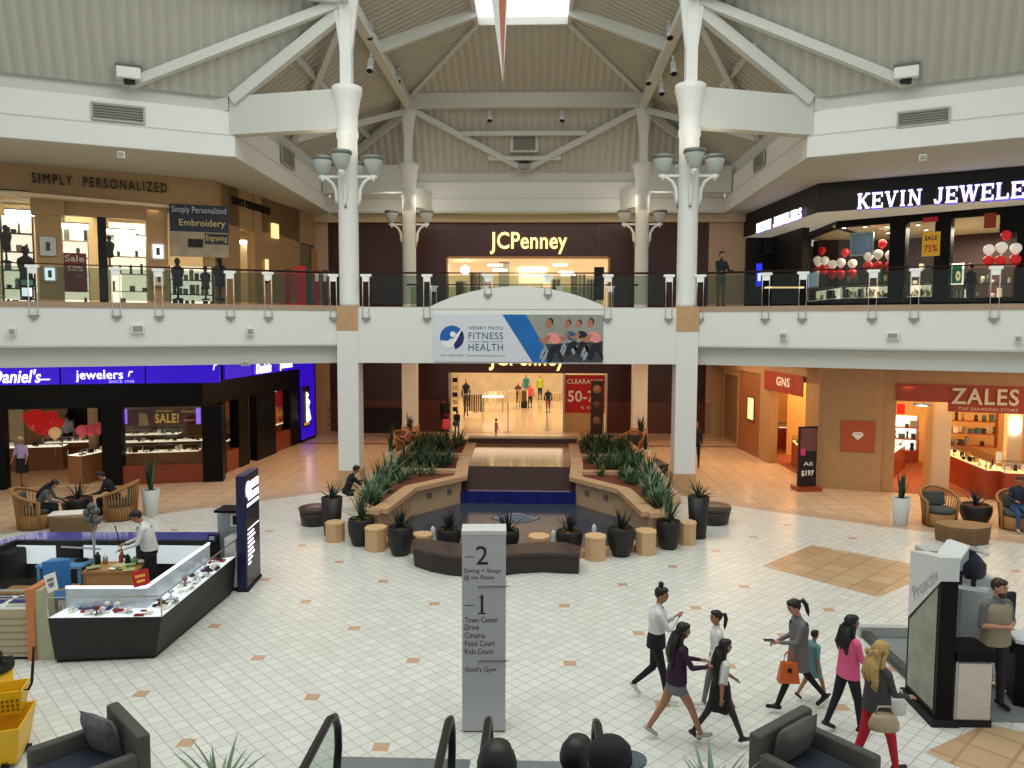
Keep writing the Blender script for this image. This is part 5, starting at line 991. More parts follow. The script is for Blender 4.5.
for lab, v, n_ in (('left', vl, FL), ('right', vr, FR)):
    t = E('floodlight', 'boxy white floodlight at the strut foot on the %s fascia' % lab, 'light', v+Vector((0, 0, .1)), n_.rz); c = v+n_.n*.3+Vector((0, 0, .22))
    b = B(); b.rbox(c, (.66, .3, .34), .03, n_.rz); b.build('housing', WHITE, t); b = B(); b.box(c+Vector((0, 0, .2)), (.7, .34, .06), n_.rz); b.build('visor', mat('vent_dark', (100, 100, 94), .6), t); b = B(); b.box(c-n_.n*.1-Vector((0, 0, .22)), (.3, .24, .12), n_.rz); b.build('bracket', BLACKM, t)
t = E('floodlight', 'small dark floodlight at the strut foot over the back fascia', 'light', vb); b = B(); b.rbox(vb+Vector((0, -.3, .1)), (.5, .3, .26), .03); b.build('housing', mat('vent_slat', (150, 150, 140), .5), t); b = B(); b.box(vb+Vector((0, -.25, .28)), (.4, .3, .1)); b.build('visor', BLACKM, t)
def can(lab, p, az):
    t = E('track_spotlight', lab, 'light', p); d = Vector((math.cos(az)*.5, math.sin(az)*.5, -1)).normalized()
    b = B(); b.tube([p, p+d*.5], .11, 12); b.build('can', WHITE, t); b = B(); b.tube([p+d*.5, p+d*.52], [.115, .06], 12); b.build('lens', BLACKM, t); b = B(); b.beam(p+Vector((0, 0, .25)), p, .06, .06); b.build('bracket', CREAM, t)
for lab, x, y, Y in (('upper left beam, second from the top', 371, 33, 26.6), ('left side beam, middle', 399, 78, 31.5), ('below the left side beam, upper', 371, 66, 27), ('left column head', 325, 17, 24.5), ('right side beam, upper', 669, 33, 26.6), ('below the right side beam, middle', 673, 69, 27.4), ('right side beam, lower', 648, 80, 31.5), ('below the right side beam, lower', 661, 90, 30), ('right column head', 713, 12, 24.5)):
    can('small white can spotlight at the '+lab, D(x, y-6, Y), R(-90))
for lab, x in (('left', 490), ('right', 562)): can('white can spotlight under the rear roof beam, %s one' % lab, D(x, 112, 35), R(-90))
small('exit_box', 'small grey box at the soffit corner, left balcony underside', 'light', BL, 241, 361, 250, 366, -.28, .1, CREAM, GREYF)
# ================================================================ FOUNTAIN AND PLANTING
FX = -.52
STONE = mat('planter_stone', (190, 160, 126), .5, noise=.16, scale=3); COPE = mat('coping_stone', (198, 158, 120), .45, noise=.16, scale=4)
def mx(pts, s): return [(FX+s*(x-FX), y) for x, y in pts]
SOIL = mat('red_bark', (112, 58, 38), .9, noise=.4, scale=14, bump=.6)
zc = .85
for s in (1, -1):
    side = 'left' if s == 1 else 'right'
    t = E('stone_planter', 'long tan stone planter with coping and beds, %s of the fountain' % side, 'planter', (FX-s*3.2, 23, 0))
    outer = mx([(-4.15, 17.9), (-4.65, 19.6), (-4.75, 25), (-4.5, 29.2)], s); inner = mx([(-3.72, 17.8), (-3.42, 20.3), (-2.2, 21.9), (-2.35, 24.0), (-2.45, 29.2)], s)
    poly = outer+inner[::-1]
    b = B(); b.prism(poly, 0, zc-.1); b.build('body', STONE, t)
    b = B()
    def cope(p0, p1, w, z0, z1):
        p0, p1 = Vector((*p0, 0)), Vector((*p1, 0)); d = (p1-p0).normalized(); n = Vector((-d.y, d.x, 0)); p0 = p0-d*.03; p1 = p1+d*.03
        b.prism([tuple((p0+n*w/2))[:2], tuple((p1+n*w/2))[:2], tuple((p1-n*w/2))[:2], tuple((p0-n*w/2))[:2]], z0, z1)
    for pl_, w in ((outer, .3), (inner, .38)):
        for i in range(len(pl_)-1): cope(pl_[i], pl_[i+1], w, zc-.1, zc+(.02 if w > .35 else 0)+.004*i)
    cope(outer[0], inner[0], .36, zc-.1, zc+.01); cope(outer[-1], inner[-1], .36, zc-.1, zc+.015)
    for k, y in enumerate((22.7, 25.5)): cope(mx([(-4.7, y)], s)[0], mx([(-2.3, y)], s)[0], .3, zc-.1, zc+.05+.012*k)
    b.build('coping', COPE, t)
    b = B(); b.prism(mx([(-4.05, 18.2), (-4.5, 19.6), (-4.6, 25), (-4.4, 29), (-2.6, 29), (-2.5, 24), (-2.45, 22), (-3.55, 20.4), (-3.85, 18.2)], s), zc-.1, zc-.05); o = b.build('soil', SOIL, t)
    for fx, fz in ((.35, .5), (.75, .48)):
        p = Vector((*inner[1], 0)).lerp(Vector((*inner[2], 0)), fx); dd = (Vector((*inner[2], 0))-Vector((*inner[1], 0))).normalized(); nn = Vector((dd.y, -dd.x, 0))*s
        b = B(); b.box(p+nn*.01+Vector((0, 0, fz)), (.14, .06, .14), math.atan2(dd.y, dd.x)); b.build('step_light', mat('step_light_grey', (110, 104, 96), .4), t)
# pool
WATER = bpy.data.materials.new('water'); WATER.use_nodes = True; nt = WATER.node_tree; pb = nt.nodes['Principled BSDF']; pb.inputs['Base Color'].default_value = (*lin((58, 66, 78)), 1); pb.inputs['Roughness'].default_value = .2; pb.inputs['Specular IOR Level'].default_value = .25
nz = nt.nodes.new('ShaderNodeTexNoise'); nz.inputs['Scale'].default_value = 5; nz.inputs['Detail'].default_value = 3; bpn = nt.nodes.new('ShaderNodeBump'); bpn.inputs['Strength'].default_value = .35; nt.links.new(nz.outputs['Fac'], bpn.inputs['Height']); nt.links.new(bpn.outputs['Normal'], pb.inputs['Normal'])
ft = E('fountain', 'fountain with dark pool, blue tiled weir and sloping cascade between the planters', 'fountain', (FX, 21, 0))
pool = [(-3.75, 17.9), (-3.42, 20.2), (-2.2, 21.85), (1.16, 21.85), (2.38, 20.2), (2.7, 17.9), (1.8, 17.2), (.4, 16.85), (-1.5, 16.85), (-2.9, 17.2)]
b = B(); b.prism(pool, 0, .06); b.build('basin_water', WATER, ft)
b = B()
for i in range(5, 9): cope(pool[i], pool[i+1], .3, 0, .14+.002*i)
cope(pool[9], pool[0], .3, 0, .16); b.build('curb', COPE, ft)
BLUE = tile_mat('blue_weir_tile', (20, 26, 92), (34, 40, 120), (16, 18, 60), (30, 30, 90), 30, False, False, .15)
b = B(); b.box((FX, 22.1, .2), (3.36, .5, .44)); b.build('weir', BLUE, ft)
SL = mat('wet_slate', (62, 52, 54), .18, noise=.3, scale=6)
b = B(); b.add([(-2.2, 22.0, .4), (1.16, 22.0, .4), (1.16, 23.5, .86), (-2.2, 23.5, .86), (-2.2, 22.0, .0), (1.16, 22.0, .0), (1.16, 23.5, .0), (-2.2, 23.5, .0)], [(0, 1, 2, 3), (0, 4, 5, 1), (1, 5, 6, 2), (3, 2, 6, 7), (0, 3, 7, 4)]); b.build('cascade', SL, ft)
b = B(); b.box((FX, 25.9, .43), (3.6, 4.8, .86)); b.build('upper_pool', WATER2 if 'WATER2' in globals() else mat('shimmering_water', (150, 118, 84), .12, noise=.45, scale=10, bump=.4), ft)
b = B(); b.box((FX, 28.6, .52), (4.1, .6, 1.04)); b.build('back_wall', mat('dark_stone', (92, 66, 52), .4, noise=.2), ft)
FOAM = mat('foam', (206, 214, 220), .3, noise=.3, scale=20)
b = B(); b.lathe([(.66, .06), (.6, .085), (.5, .075), (.42, .11), (.3, .13), (.22, .17), (.05, .18)], (-.55, 20.2, 0), 24, sy=.8); b.build('bubbling_mound', mat('foam_grey', (96, 106, 118), .2, noise=.5, scale=14, bump=.6), ft)
for x, y, yt in ((433, 543, 526), (553.5, 545, 530), (594, 540, 524)):
    p = G(x, y, .06); b = B(); h = EYE+ray(x, yt)[2]/ray(x, yt)[1]*p.y-.06; b.lathe([(.1, 0), (.07, .1), (.055, h*.5), (.06, h*.8), (.03, h*.95), (.005, h)], p, 10); b.build('water_jet', FOAM, ft)
# planting
def gm(n, c, v=.3): return mat(n, c, .6, noise=v, scale=6)
GRN = [gm('leaf_green', (66, 96, 52)), gm('leaf_dark', (40, 62, 40)), gm('leaf_grey', (116, 140, 112)), gm('leaf_lime', (128, 140, 62)), gm('leaf_black', (34, 38, 38), .2)]
def clump(name, lab, p, n, L, w, m1, seed, grp=None, el=(.5, 1.45), droop=(.3, 1.0), cat='plant', m2=None):
    rnd = random.Random(seed); b = B()
    for k in range(n):
        az = 2*PI*k/n*2.4+rnd.uniform(-.3, .3); e = rnd.uniform(*el); b.leaf(Vector(p)+Vector((rnd.uniform(-.04, .04), rnd.uniform(-.04, .04), 0)), az, e, L*rnd.uniform(.65, 1.1), w, rnd.uniform(*droop), 0 if rnd.random() < .7 or not m2 else 1)
    o = b.build(name, [m1, m2 or m1]); me = o.data; 
    for v in me.vertices: v.co -= Vector(p)
    o.location = p; return tag(o, lab, cat, grp)
rnd = random.Random(11)
for s in (1, -1):
    side = 'left' if s == 1 else 'right'
    for bed, (y0, y1, n, L, mt, m2) in (('rear', (25.9, 28.6, 15, .6, GRN[1], GRN[0])), ('middle', (23.0, 25.2, 15, .55, GRN[0], GRN[1])), ('second', (20.9, 22.4, 10, .45, GRN[0], GRN[3])), ('front', (18.5, 20.9, 16, .6, GRN[2], GRN[0]))) if False else (('rear', (25.9, 28.6, 30, .7, GRN[1], GRN[0])), ('middle', (23.0, 25.2, 28, .62, GRN[1], GRN[0])), ('second', (21.0, 22.4, 16, .5, GRN[0], GRN[2])), ('front', (18.5, 21.0, 22, .6, GRN[2], GRN[0]))):
        for k in range(n):
            y = y0+(y1-y0)*((k*11) % n+.5)/n if bed != 'rear' else y0+(y1-y0)*((k*7) % n+.5)/n
            xl, xr = (-4.4, -2.8) if y > 22.2 else (-4.4, -3.9+.35*max(0, y-20.6)) if y > 20.5 else (-4.25+.0*y, -3.95)
            x = rnd.uniform(xl, xr); lime = bed == 'front' and k % 4 == 3
            clump('grass_plant', 'green strap leaved plant in the %s bed of the %s planter' % (bed, side), (FX+s*(x-FX), y, zc-.06), 16, L*(.6 if lime else 1), .05, GRN[3] if lime else mt, k+int(y*10)+(s+1)*50, '%s bed plants, %s planter' % (bed, side), (.6, 1.5), (.3, .9), m2=m2)
    for k in range(6):
        y = 19.0+k*.7; clump('spiky_plant', 'tall spiky grey green plant at the outer edge of the %s planter' % side, (FX+s*(-4.35-FX), y+.15, zc-.05), 18, .8, .06, GRN[2] if k % 2 else GRN[1], 300+k+s, 'outer edge spiky plants, %s planter' % side, (.5, 1.4), (.1, .5))
POT = mat('black_pot', (30, 28, 28), .45, noise=.15)
def pot(lab, px_, py, w_px, ztop_px, spiky=True, tall=False, leaf=(22, .6, .045), m1=None, seed=1, lime=False):
    p = G(px_, py); r = w_px/2*p.y/F; h = EYE+ray(px_, ztop_px)[2]/ray(px_, ztop_px)[1]*p.y; p = p+Vector((0, r*.8, 0)); h = max(.3, h)
    t = E('planter_pot', lab, 'pot', p)
    b = B()
    if tall: pr = [(r*.72, 0), (r*.74, .02), (r, h), (r*.9, h), (r*.88, h-.08), (.01, h-.08)]
    else: pr = [(r*.6, 0), (r*.72, .05), (r*.93, h*.45), (r*1., h*.72), (r*.96, h*.97), (r*.92, h), (r*.84, h), (r*.82, h-.06), (.01, h-.06)]
    b.lathe(pr, p, 24); b.build('pot', POT, t)
    b = B(); b.lathe([(r*.8, h-.05), (.01, h-.03)], p, 16); b.build('soil', SOIL, t)
    return p+Vector((0, 0, h-.05)), r
DARKL, GREYL = GRN[4], GRN[2]
for i, (x, yb, w, yt, lab) in enumerate(((358.7, 547.5, 27, 521, 'large black pot with grey spiky plant, leftmost of the fountain pots'), (398.7, 557.5, 27, 529, 'round black pot with dark spiky plant, second from the left at the fountain'), (448, 554, 25, 531, 'black pot half hidden behind the curved bench, left of the directory sign'), (507, 553, 25, 532, 'black pot behind the bench, just right of the directory sign'), (569.5, 556.5, 28, 533, 'black pot with lime leaves behind the right end of the bench'), (621.8, 558.5, 28, 530, 'round black pot standing free between two wooden stools, right side'), (670, 551, 25, 523, 'large black pot with grey green plant, rightmost of the fountain pots'))):
    c, r = pot(lab, x, yb, w, yt)
    clump('spiky_plant', 'dark spiky plant growing in the %s' % ('leftmost fountain pot', 'second fountain pot from the left', 'pot left of the directory sign', 'pot just right of the directory sign', 'pot behind the right end of the bench', 'free standing pot between two stools', 'rightmost fountain pot')[i], c, 30, .72 if i in (0, 6) else .55, .05, DARKL if 0 < i < 6 else GRN[1], 400+i, None, (.45, 1.5), (.0, .25), m2=DARKL if 0 < i < 6 else GREYL)
    clump('ground_leaves', 'low green leaves around the plant in the %s' % ('leftmost fountain pot', 'second fountain pot from the left', 'pot left of the directory sign', 'pot just right of the directory sign', 'pot behind the right end of the bench', 'free standing pot between two stools', 'rightmost fountain pot')[i], c+Vector((0, 0, .02)), 16, .26, .07, GRN[3] if i in (4, 0) else GRN[0], 420+i, None, (.1, .8), (.6, 1.3))
for i, (x, yb, yt, w, lab) in enumerate(((330, 537, 499, 22, 'tall tapered black pot beside the round dark seat on the left'), (699.5, 540, 498, 22, 'tall tapered black pot beside the round dark seat on the right'))):
    c, r = pot(lab, x, yb, w, yt, tall=True); clump('spiky_plant', 'spiky plant in the tall tapered pot, %s side' % ('left', 'right')[i], c, 24, .6, .045, GRN[1], 440+i, None, (.2, 1.4), (.1, .5))
# wooden stools
WST = mat('stool_wood', (206, 168, 124), .5, noise=.12, scale=5)
def stool(lab, x, yb, w, yt, n=8):
    p = G(x, yb); r = w/2*p.y/F; p = p+Vector((0, r*.9, 0)); h = EYE+ray(x, yt)[2]/ray(x, yt)[1]*(p.y-r*.6); h = min(.55, max(.4, h))
    t = E('wooden_stool', lab, 'stool', p); b = B(); b.lathe([(r*.98, 0), (r*.98, h-.05)], p, n, sm=False, rz=.3); b.build('body', WST, t); b = B(); b.lathe([(r*1.03, h-.05), (r*1.03, h-.012), (r*.99, h), (.01, h)], p, n, sm=False, rz=.3); b.build('seat', mat('stool_top', (218, 178, 132), .45, noise=.1, scale=5), t)
for a in (('octagonal wooden stool beside the leftmost fountain pot, left of it', 333, 543, 20, 523), ('octagonal wooden stool between the two left fountain pots', 374, 552.5, 23, 528), ('wooden stool behind the left end of the curved bench', 421, 553, 22, 537), ('wooden stool behind the bench, right of the directory sign', 539, 556, 23, 537), ('octagonal wooden stool at the right end of the curved bench', 596, 562, 23, 536), ('octagonal wooden stool between the two right fountain pots', 647, 556, 22, 531), ('octagonal wooden stool beside the rightmost fountain pot, right of it', 688, 546, 20, 521)): stool(*a)
# curved dark bench
DB = mat('dark_bench_leather', (48, 38, 36), .4, noise=.15, scale=5)
f0 = [G(x, y, .45) for x, y in ((413, 547), (430, 552), (450, 555.5), (475, 557), (500, 556), (520, 553.5), (545, 552.5), (562, 553.5), (580, 554))]
bk = [G(x, y, .45) for x, y in ((581, 546.5), (565, 542), (545, 541.5), (520, 543.5), (495, 545.5), (470, 544.5), (445, 541.5), (428, 539.5), (412, 539))]
t = E('curved_bench', 'long dark brown curved bench behind the directory sign', 'bench', (FX-.5, 15.9, 0))
b = B(); b.prism([(p.x*.985-.01, p.y+.05) for p in f0]+[(p.x*.985-.01, p.y-.04) for p in bk], .0, .39); b.build('base', DB, t)
b = B(); b.prism([(p.x, p.y) for p in f0]+[(p.x, p.y) for p in bk], .39, .45); b.build('seat', mat('dark_bench_top', (66, 54, 50), .4, noise=.12, scale=5), t)
for lab, x, y, w in (('left', 311, 528, 30), ('right', 716, 527, 34)):
    p = G(x, y); r = w/2*p.y/F*1.15; p = p+Vector((0, r, 0)); t = E('round_seat', 'round dark brown seat block, %s side beside the tall pot' % lab, 'seat', p); b = B(); b.lathe([(r*.85, 0), (r*.97, .36)], p, 28); b.build('base', DB, t); b = B(); b.lathe([(r, .36), (r, .43), (r*.97, .46), (.01, .47)], p, 28); b.build('seat', mat('dark_bench_top', (66, 54, 50), .4), t)
# ================================================================ KIOSKS, FURNITURE, ESCALATORS
# ---- directory pylon
DP = PL((-.93, 9.37), (-.375, 9.4)); ZD = 2.64
SILVER = mat('pylon_silver', (186, 186, 186), .4, .1, noise=.06, scale=1.5); INK = mat('pylon_ink', (36, 36, 38), .5, noise=0)
t = E('directory_sign', 'tall silver directory pylon listing levels 2 and 1', 'sign', (-.65, 9.5, 0))
b = B(); DP.sbox(b, 0, DP.L, .02, ZD-.05, -.34, 0); b.build('body', SILVER, t); b = B(); DP.sbox(b, -.005, DP.L+.005, ZD-.05, ZD, -.345, .005); b.build('cap', mat('pylon_cap', (206, 206, 202), .4), t); b = B(); DP.sbox(b, .02, DP.L-.02, 0, .03, -.32, -.02); b.build('base', BLACKM, t)
def dtext(body, x0, y0, x1, y1, off=0., nm='lettering'):
    fr, w_, h_ = DP.prect(x0, y0, x1, y1, .002); b = B(); txt(b, body, fr, w_, h_, off=off, th=.003); b.build(nm, INK, t)
dtext('2', 476, 546, 488, 564.5, .0); dtext('Dining + Shops', 464, 568.5, 501, 574); dtext('@ the Patios', 464, 575, 494, 580.5)
fr, w_, h_ = DP.prect(478, 595, 486, 614, .002); b = B(); o = Vector(fr[0])
for du, dv, su, sv in ((.0, 0, .3, 1), (0, -.47, .95, .06), (-.2, .38, .3, .05)): b.box(o+DP.d*du*w_+Vector((0, 0, dv*h_)), (su*w_, .006, sv*h_), DP.rz)
b.build('numeral', INK, t)
for body, x1, y in (('Town Center', 498, 617), ('Drive', 479, 624.5), ('Cinema', 485, 632.5), ('Food Court', 495, 640.5), ('Kids Court', 493, 648.5)): dtext(body, 465, y, x1, y+5.5)
dtext("Gold's Gym", 465, 667, 496, 673)
for x0, x1, y in ((465, 474, 556.5), (465, 474, 605)): fr, w_, h_ = DP.prect(x0, y, x1, y+.8, .002); b = B(); b.box(fr[0], (w_, .004, .008), DP.rz); b.build('rule', INK, t)
for y in (586.5, 661): fr, w_, h_ = DP.prect(478, y-1, 506, y+1, .01); b = B(); b.box(fr[0], (w_, .02, .018), DP.rz); b.tube([Vector(fr[0])+DP.d*w_/2, Vector(fr[0])+DP.d*(w_/2+.04)], .012, 6); b.build('holder_rail', CHROME, t)
# ---- left jewellery kiosk
dark = mat('kiosk_black', (30, 29, 28), .5, noise=.1, scale=3)
ob = [G(55, 660, .06), Vector((-5.94, 11.34, .06)), Vector((-5.9, 14.3, .06))]
zd_ = D(100, 617.5, 11.2).z; zt_ = D(100, 597, 11.2).z
ot = [G(48, 618, zd_), G(161.7, 616.7, zd_), G(236, 556, zd_)]
it = [G(66, 588, zt_), G(146, 588, zt_), G(209, 544, zt_)]
def strip(b, A, Bq, mi=0):
    for i in range(len(A)-1): b.quad(A[i], A[i+1], Bq[i+1], Bq[i], mi)
def runner(name, lab, ob, ot, it, goods_seed, trays, caps=True, gh=zt_-zd_, rim=True, ncol=(0, 0)):
    t = E(name, lab, 'display counter', (ob[0]+ob[-1])/2*1)
    t.location.z = 0
    gt = [Vector((p.x, p.y, p.z+gh)) for p in ot]; ib = [Vector((p.x, p.y, ot[0].z)) for p in it]; if_ = [Vector((p.x, p.y, .06)) for p in it]
    b = B(); strip(b, ob, ot); strip(b, if_, list(it)); b.quad(ob[0], ot[0], ib[0], if_[0]); b.quad(ob[-1], if_[-1], ib[-1], ot[-1]); strip(b, ob, if_)
    b.build('base', dark, t)
    k = [Vector((p.x+(q.x-p.x)*.12, p.y+(q.y-p.y)*.12, 0)) for p, q in zip(ob, if_)]; k2 = [p+Vector((0, 0, .07)) for p in k]; b = B(); strip(b, k, k2); b.build('plinth', BLACKM, t)
    b = B(); strip(b, ot, ib); b.build('lit_deck', em('kiosk_deck', (226, 232, 240), .62), t)
    sh = [(q-p).normalized()*.012 for p, q in zip(ib, ot)]
    b = B(); strip(b, [p+s_ for p, s_ in zip(ib, sh)], [Vector((p.x, p.y, it[0].z))+s_ for p, s_ in zip(it, sh)]); b.build('back_panel', mat('kiosk_mirror', (176, 186, 196), .2, .3, emit=.2, noise=.1), t)
    b = B()
    for i in range(len(it)-1): b.beam(it[i]+Vector((0, 0, .015)), it[i+1]+Vector((0, 0, .015)), .045, .03)
    b.build('rim_light', em('kiosk_rim', (250, 250, 255), 1.1), t)
    b = B(); strip(b, ot, gt); strip(b, gt, it); b.build('glass', SGLASS, t)
    b = B(); 
    for i in range(len(ot)): b.beam(ot[i], gt[i], .015, .015)
    for i in range(len(ot)-1): b.beam(gt[i], gt[i+1], .014, .014)
    b.build('frame', CHROME, t)
    rnd = random.Random(goods_seed); b = B()
    for i in range(len(ot)-1):
        L = (ot[i+1]-ot[i]).length; rz = math.atan2(ot[i+1].y-ot[i].y, ot[i+1].x-ot[i].x)
        n = int(L*16)
        for j in range(n):
            u, v = rnd.uniform(.05, .95), rnd.uniform(.1, .9); p = ot[i].lerp(ot[i+1], u).lerp(ib[i].lerp(ib[i+1], u), v); p.z = ot[0].z+.005; m_ = rnd.choice((0, 0, 0, 1, 2, 2, 3))
            if rnd.random() < .5: hh = rnd.uniform(.01, .04); b.box(p+Vector((0, 0, hh/2)), (rnd.uniform(.04, .16), rnd.uniform(.04, .1), hh), rz, m_)
            elif rnd.random() < .6: hh = rnd.uniform(.06, .16); b.lathe([(.03, 0), (.035, .01), (.012, .02), (.012, hh*.5), (.04, hh*.6), (.05, hh*.85), (.01, hh)], p, 8, m_)
            else: b.lathe([(.05, 0), (.06, .012), (.045, .025), (.03, .012)], p, 10, m_)
    o = b.build('jewellery', [PALET, mat('velvet_black', (30, 30, 34), .8), mat('jewel_silver', (200, 204, 210), .25, .8, noise=0), mat('velvet_red', (150, 30, 40), .8)], t); o['kind'] = 'stuff'
    b = B()
    for (x, y, w1, d1, mt_i) in trays: p = G(x, y, ot[0].z+.01); b.box(p+Vector((0, 0, .01)), (w1, d1, .03), 0, mt_i)
    b.build('tray', [mat('tray_blue', (52, 62, 142), .7), mat('velvet_black', (30, 30, 34), .8), mat('velvet_red', (150, 30, 40), .8)], t)
    return t
runner('jewellery_counter', 'black jewellery kiosk counter with white lit glass display, left foreground', ob, ot, it, 5, [(98, 607, .5, .24, 0), (138, 604, .14, .2, 1), (207, 571, .2, .1, 0), (222, 561, .1, .12, 2)])
# back run and left wing
bo = [G(-40, 560, 1.), G(16, 541, 1.), G(208, 541, 1.)]; bi = [Vector((p.x, p.y+.55, 1.)) for p in bo]; bi[0] = bo[0]+Vector((-.5, .35, 0))
t = E('rear_counter', 'dark glass topped rear counter of the jewellery kiosk with lit inner panels', 'display counter', (-8.4, 15.1, 0))
b = B(); F0 = [Vector((p.x, p.y, 0)) for p in bo]; Bk = [Vector((p.x, p.y, 0)) for p in bi]; strip(b, F0, bo); strip(b, Bk[::-1], bi[::-1]); b.quad(F0[-1], Bk[-1], bi[-1], bo[-1]); b.build('base', dark, t)
b = B(); up_ = Vector((0, 0, .03)); strip(b, bo, bi); strip(b, [p+up_ for p in bo], [p+up_ for p in bi]); strip(b, bo, [p+up_ for p in bo]); b.build('top', mat('kiosk_glass_top', (86, 92, 104), .08, .2, noise=.2, scale=2), t)
for x0, x1 in ((17.5, 57), (84, 137), (150, 203)):
    p0, p1 = G(x0, 541, 1.), G(x1, 541, 1.); b = B(); b.box(((p0.x+p1.x)/2, p0.y-.02, .74), (p1.x-p0.x, .02, .36), 0); b.build('lit_panel', em('kiosk_inner_panel', (206, 216, 218), .6), t)
b = B(); p0, p1 = G(-35, 558, 1.), G(12, 542, 1.); b.box(((p0.x+p1.x)/2, (p0.y+p1.y)/2-.03, .74), ((p1-p0).length*.9, .02, .36), math.atan2(p1.y-p0.y, p1.x-p0.x))
b.build('lit_panel', em('kiosk_inner_panel', (206, 216, 218), .6), t)
# navy directory panel
NV = mat('panel_navy', (22, 28, 66), .3, noise=.05); NV2 = mat('panel_face', (30, 36, 54), .25, noise=.1)
PN = PL((-5.66, 14.36), (-5.74, 15.32))
t = E('lit_panel_sign', 'tall navy advertising panel with white lit lettering at the kiosk end', 'sign', (-5.75, 14.85, 0), PN.rz)
b = B(); PN.sbox(b, 0, PN.L, .03, 2.3, -.17, 0); b.build('case', NV, t); b = B(); PN.sbox(b, .04, PN.L-.03, .06, 2.27, 0, .006); b.build('face', NV2, t); b = B(); PN.sbox(b, .0, PN.L, 0, .05, -.2, .03); b.build('base', BLACKM, t)
def pn(u0, u1, z0, z1): b = B(); PN.sbox(b, u0*PN.L, u1*PN.L, z0, z1, .006, .012); return b
b = B(); b.lathe([(.01, 0), (.17, 0), (.17, .01), (.01, .01)], (0, 0, 0), 20); b.v = [PN.P(.22*PN.L, 2.0, .008)+PN.d*v.x+Vector((0, 0, 1))*v.y+PN.n*v.z for v in b.v]; b.build('logo_disc', PURP, t)
for z0, z1, u0, u1 in ((1.98, 2.14, .42, .94), (1.78, 1.92, .2, .94), (1.66, 1.72, .12, .94)): pn(u0, u1, z0, z1).build('headline_bar', PURP, t)
pn(.12, .92, 1.2, 1.22).build('rule', PURP, t)
for k in range(8): pn(.12, (.55, .62, .5, .58, .48, .55, .42, .3)[k], 1.1-.085*k, 1.14-.085*k).build('text_line', PURP, t)
t = E('pedestal', 'white cabinet with dark shelf and small framed device at the kiosk end', 'cabinet', (-6.2, 15.05, 0))
b = B(); b.box((-6.0, 14.62, .55), (.24, .36, 1.0)); b.build('pedestal', mat('kiosk_white', (206, 204, 198), .5), t); b = B(); b.box((-6.22, 15.15, .72), (.62, .12, 1.42)); b.build('panel', mat('kiosk_pale', (186, 190, 192), .5), t)
b = B(); b.box((-6.17, 15.0, 1.5), (.56, .5, .05)); b.build('shelf', BLACK, t); b = B(); b.box((-6.06, 14.9, 1.3), (.22, .04, .26)); b.build('device_frame', PALET, t); b = B(); b.box((-6.06, 14.875, 1.3), (.12, .02, .18)); b.build('device_screen', BLACKM, t); b = B(); b.box((-6.0, 14.62, .035), (.26, .4, .07)); b.build('base', BLACKM, t)
t = E('brand_plate', 'small dark square plate on the glass corner of the kiosk', 'sign', G(212, 541, zt_)); c = G(212, 538, zt_+.02); b = B(); b.box(c, (.17, .02, .16)); b.build('plate', NV, t); b = B(); b.box(c-Vector((0, .014, 0)), (.11, .008, .08)); b.build('label', mat('plate_grey', (150, 156, 170), .5), t)
# things on and in the kiosk
t = E('red_card_sign', 'tilted red card with two yellow text lines on the kiosk corner', 'sign', G(141, 588, zt_))
y_ = G(134, 588, zt_+.02).y
p0 = [D(131, 572, y_), D(147.5, 568.5, y_), D(150, 583.5, y_), D(134, 588, y_)]; b = B(); b.add(p0+[p+Vector((0, .012, 0)) for p in p0], [(0, 1, 2, 3), (7, 6, 5, 4), (0, 4, 5, 1), (1, 5, 6, 2), (2, 6, 7, 3), (3, 7, 4, 0)]); b.build('card', RED, t)
def bil(u, v): return p0[0].lerp(p0[1], u).lerp(p0[3].lerp(p0[2], u), v)-Vector((0, .006, 0))
for v0, u0, u1 in ((.28, .2, .82), (.6, .25, .75)): b = B(); n = 6; [b.add([bil(u0+(u1-u0)*(k+.1)/n, v0), bil(u0+(u1-u0)*(k+.75)/n, v0), bil(u0+(u1-u0)*(k+.75)/n, v0+.16), bil(u0+(u1-u0)*(k+.1)/n, v0+.16)], [(0, 1, 2, 3)]) for k in range(n)]; b.build('text_line', YELL, t)
t = E('white_card_sign', 'tilted white card stand at the left end of the kiosk counter', 'sign', G(51, 594, zt_)); y_ = G(48, 593.5, zt_).y; p0 = [D(43.5, 576, y_), D(54.5, 572, y_), D(58, 589, y_), D(48, 593.5, y_)]; b = B(); b.add(p0+[p+Vector((0, .012, 0)) for p in p0], [(0, 1, 2, 3), (7, 6, 5, 4), (0, 4, 5, 1), (1, 5, 6, 2), (2, 6, 7, 3), (3, 7, 4, 0)]); b.build('card', PALET, t); b = B(); b.add([bil(.2, .25), bil(.8, .25), bil(.8, .42), bil(.2, .42)], [(0, 1, 2, 3)]); b.add([bil(.2, .5), bil(.8, .5), bil(.7, .75), bil(.3, .75)], [(0, 1, 2, 3)]); b.build('print', mat('grey_print2', (120, 122, 128), .5), t)
def table_(name, lab, cat, c, sx_, sy_, h, mt, rz=0, panel=True):
    t = E(name, lab, cat, (c.x, c.y, 0), rz); inv = Matrix.Translation((c.x, c.y, 0))@Matrix.Rotation(rz, 4, 'Z')
    b = B(); b.box((0, 0, h-.025), (sx_, sy_, .05)); b.build('table_top', mt, t, world=False)
    if panel:
        b = B(); b.box((0, -sy_/2+.03, h/2-.02), (sx_-.06, .03, h-.08)); b.build('front_panel', mt, t, world=False)
    for k, (a_, c_) in enumerate(((-1, -1), (1, -1), (1, 1), (-1, 1))): b = B(); b.box((a_*(sx_/2-.04), c_*(sy_/2-.04), (h-.05)/2), (.05, .05, h-.05)); b.build('leg', mt, t, world=False)
    return t
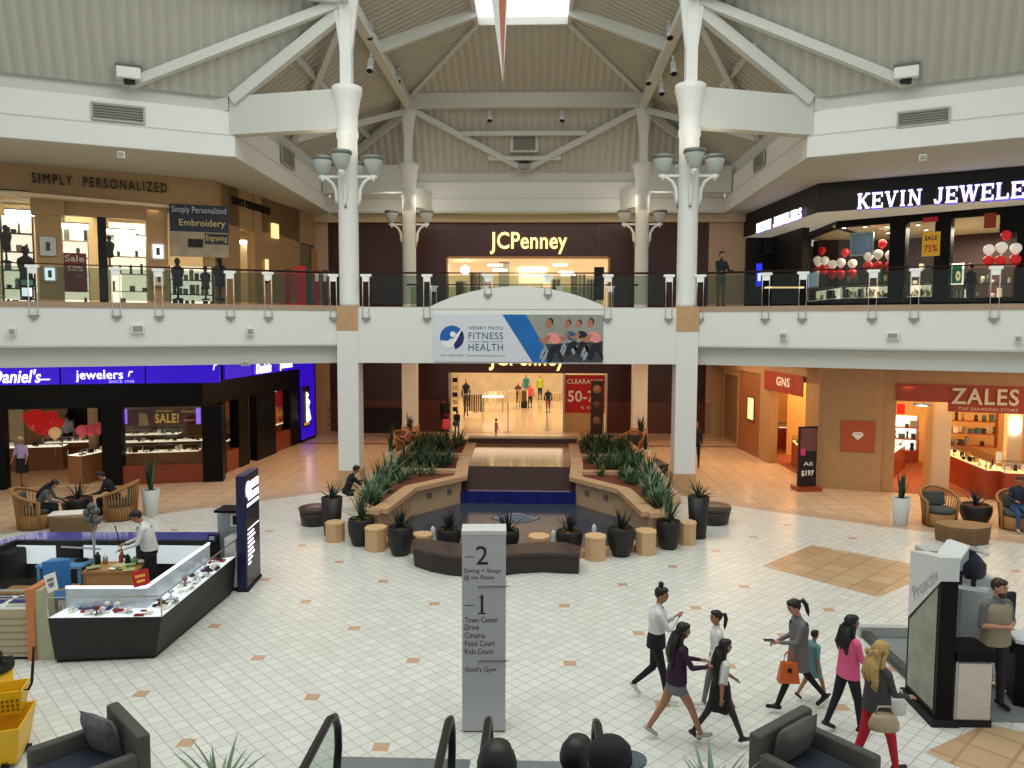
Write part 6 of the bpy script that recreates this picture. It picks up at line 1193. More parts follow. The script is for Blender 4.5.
dk = G(116, 566, .76); table_('work_desk', 'tan wooden work desk inside the kiosk, heaped with papers', 'desk', dk, .95, .6, .76, WOODT, .12)
dk2 = G(66, 562, .76); table_('work_desk', 'desk with a blue top inside the kiosk, left of the paper heaped desk', 'desk', dk2, .85, .5, .76, mat('blue_top', (96, 150, 190), .5, noise=.08), 0, False)
rnd = random.Random(5)
for k in range(9):
    p = Vector((dk.x+rnd.uniform(-.4, .42), dk.y+rnd.uniform(-.22, .22), .765+.008*k)); t_ = B(); t_.box((0, 0, 0), (rnd.uniform(.1, .24), rnd.uniform(.1, .2), .012)); o = t_.build('paper_sheet', [PALET, mat('paper_yellow', (206, 200, 140), .6), mat('paper_green', (150, 176, 120), .6)][k % 3:k % 3+1]); o.location = p; o.rotation_euler = (0, 0, rnd.uniform(0, 3)); tag(o, ('white', 'yellowish', 'pale green')[k % 3]+' paper lying on the wooden kiosk desk', 'paper', ('white', 'yellow', 'green')[k % 3]+' papers on the kiosk desk')
for k, (dx, dy, hh, r_, mt) in enumerate(((-.4, .1, .22, .05, BLACKM), (-.28, .14, .16, .045, CHROME), (.3, .1, .14, .06, mat('tool_green', (120, 150, 90), .5)), (.0, .18, .2, .04, mat('tool_red', (150, 60, 50), .5)), (.16, .12, .18, .05, BLACKM))):
    o = B().lathe([(r_, 0), (r_, hh*.7), (r_*.5, hh*.8), (r_*.4, hh), (.005, hh)], (0, 0, 0), 12).build('tool_jar', mt); o.location = (dk.x+dx, dk.y+dy, .77); tag(o, ('black tall bottle at the left of the kiosk desk', 'small chrome jar on the kiosk desk', 'green jar at the right of the kiosk desk', 'red brown jar in the middle of the kiosk desk', 'black jar right of the red brown jar')[k], 'jar')
t = E('monitor', 'tilted flat monitor on the kiosk counter above the blue desk', 'monitor', G(80, 556, .77)); c = G(81, 548, 1.0); b = B(); b.box(c, (.62, .3, .03), -.1, tilt=-.35); b.build('screen', mat('monitor_grey', (170, 172, 176), .3), t); b = B(); b.lathe([(.12, .76), (.12, .78), (.025, .8), (.02, c.z-.02)], (c.x, c.y, 0), 12); b.build('stand', BLACKM, t)
t = E('camera_pole', 'thin grey pole with clustered cameras rising from the kiosk', 'pole', G(94, 556, .76)); p = G(94.5, 557, .76); b = B(); hp = EYE+ray(94.5, 512)[2]/ray(94.5, 512)[1]*p.y; b.tube([Vector((p.x, p.y, 0)), Vector((p.x, p.y, hp))], .03, 8); b.build('pole', CHROME, t)
for k, (dx, dz) in enumerate(((-.09, .0), (.09, .03), (-.07, -.14), (.1, -.16), (0, .12))): b = B(); b.ell((p.x+dx, p.y-.04, hp+dz), (.075, .07, .075), 10); b.build('camera', mat('camera_grey', (90, 92, 92), .4), t)
t = E('desk_lamp', 'thin angled black lamp arm leaning over the kiosk desk', 'lamp', G(124, 556, .76)); p = G(124, 557, .76); b = B(); b.tube([p, D(115, 526, p.y)], .012, 6); b.build('arm', BLACKM, t); b = B(); b.lathe([(.08, 0), (.08, .02), (.01, .03)], p, 12); b.build('base', BLACKM, t)
t = E('blue_chair', 'blue plastic chair with rounded back inside the kiosk', 'chair', G(38, 616, 0)); c = G(40, 612, 0); c = Vector((-8.3, 12.6, 0))
b = B(); b.rbox((c.x, c.y+.0, .9), (.42, .06, .52), .08, .5); b.build('backrest', mat('chair_blue', (52, 116, 176), .45), t); b = B(); b.rbox((c.x-.1, c.y+.2, .46), (.44, .42, .06), .04, .5); b.build('seat', mat('chair_blue', (52, 116, 176), .45), t)
for a_, c_ in ((-1, -1), (1, -1), (1, 1), (-1, 1)): b = B(); b.tube([(c.x-.1+a_*.17, c.y+.2+c_*.17, .44), (c.x-.1+a_*.2, c.y+.2+c_*.2, 0)], .015, 6); b.build('leg', CHROME, t)
for lab, x, y in (('left on the kiosk floor behind the blue chair', 20, 590), ('beside the wooden kiosk desk', 62, 588)):
    p = G(x, y, .45); t = E('wooden_stool', 'low tan wooden stool '+lab, 'stool', (p.x, p.y, 0)); b = B(); b.box((p.x, p.y, .45), (.5, .36, .04)); b.build('seat', WOODT, t)
    for a_, c_ in ((-1, -1), (1, -1), (1, 1), (-1, 1)): b = B(); b.box((p.x+a_*.21, p.y+c_*.14, .215), (.04, .04, .43)); b.build('leg', WOODT, t)
o = B().rbox((0, 0, .45), (.75, .5, .9), .05).build('waste_bin', BLACKM); o.location = G(8, 600, 0)+Vector((-.3, .3, 0)); tag(o, 'large black bin inside the kiosk at the left edge', 'bin')
# beige booth at the left edge
q = PL((-9.4, 11.12), (-7.86, 11.24)); BEI = mat('booth_beige', (176, 164, 132), .5, noise=.05)
t = E('beige_counter', 'beige slatted counter with glass case of blue trays at the left edge', 'display counter', q.P(q.L/2, 0), q.rz)
b = B(); q.sbox(b, 0, q.L, .05, .8, -.6, 0)
b.build('base', BEI, t); b = B()
for k in range(6): q.sbox(b, 0, q.L, .1+.11*k, .12+.11*k, 0, .008)
b.build('slat_lines', mat('booth_line', (140, 128, 100), .6), t); b = B(); q.sbox(b, 0, q.L, 0, .05, -.6, -.02); b.build('plinth', BLACKM, t)
b = B(); q.sbox(b, 0, q.L, .8, .82, -.58, -.02); b.build('lit_deck', em('booth_deck', (206, 212, 214), .6), t); b = B()
for k in range(3): q.sbox(b, q.L-.45-.5*k, q.L-.05-.5*k, .82, .84, -.5, -.22, 0); q.sbox(b, q.L-.4-.5*k, q.L-.1-.5*k, .82, .84, -.18, -.06, 1)
b.build('tray', [mat('tray_blue', (52, 62, 142), .7), PALET], t); b = B(); q.sbox(b, 0, q.L, 1.1, 1.115, -.6, 0); q.sbox(b, 0, q.L, .8, 1.1, -.015, 0); b.build('glass', SGLASS, t); b = B(); q.sbox(b, 0, q.L, 1.1, 1.125, -.02, .005); q.sbox(b, 0, q.L, .97, .985, -.02, .003); b.build('frame', CHROME, t)
b = B(); q.sbox(b, q.L-.02, q.L+.1, 0, 1.14, -.5, .06); b.build('corner_post', mat('post_orange', (196, 120, 74), .5, noise=.08), t)
b = B(); e0 = q.P(q.L+.1, 0, .02); e1 = q.P(q.L+.1, 0, -.5); b.add([e0, e1, e0+Vector((.28, 0, 0)), e0+Vector((.0, 0, 1.1)), e1+Vector((0, 0, 1.1)), e0+Vector((.1, .03, 1.1))], [(0, 2, 5, 3), (3, 5, 4), (1, 4, 5, 2), (0, 1, 2)]); b.build('end_wedge', mat('wedge_green', (170, 172, 140), .5), t)
# ---- mop bucket and yellow barrel
YEL = mat('bucket_yellow', (226, 178, 20), .4, noise=.08, spec=.4)
bc = Vector((-6.38, 8.55, 0)); t = E('mop_bucket', 'yellow mop bucket with perforated wringer and black handle', 'bucket', bc)
def tub(b, c, w0, d0, w1, d1, h, th=.02, mi=0, rz=0):
    mt = Matrix.Rotation(rz, 3, 'Z'); v = []
    for w, d, z in ((w0, d0, 0), (w1, d1, h), (w1-2*th, d1-2*th, h), (w0-2*th, d0-2*th, th)):
        for a_, c_ in ((-1, -1), (1, -1), (1, 1), (-1, 1)): v.append(c+mt@Vector((a_*w/2, c_*d/2, z)))
    f = [(3, 2, 1, 0), (12, 13, 14, 15)]
    for k in range(3):
        for i in range(4): j = (i+1) % 4; f.append((k*4+i, k*4+j, k*4+4+j, k*4+4+i))
    b.add(v, f, mi)
b = B(); tub(b, bc+Vector((0, 0, .06)), .42, .5, .56, .72, .46, .02, 0, .35); b.build('bucket', YEL, t)
b = B(); wc = bc+Vector((-.06, .22, .5)); tub(b, wc, .3, .26, .38, .36, .3, .018, 0, .35); b.build('wringer', YEL, t)
b = B()
for i in range(6):
    for j in range(3): p = wc+Matrix.Rotation(.35, 3, 'Z')@Vector((-.13+.052*i, -.137-.013*j, .06+.06*j)); b.box(p, (.024, .02, .03), .35)
b.build('holes', mat('hole_dark', (120, 88, 10), .7), t)
hp = wc+Vector((.18, .02, .26)); b = B(); b.tube([hp+Vector((-.05, 0, -.02)), hp+Vector((.06, 0, .0)), hp+Vector((.1, 0, .08)), hp+Vector((.11, .02, .3)), hp+Vector((.12, .04, .52))], .017, 8); b.build('handle', BLACKM, t)
for a_, c_ in ((-1, -1), (1, -1), (1, 1), (-1, 1)): b = B(); b.tube([bc+Vector((a_*.17-.02, c_*.2, .05)), bc+Vector((a_*.17+.02, c_*.2, .05))], .045, 10); b.build('caster', BLACKM, t)
c = G(-4, 730, 0)+Vector((-.15, .35, 0)); c = Vector((-7.0, 9.2, 0)); t = E('yellow_barrel', 'yellow cleaning cart barrel with black top at the left edge', 'bin', c); b = B(); b.lathe([(.2, 0), (.24, .05), (.26, .8), (.01, .8)], c, 20); b.build('barrel', YEL, t); b = B(); b.lathe([(.28, .8), (.28, .86), (.16, .9), (.15, 1.0), (.02, 1.02)], c, 18); b.tube([c+Vector((.1, 0, .95)), c+Vector((.3, 0, .97))], .03, 8); b.build('lid', BLACKM, t)
# ---- foreground armchairs
AFAB = mat('armchair_fabric', (78, 74, 70), .8, noise=.15, scale=25); ASEAT = mat('armchair_seat', (36, 42, 54), .85, noise=.15, scale=20)
def armchair(lab, loc, rz, wid=1.02):
    t = E('armchair', lab, 'armchair', loc, rz)   # faces +y
    w = wid; b = B(); b.rbox((0, -.42, .42), (w, .14, .78), .03); b.build('backrest', AFAB, t, world=False)
    for s_ in (-1, 1): b = B(); b.rbox((s_*(w/2-.06), .05, .34), (.12, .82, .56), .03); b.build('armrest', AFAB, t, world=False)
    b = B(); b.rbox((0, .06, .2), (w-.26, .82, .2), .03); b.build('base', AFAB, t, world=False); b = B(); b.rbox((0, .07, .37), (w-.27, .8, .16), .06); b.build('seat_cushion', ASEAT, t, world=False); 
    for a_, c_ in ((-1, -1), (1, -1), (1, 1), (-1, 1)): b = B(); b.lathe([(.02, 0), (.03, .1)], (a_*(w/2-.1), .02+c_*.36, 0), 8); b.build('leg', BLACKM, t, world=False)
    return t
LA = armchair('dark grey box armchair in the left foreground with a mottled cushion', (-4.86, 7.76, 0), R(137))
RA = armchair('dark grey box armchair in the right foreground with a plain grey back cushion', (3.05, 8.0, 0), R(-140.5), 1.05)
def pillow(name, lab, loc, rz, tilt, mt, sz=(.5, .16, .46)):
    b = B(); n = 10; vs = []; fs = []
    for s_ in (1, -1):
        for i in range(n+1):
            for j in range(n+1):
                u, v = i/n*2-1, j/n*2-1; puff = ((1-u**4)*(1-v**4))**.6; pinch = 1-.08*(u*u*v*v)*0; vs.append((u*sz[0]/2*(1-.07*(1-abs(v))**1.), s_*sz[1]/2*puff, v*sz[2]/2*(1-.07*(1-abs(u)))))
    m_ = (n+1)**2
    for k in range(2):
        for i in range(n):
            for j in range(n): q_ = (k*m_+i*(n+1)+j, k*m_+(i+1)*(n+1)+j, k*m_+(i+1)*(n+1)+j+1, k*m_+i*(n+1)+j+1); fs.append(q_ if k == 1 else q_[::-1])
    b.add(vs, fs, 0, True); o = b.build(name, mt); o.location = loc; o.rotation_euler = (tilt, 0, rz); return tag(o, lab, 'cushion')
FUR = mat('mottled_fur', (92, 94, 94), .9, noise=.7, scale=16, bump=.8)
pa = pm(LA)@Vector((.16, -.2, .64)); pillow('throw_pillow', 'mottled grey fur pillow leaning in the left foreground armchair', pa, R(137)+.3, -.3, FUR, (.56, .18, .52))
pa = pm(RA)@Vector((.0, -.26, .64)); pillow('back_cushion', 'plain grey back cushion of the right foreground armchair', pa, R(-140.5), -.25, mat('cushion_grey', (84, 82, 78), .85, noise=.1, scale=20), (.72, .2, .46))
# foreground spiky plants in pots
for i, (x, yt, Y) in enumerate(((203, 740, 7.4), (722, 742, 7.4))):
    c = Vector(((x-537)*Y/757, Y, 0)); t = E('planter_pot', ('tall dark planter below the left foreground agave', 'tall dark planter below the right foreground agave')[i], 'pot', c); b = B(); b.lathe([(.17, 0), (.19, .02), (.24, .36), (.21, .36), (.2, .31), (.01, .31)], c, 22); b.build('pot', POT, t); b = B(); b.lathe([(.2, .3), (.01, .32)], c, 14); b.build('soil', SOIL, t)
    clump('agave', ('pale green pointed agave in the left foreground', 'pale green pointed agave in the right foreground')[i], c+Vector((0, 0, .32)), 20, .74, .055, gm('agave_green', (120, 142, 118)), 500+i, None, (.5, 1.4), (.25, .7))
# ---- tall pale planters with snake plants
PALEP = mat('pale_planter', (196, 196, 188), .5, noise=.05)
def snake(lab, x, yb, w, ypot, ytop, n=13, seed=1):
    p = G(x, yb); r = w/2*p.y/F; p = p+Vector((0, r, 0)); hz = lambda y: EYE+ray(x, y)[2]/ray(x, y)[1]*p.y; h = hz(ypot)
    t = E('tall_planter', 'pale tapered planter '+lab, 'pot', p); b = B(); b.lathe([(r*.72, 0), (r*.74, .02), (r, h), (r*.9, h), (r*.88, h-.06), (.01, h-.06)], p, 24); b.build('pot', PALEP, t); b = B(); b.lathe([(r*.87, h-.05), (.01, h-.04)], p, 14); b.build('soil', SOIL, t)
    L = hz(ytop)-h+.05; clump('snake_plant', 'dark green snake plant in the planter '+lab, p+Vector((0, 0, h-.05)), n, L, .09, GRN[1], seed, None, (1.25, 1.56), (-.05, .12), m2=GRN[0])
snake('in front of the big left store window', 147, 517, 18, 489, 455, 15, 1); snake('beside the right wicker chair', 904.5, 527, 18, 497, 473, 15, 2)
snake('next to the rear left wicker chair', 390, 470, 12, 451, 425, 10, 3); snake('next to the rear right wicker chair', 646, 462, 11, 449, 431, 10, 4)
for lab, x, yb, w, yt, seed in (('behind the rear left wicker chair', 409, 447, 14, 433, 5), ('behind the rear right wicker chair', 641, 447, 14, 436, 6)):
    c, r = pot('dark pot '+lab, x, yb, w, yt); clump('snake_plant', 'dark upright plant in the pot '+lab, c, 14, 1.0, .09, GRN[1], seed+600, None, (1.1, 1.5), (0, .3))
t = E('low_bench', 'low dark block bench right of the fountain beds', 'bench', G(655, 478)); p = G(655, 476); b = B(); b.rbox(p+Vector((0, .3, .22)), (.6, 1.3, .4), .04, .2); b.build('base', DB, t); b = B(); b.rbox(p+Vector((0, .3, .45)), (.64, 1.34, .07), .03, .2); b.build('seat', mat('dark_bench_top', (66, 54, 50), .4), t)
# ---- wicker chairs
WICK = mat('wicker', (158, 112, 62), .6, noise=.25, scale=30, bump=.4); CUSH = mat('wicker_cushion', (72, 78, 74), .85, noise=.1, scale=15)
def wicker(lab, loc, rz, s_=1.):
    t = E('wicker_chair', lab, 'chair', loc, rz); r = .4*s_
    rimz = lambda a: (.58+.34*(.5+.5*math.cos(a))**1.2)*s_
    A = [R(-118+236*i/18) for i in range(19)]; P = lambda a, k, z: Vector((r*k*math.sin(a), -r*k*math.cos(a), z))
    b = B(); b.tube([P(A[0], .95, .03)]+[P(a, 1.1, rimz(a)) for a in A]+[P(A[-1], .95, .03)], .035*s_, 8); b.build('rim', WICK, t, world=False)
    b = B()
    for i in range(25): a = R(-112+224*i/24); b.tube([P(a, .9, .02), P(a, .97, .4*s_), P(a, 1.09, rimz(a)-.01)], .014*s_, 5)
    b.lathe([(r*.88, .02), (r*.9, .1), (r*.94, .34*s_), (.01, .35*s_)], (0, 0, 0), 20); b.build('woven_shell', WICK, t, world=False)
    b = B(); b.lathe([(.02, .35*s_), (r*.82, .36*s_), (r*.88, .4*s_), (r*.84, .46*s_), (.02, .48*s_)], (0, .03, 0), 20); b.build('seat_cushion', CUSH, t, world=False)
    b = B(); b.rbox((0, -r*.72, .64*s_), (.52*s_, .12, .36*s_), .05, 0, tilt=.15); b.build('back_cushion', CUSH, t, world=False)
    return t
WC = {}
WC['l1'] = wicker('wicker tub chair at the left edge, its occupant in grey leaning forward', G(27, 531)+Vector((0, .35, 0)), R(-75), 1.12); WC['l2'] = wicker('wicker tub chair right of the left table, occupant dressed in black', G(113, 522)+Vector((0, .35, 0)), R(100), 1.12)
WC['r1'] = wicker('empty wicker tub chair facing forward beside the right tall planter', G(946, 529)+Vector((0, .38, 0)), R(178), 1.05); WC['r2'] = wicker('wicker chair at the right edge under the person in jeans', G(1022, 533)+Vector((.1, .4, 0)), R(160), 1.05)
WC['b1'] = wicker('wicker chair left behind the fountain with a reclining person', G(405, 460)+Vector((0, .4, 0)), R(-120), 1.15); WC['b2'] = wicker('wicker chair right behind the fountain, empty', G(632, 461)+Vector((0, .4, 0)), R(150), 1.15)
# stump tables
STUMP = mat('stump_stone', (112, 84, 52), .6, noise=.35, scale=7, bump=.5)
def stump(lab, x, yb, w, sy_=.7, h=.42):
    p = G(x, yb); r = w/2*p.y/F; p = p+Vector((0, r*sy_, 0)); t = E('stump_table', lab, 'table', p); rnd = random.Random(int(x)); n = 26; v = []; f = []
    ph = [rnd.uniform(0, 6) for _ in range(3)]
    for z, k in ((0, .92), (h*.3, .97), (h*.7, .98), (h-.02, 1.), (h, .97)):
        for i in range(n): a = 2*PI*i/n; rr = r*k*(1+.05*math.sin(3*a+ph[0])+.03*math.sin(7*a+ph[1])); v.append(p+Vector((rr*math.cos(a), rr*sy_*math.sin(a), z)))
    for k in range(4):
        for i in range(n): j = (i+1) % n; f.append((k*n+i, k*n+j, (k+1)*n+j, (k+1)*n+i))
    b = B(); b.add(v, f, 0, True); b.build('trunk', STUMP, t); b = B(); b.add([q+Vector((0, 0, .004)) for q in v[-n:]], [tuple(range(n))]); b.build('table_top', mat('stump_top', (132, 106, 74), .5, noise=.25, scale=6), t)
    return p+Vector((0, 0, h+.006))
tl = stump('brown stump table between the two left wicker chairs', 64, 535, 50); stump('brown mottled stump table in front of the empty right wicker chair', 973, 546.5, 54)
o = B().box((0, 0, .01), (.9, .5, .02)).build('white_paper', PALET); o.location = tl+Vector((-.15, .1, 0)); o.rotation_euler = (0, 0, .3); tag(o, 'large white sheet spread on the left stump table', 'paper')
for lab, x, yb, w, yt, seed in (('between the left wicker chairs', 71, 521, 30, 500, 7), ('between the right chairs behind the stump table', 982, 526, 30, 507, 8)):
    c, r = pot('wide dark pot '+lab, x, yb, w, yt); clump('spiky_plant', 'dark spiky plant in the wide pot '+lab, c, 20, .62, .05, DARKL, seed+700, None, (.4, 1.4), (0, .3), m2=GRN[1])
# ---- right kiosk
KW = mat('kiosk_panel_white', (206, 208, 206), .4, noise=.03); KP = PL((5.26, 10.6), (5.24, 9.75))
t = E('advertising_panel', 'tall white and black advertising panel at the right kiosk with grey picture', 'sign', (5.35, 10.25, 0), KP.rz)
b = B(); KP.sbox(b, 0, KP.L, .1, 1.15, -.22, 0, 0); b.add([KP.P(0, 1.15, 0), KP.P(KP.L, 1.15, 0), KP.P(KP.L, 1.95, 0), KP.P(0, 1.15, -.22), KP.P(KP.L, 1.15, -.22), KP.P(KP.L, 1.95, -.22)], [(0, 1, 2), (5, 4, 3), (1, 4, 5, 2), (0, 2, 5, 3)]); b.build('black_case', BLACK, t)
b = B(); b.add([KP.P(0, 1.15, .004), KP.P(KP.L, 1.95, .004), KP.P(KP.L, 2.26, .004), KP.P(0, 2.1, .004)]+[KP.P(0, 1.15, -.224), KP.P(KP.L, 1.95, -.224), KP.P(KP.L, 2.26, -.224), KP.P(0, 2.1, -.224)], [(0, 1, 2, 3), (7, 6, 5, 4), (1, 5, 6, 2), (3, 2, 6, 7), (0, 3, 7, 4), (0, 4, 5, 1)]); b.build('white_head', KW, t)
b = B(); b.add([KP.P(.06, .2, .006), KP.P(KP.L-.06, .2, .006), KP.P(KP.L-.06, 1.86, .006), KP.P(.06, 1.14, .006)], [(0, 1, 2, 3)]); b.build('picture', mat('kiosk_picture', (140, 140, 126), .4, noise=.6, scale=4), t)
b = B(); dd = (KP.d+Vector((0, 0, .8))).normalized(); txt(b, 'Proactiv', (KP.P(KP.L*.52, 1.78, .008), dd, KP.n.cross(dd), KP.n), .8, .17, shear=.1, th=.003); b.build('lettering', mat('pale_letter', (164, 168, 172), .5), t)
b = B(); KP.sbox(b, -.05, KP.L+.02, 0, .1, -.3, .05); b.build('base', BLACKM, t)
b = B(); b.beam(D(948, 558, 10.6), D(959, 543, 10.7), .34, .03); b.beam(D(959, 543, 10.7), D(979, 552, 10.8), .34, .03); b.build('roof_plate', KW, t)
t = E('kiosk_counter', 'black topped kiosk counter with pale front panel at the right', 'counter', (5.85, 10., 0))
b = B(); b.box((5.72, 10.0, .05), (.5, .5, .1)); b.build('plinth', BLACKM, t); b = B(); b.box((5.72, 9.97, .5), (.46, .42, .8)); b.build('body', KW, t); b = B(); b.box((5.72, 9.745, .5), (.42, .03, .74)); b.build('front_panel', mat('panel_cream', (206, 196, 184), .5), t); b = B(); b.box((5.72, 9.97, .96), (.5, .5, .13)); b.build('counter_top', BLACK, t)
t = E('kiosk_tower', 'pale rear display tower of the right kiosk with slanted white shelf', 'display', (6.0, 11.0, 0)); b = B(); b.box((5.95, 11.1, 1.0), (.62, .3, 2.)); b.build('tower', mat('kiosk_grey', (176, 182, 178), .4), t); b = B(); b.box((6.0, 10.78, 1.55), (.8, .34, .05), -.5, tilt=-.2); b.build('shelf', KW, t); b = B()
for k in range(4): b.box((5.72+.15*k, 10.86-.07*k, 1.68), (.06, .05, .2), -.5)
b.build('goods', BLACKM, t)
o = B().lathe([(.16, 0), (.2, .06), (.2, .2), (.12, .3), (.06, .36), (.09, .42), (.01, .44)], (0, 0, 0), 14).build('black_bag', mat('bag_black', (28, 28, 44), .5)); o.location = (6.35, 11.05, 1.6); o2 = o; tag(o, 'dark navy sack on the shelf of the right kiosk tower', 'bag')
o = B().box((0, 0, .8), (.5, .35, 1.6)).build('shelf_unit', mat('kiosk_grey', (176, 182, 178), .4)); o.location = (6.42, 11.1, 0); tag(o, 'grey block under the dark sack at the right kiosk', 'display')
t = E('dark_chair', 'black padded chair at the right edge behind the kiosk man', 'chair', (6.75, 11.2, 0)); c = Vector((6.9, 11.0, 0)); b = B(); b.rbox(c+Vector((0, .18, 1.05)), (.46, .08, .55), .05, .2); b.build('backrest', BLACKM, t); b = B(); b.rbox(c+Vector((0, -.1, .66)), (.5, .5, .1), .04, .2); b.build('seat', BLACKM, t); b = B(); b.tube([c+Vector((0, -.1, .62)), c+Vector((0, -.1, .05))], .03, 8); b.build('stem', CHROME, t); b = B(); b.lathe([(.26, 0), (.26, .03), (.03, .06)], c+Vector((0, -.1, 0)), 18); b.build('base', CHROME, t)
t = E('kiosk_counter', 'black slanted counter at the far right edge of the kiosk', 'counter', (7.0, 10.2, 0)); b = B(); b.prism([(6.62, 10.35), (7.4, 9.9), (7.6, 10.4), (6.75, 10.75)], 0, .9); b.build('body', BLACK, t); b = B(); b.prism([(6.6, 10.34), (7.4, 9.88), (7.6, 10.42), (6.73, 10.78)], .9, .95); b.build('counter_top', KW, t)
b = B(); b.prism([(5.5, 9.9), (7.8, 9.9), (7.8, 12.8), (5.5, 12.8)], .002, .012); o = b.build('floor_mat', mat('grey_mat', (128, 132, 130), .7, noise=.08)); tag(o, 'grey floor covering under the right kiosk', 'mat')
t = E('kiosk_rail', 'low grey rail with dark base strip on the far side of the right kiosk', 'rail', (5.8, 12, 0)); p0, p1, p2 = Vector((5.58, 12.7, 0)), Vector((5.58, 10.95, 0)), Vector((6.3, 12.7, 0))
b = B(); b.beam(p0+Vector((0, 0, .06)), p1+Vector((0, 0, .06)), .12, .12); b.build('base', mat('dark_strip', (66, 70, 70), .5), t); b = B(); b.beam(p0+Vector((-.1, 0, .1)), p2+Vector((0, 0, .1)), .14, .16); b.build('rail', mat('grey_rail', (176, 180, 176), .4), t)
b = B(); b.box((6.3, 12.7, .05), (.1, .1, .1)); b.build('end_post', mat('grey_rail', (176, 180, 176), .4), t)
# ---- escalators
HR = mat('handrail_rubber', (20, 20, 20), .4, noise=.05)
def escalator(lab, xl, xr, y0=7.92):
    t = E('escalator', lab, 'escalator', ((xl+xr)/2, y0, 0)); sl = math.tan(R(30)); yk = 6.6
    path = [(y0-.05, .22), (y0+.12, .3), (y0+.2, .5), (y0+.18, .74), (y0+.06, .92), (y0-.15, 1.0), (yk+.2, 1.0), (yk-.3, 1.08)]+[(yk-.3-k, 1.08+k*sl) for k in (1, 3, 5, 7.)]
    for x in (xl, xr):
        b = B(); b.tube([(x, y, z) for y, z in path], .045, 8); b.build('handrail', HR, t)
        top = [p for p in path[2:]]; b = B(); n = len(top)
        bot = [(y, max(.12, z-.78) if y < yk+.3 else .12) for y, z in top]
        b.add([(x, y, z-.02) for y, z in top]+[(x, y, z) for y, z in bot], [(i, i+1, n+i+1, n+i) for i in range(n-1)]); b.build('balustrade', glass('balustrade_glass', (206, 216, 210), .12), t)
        b = B(); s_ = .12 if x == xl else -.12
        dk_ = [(y0+.05, .14), (yk, .14)]+[(yk-k, .14+k*sl) for k in (1, 3, 5, 7.)]; n = len(dk_)
        b.add([(x-.12, y, z) for y, z in dk_]+[(x+.12, y, z) for y, z in dk_]+[(x-.12, y, z-.4) for y, z in dk_]+[(x+.12, y, z-.4) for y, z in dk_], [(i, i+1, n+i+1, n+i) for i in range(n-1)]+[(i, 2*n+i, 2*n+i+1, i+1) for i in range(n-1)]+[(n+i, n+i+1, 3*n+i+1, 3*n+i) for i in range(n-1)]+[(0, n, 3*n, 2*n)]); b.build('deck', CHROME, t)
    b = B(); b.box(((xl+xr)/2, (yk+8.75)/2, .006), (xr-xl+.3, 8.75-yk, .012)); b.build('landing_plate', mat('landing_steel', (140, 146, 150), .35, .6, noise=.1), t)
    for k in range(16):
        y = yk-.2-.4*k; z = max(0.02, (yk-y)*sl-.02); b = B(); b.box(((xl+xr)/2, y, z-.1), (xr-xl-.26, .41, .23)); b.build('step', mat('step_metal', (110, 112, 112), .4, .5, noise=.1), t)
escalator('escalator on the left with black handrails, empty', -2.2, -.92); escalator('escalator carrying three people down in the bottom middle', -.5, .67)
# ================================================================ PEOPLE
SKIN = mat('skin', (188, 138, 108), .55, noise=.05); SKIN2 = mat('skin_tan', (164, 114, 86), .55, noise=.05); EYE_ = mat('eye_dark', (30, 24, 22), .3, noise=0); LIP = mat('lip', (150, 82, 74), .5, noise=0)
def cl(n, c): return mat('cloth_'+n, c, .85, noise=.1, scale=14)
HBLK = mat('hair_black', (24, 20, 20), .45, noise=.15, scale=18); HBRN = mat('hair_brown', (52, 38, 30), .5, noise=.2, scale=18); HBLD = mat('hair_blond', (176, 142, 86), .55, noise=.35, scale=14)
def remeshed(b, vox, smooth=4):
    me = bpy.data.meshes.new('body_src'); me.from_pydata([tuple(v) for v in b.v], [], b.f); o = bpy.data.objects.new('body_src', me); col.objects.link(o)
    md = o.modifiers.new('r', 'REMESH'); md.mode = 'VOXEL'; md.voxel_size = vox; ms = o.modifiers.new('s', 'SMOOTH'); ms.iterations = smooth; ms.factor = .5
    dg = bpy.context.evaluated_depsgraph_get(); ev = o.evaluated_get(dg); m2 = ev.to_mesh(); V = [v.co.copy() for v in m2.vertices]; Fc = [tuple(p.vertices) for p in m2.polygons]; ev.to_mesh_clear(); bpy.data.objects.remove(o); bpy.data.meshes.remove(me)
    return V, Fc
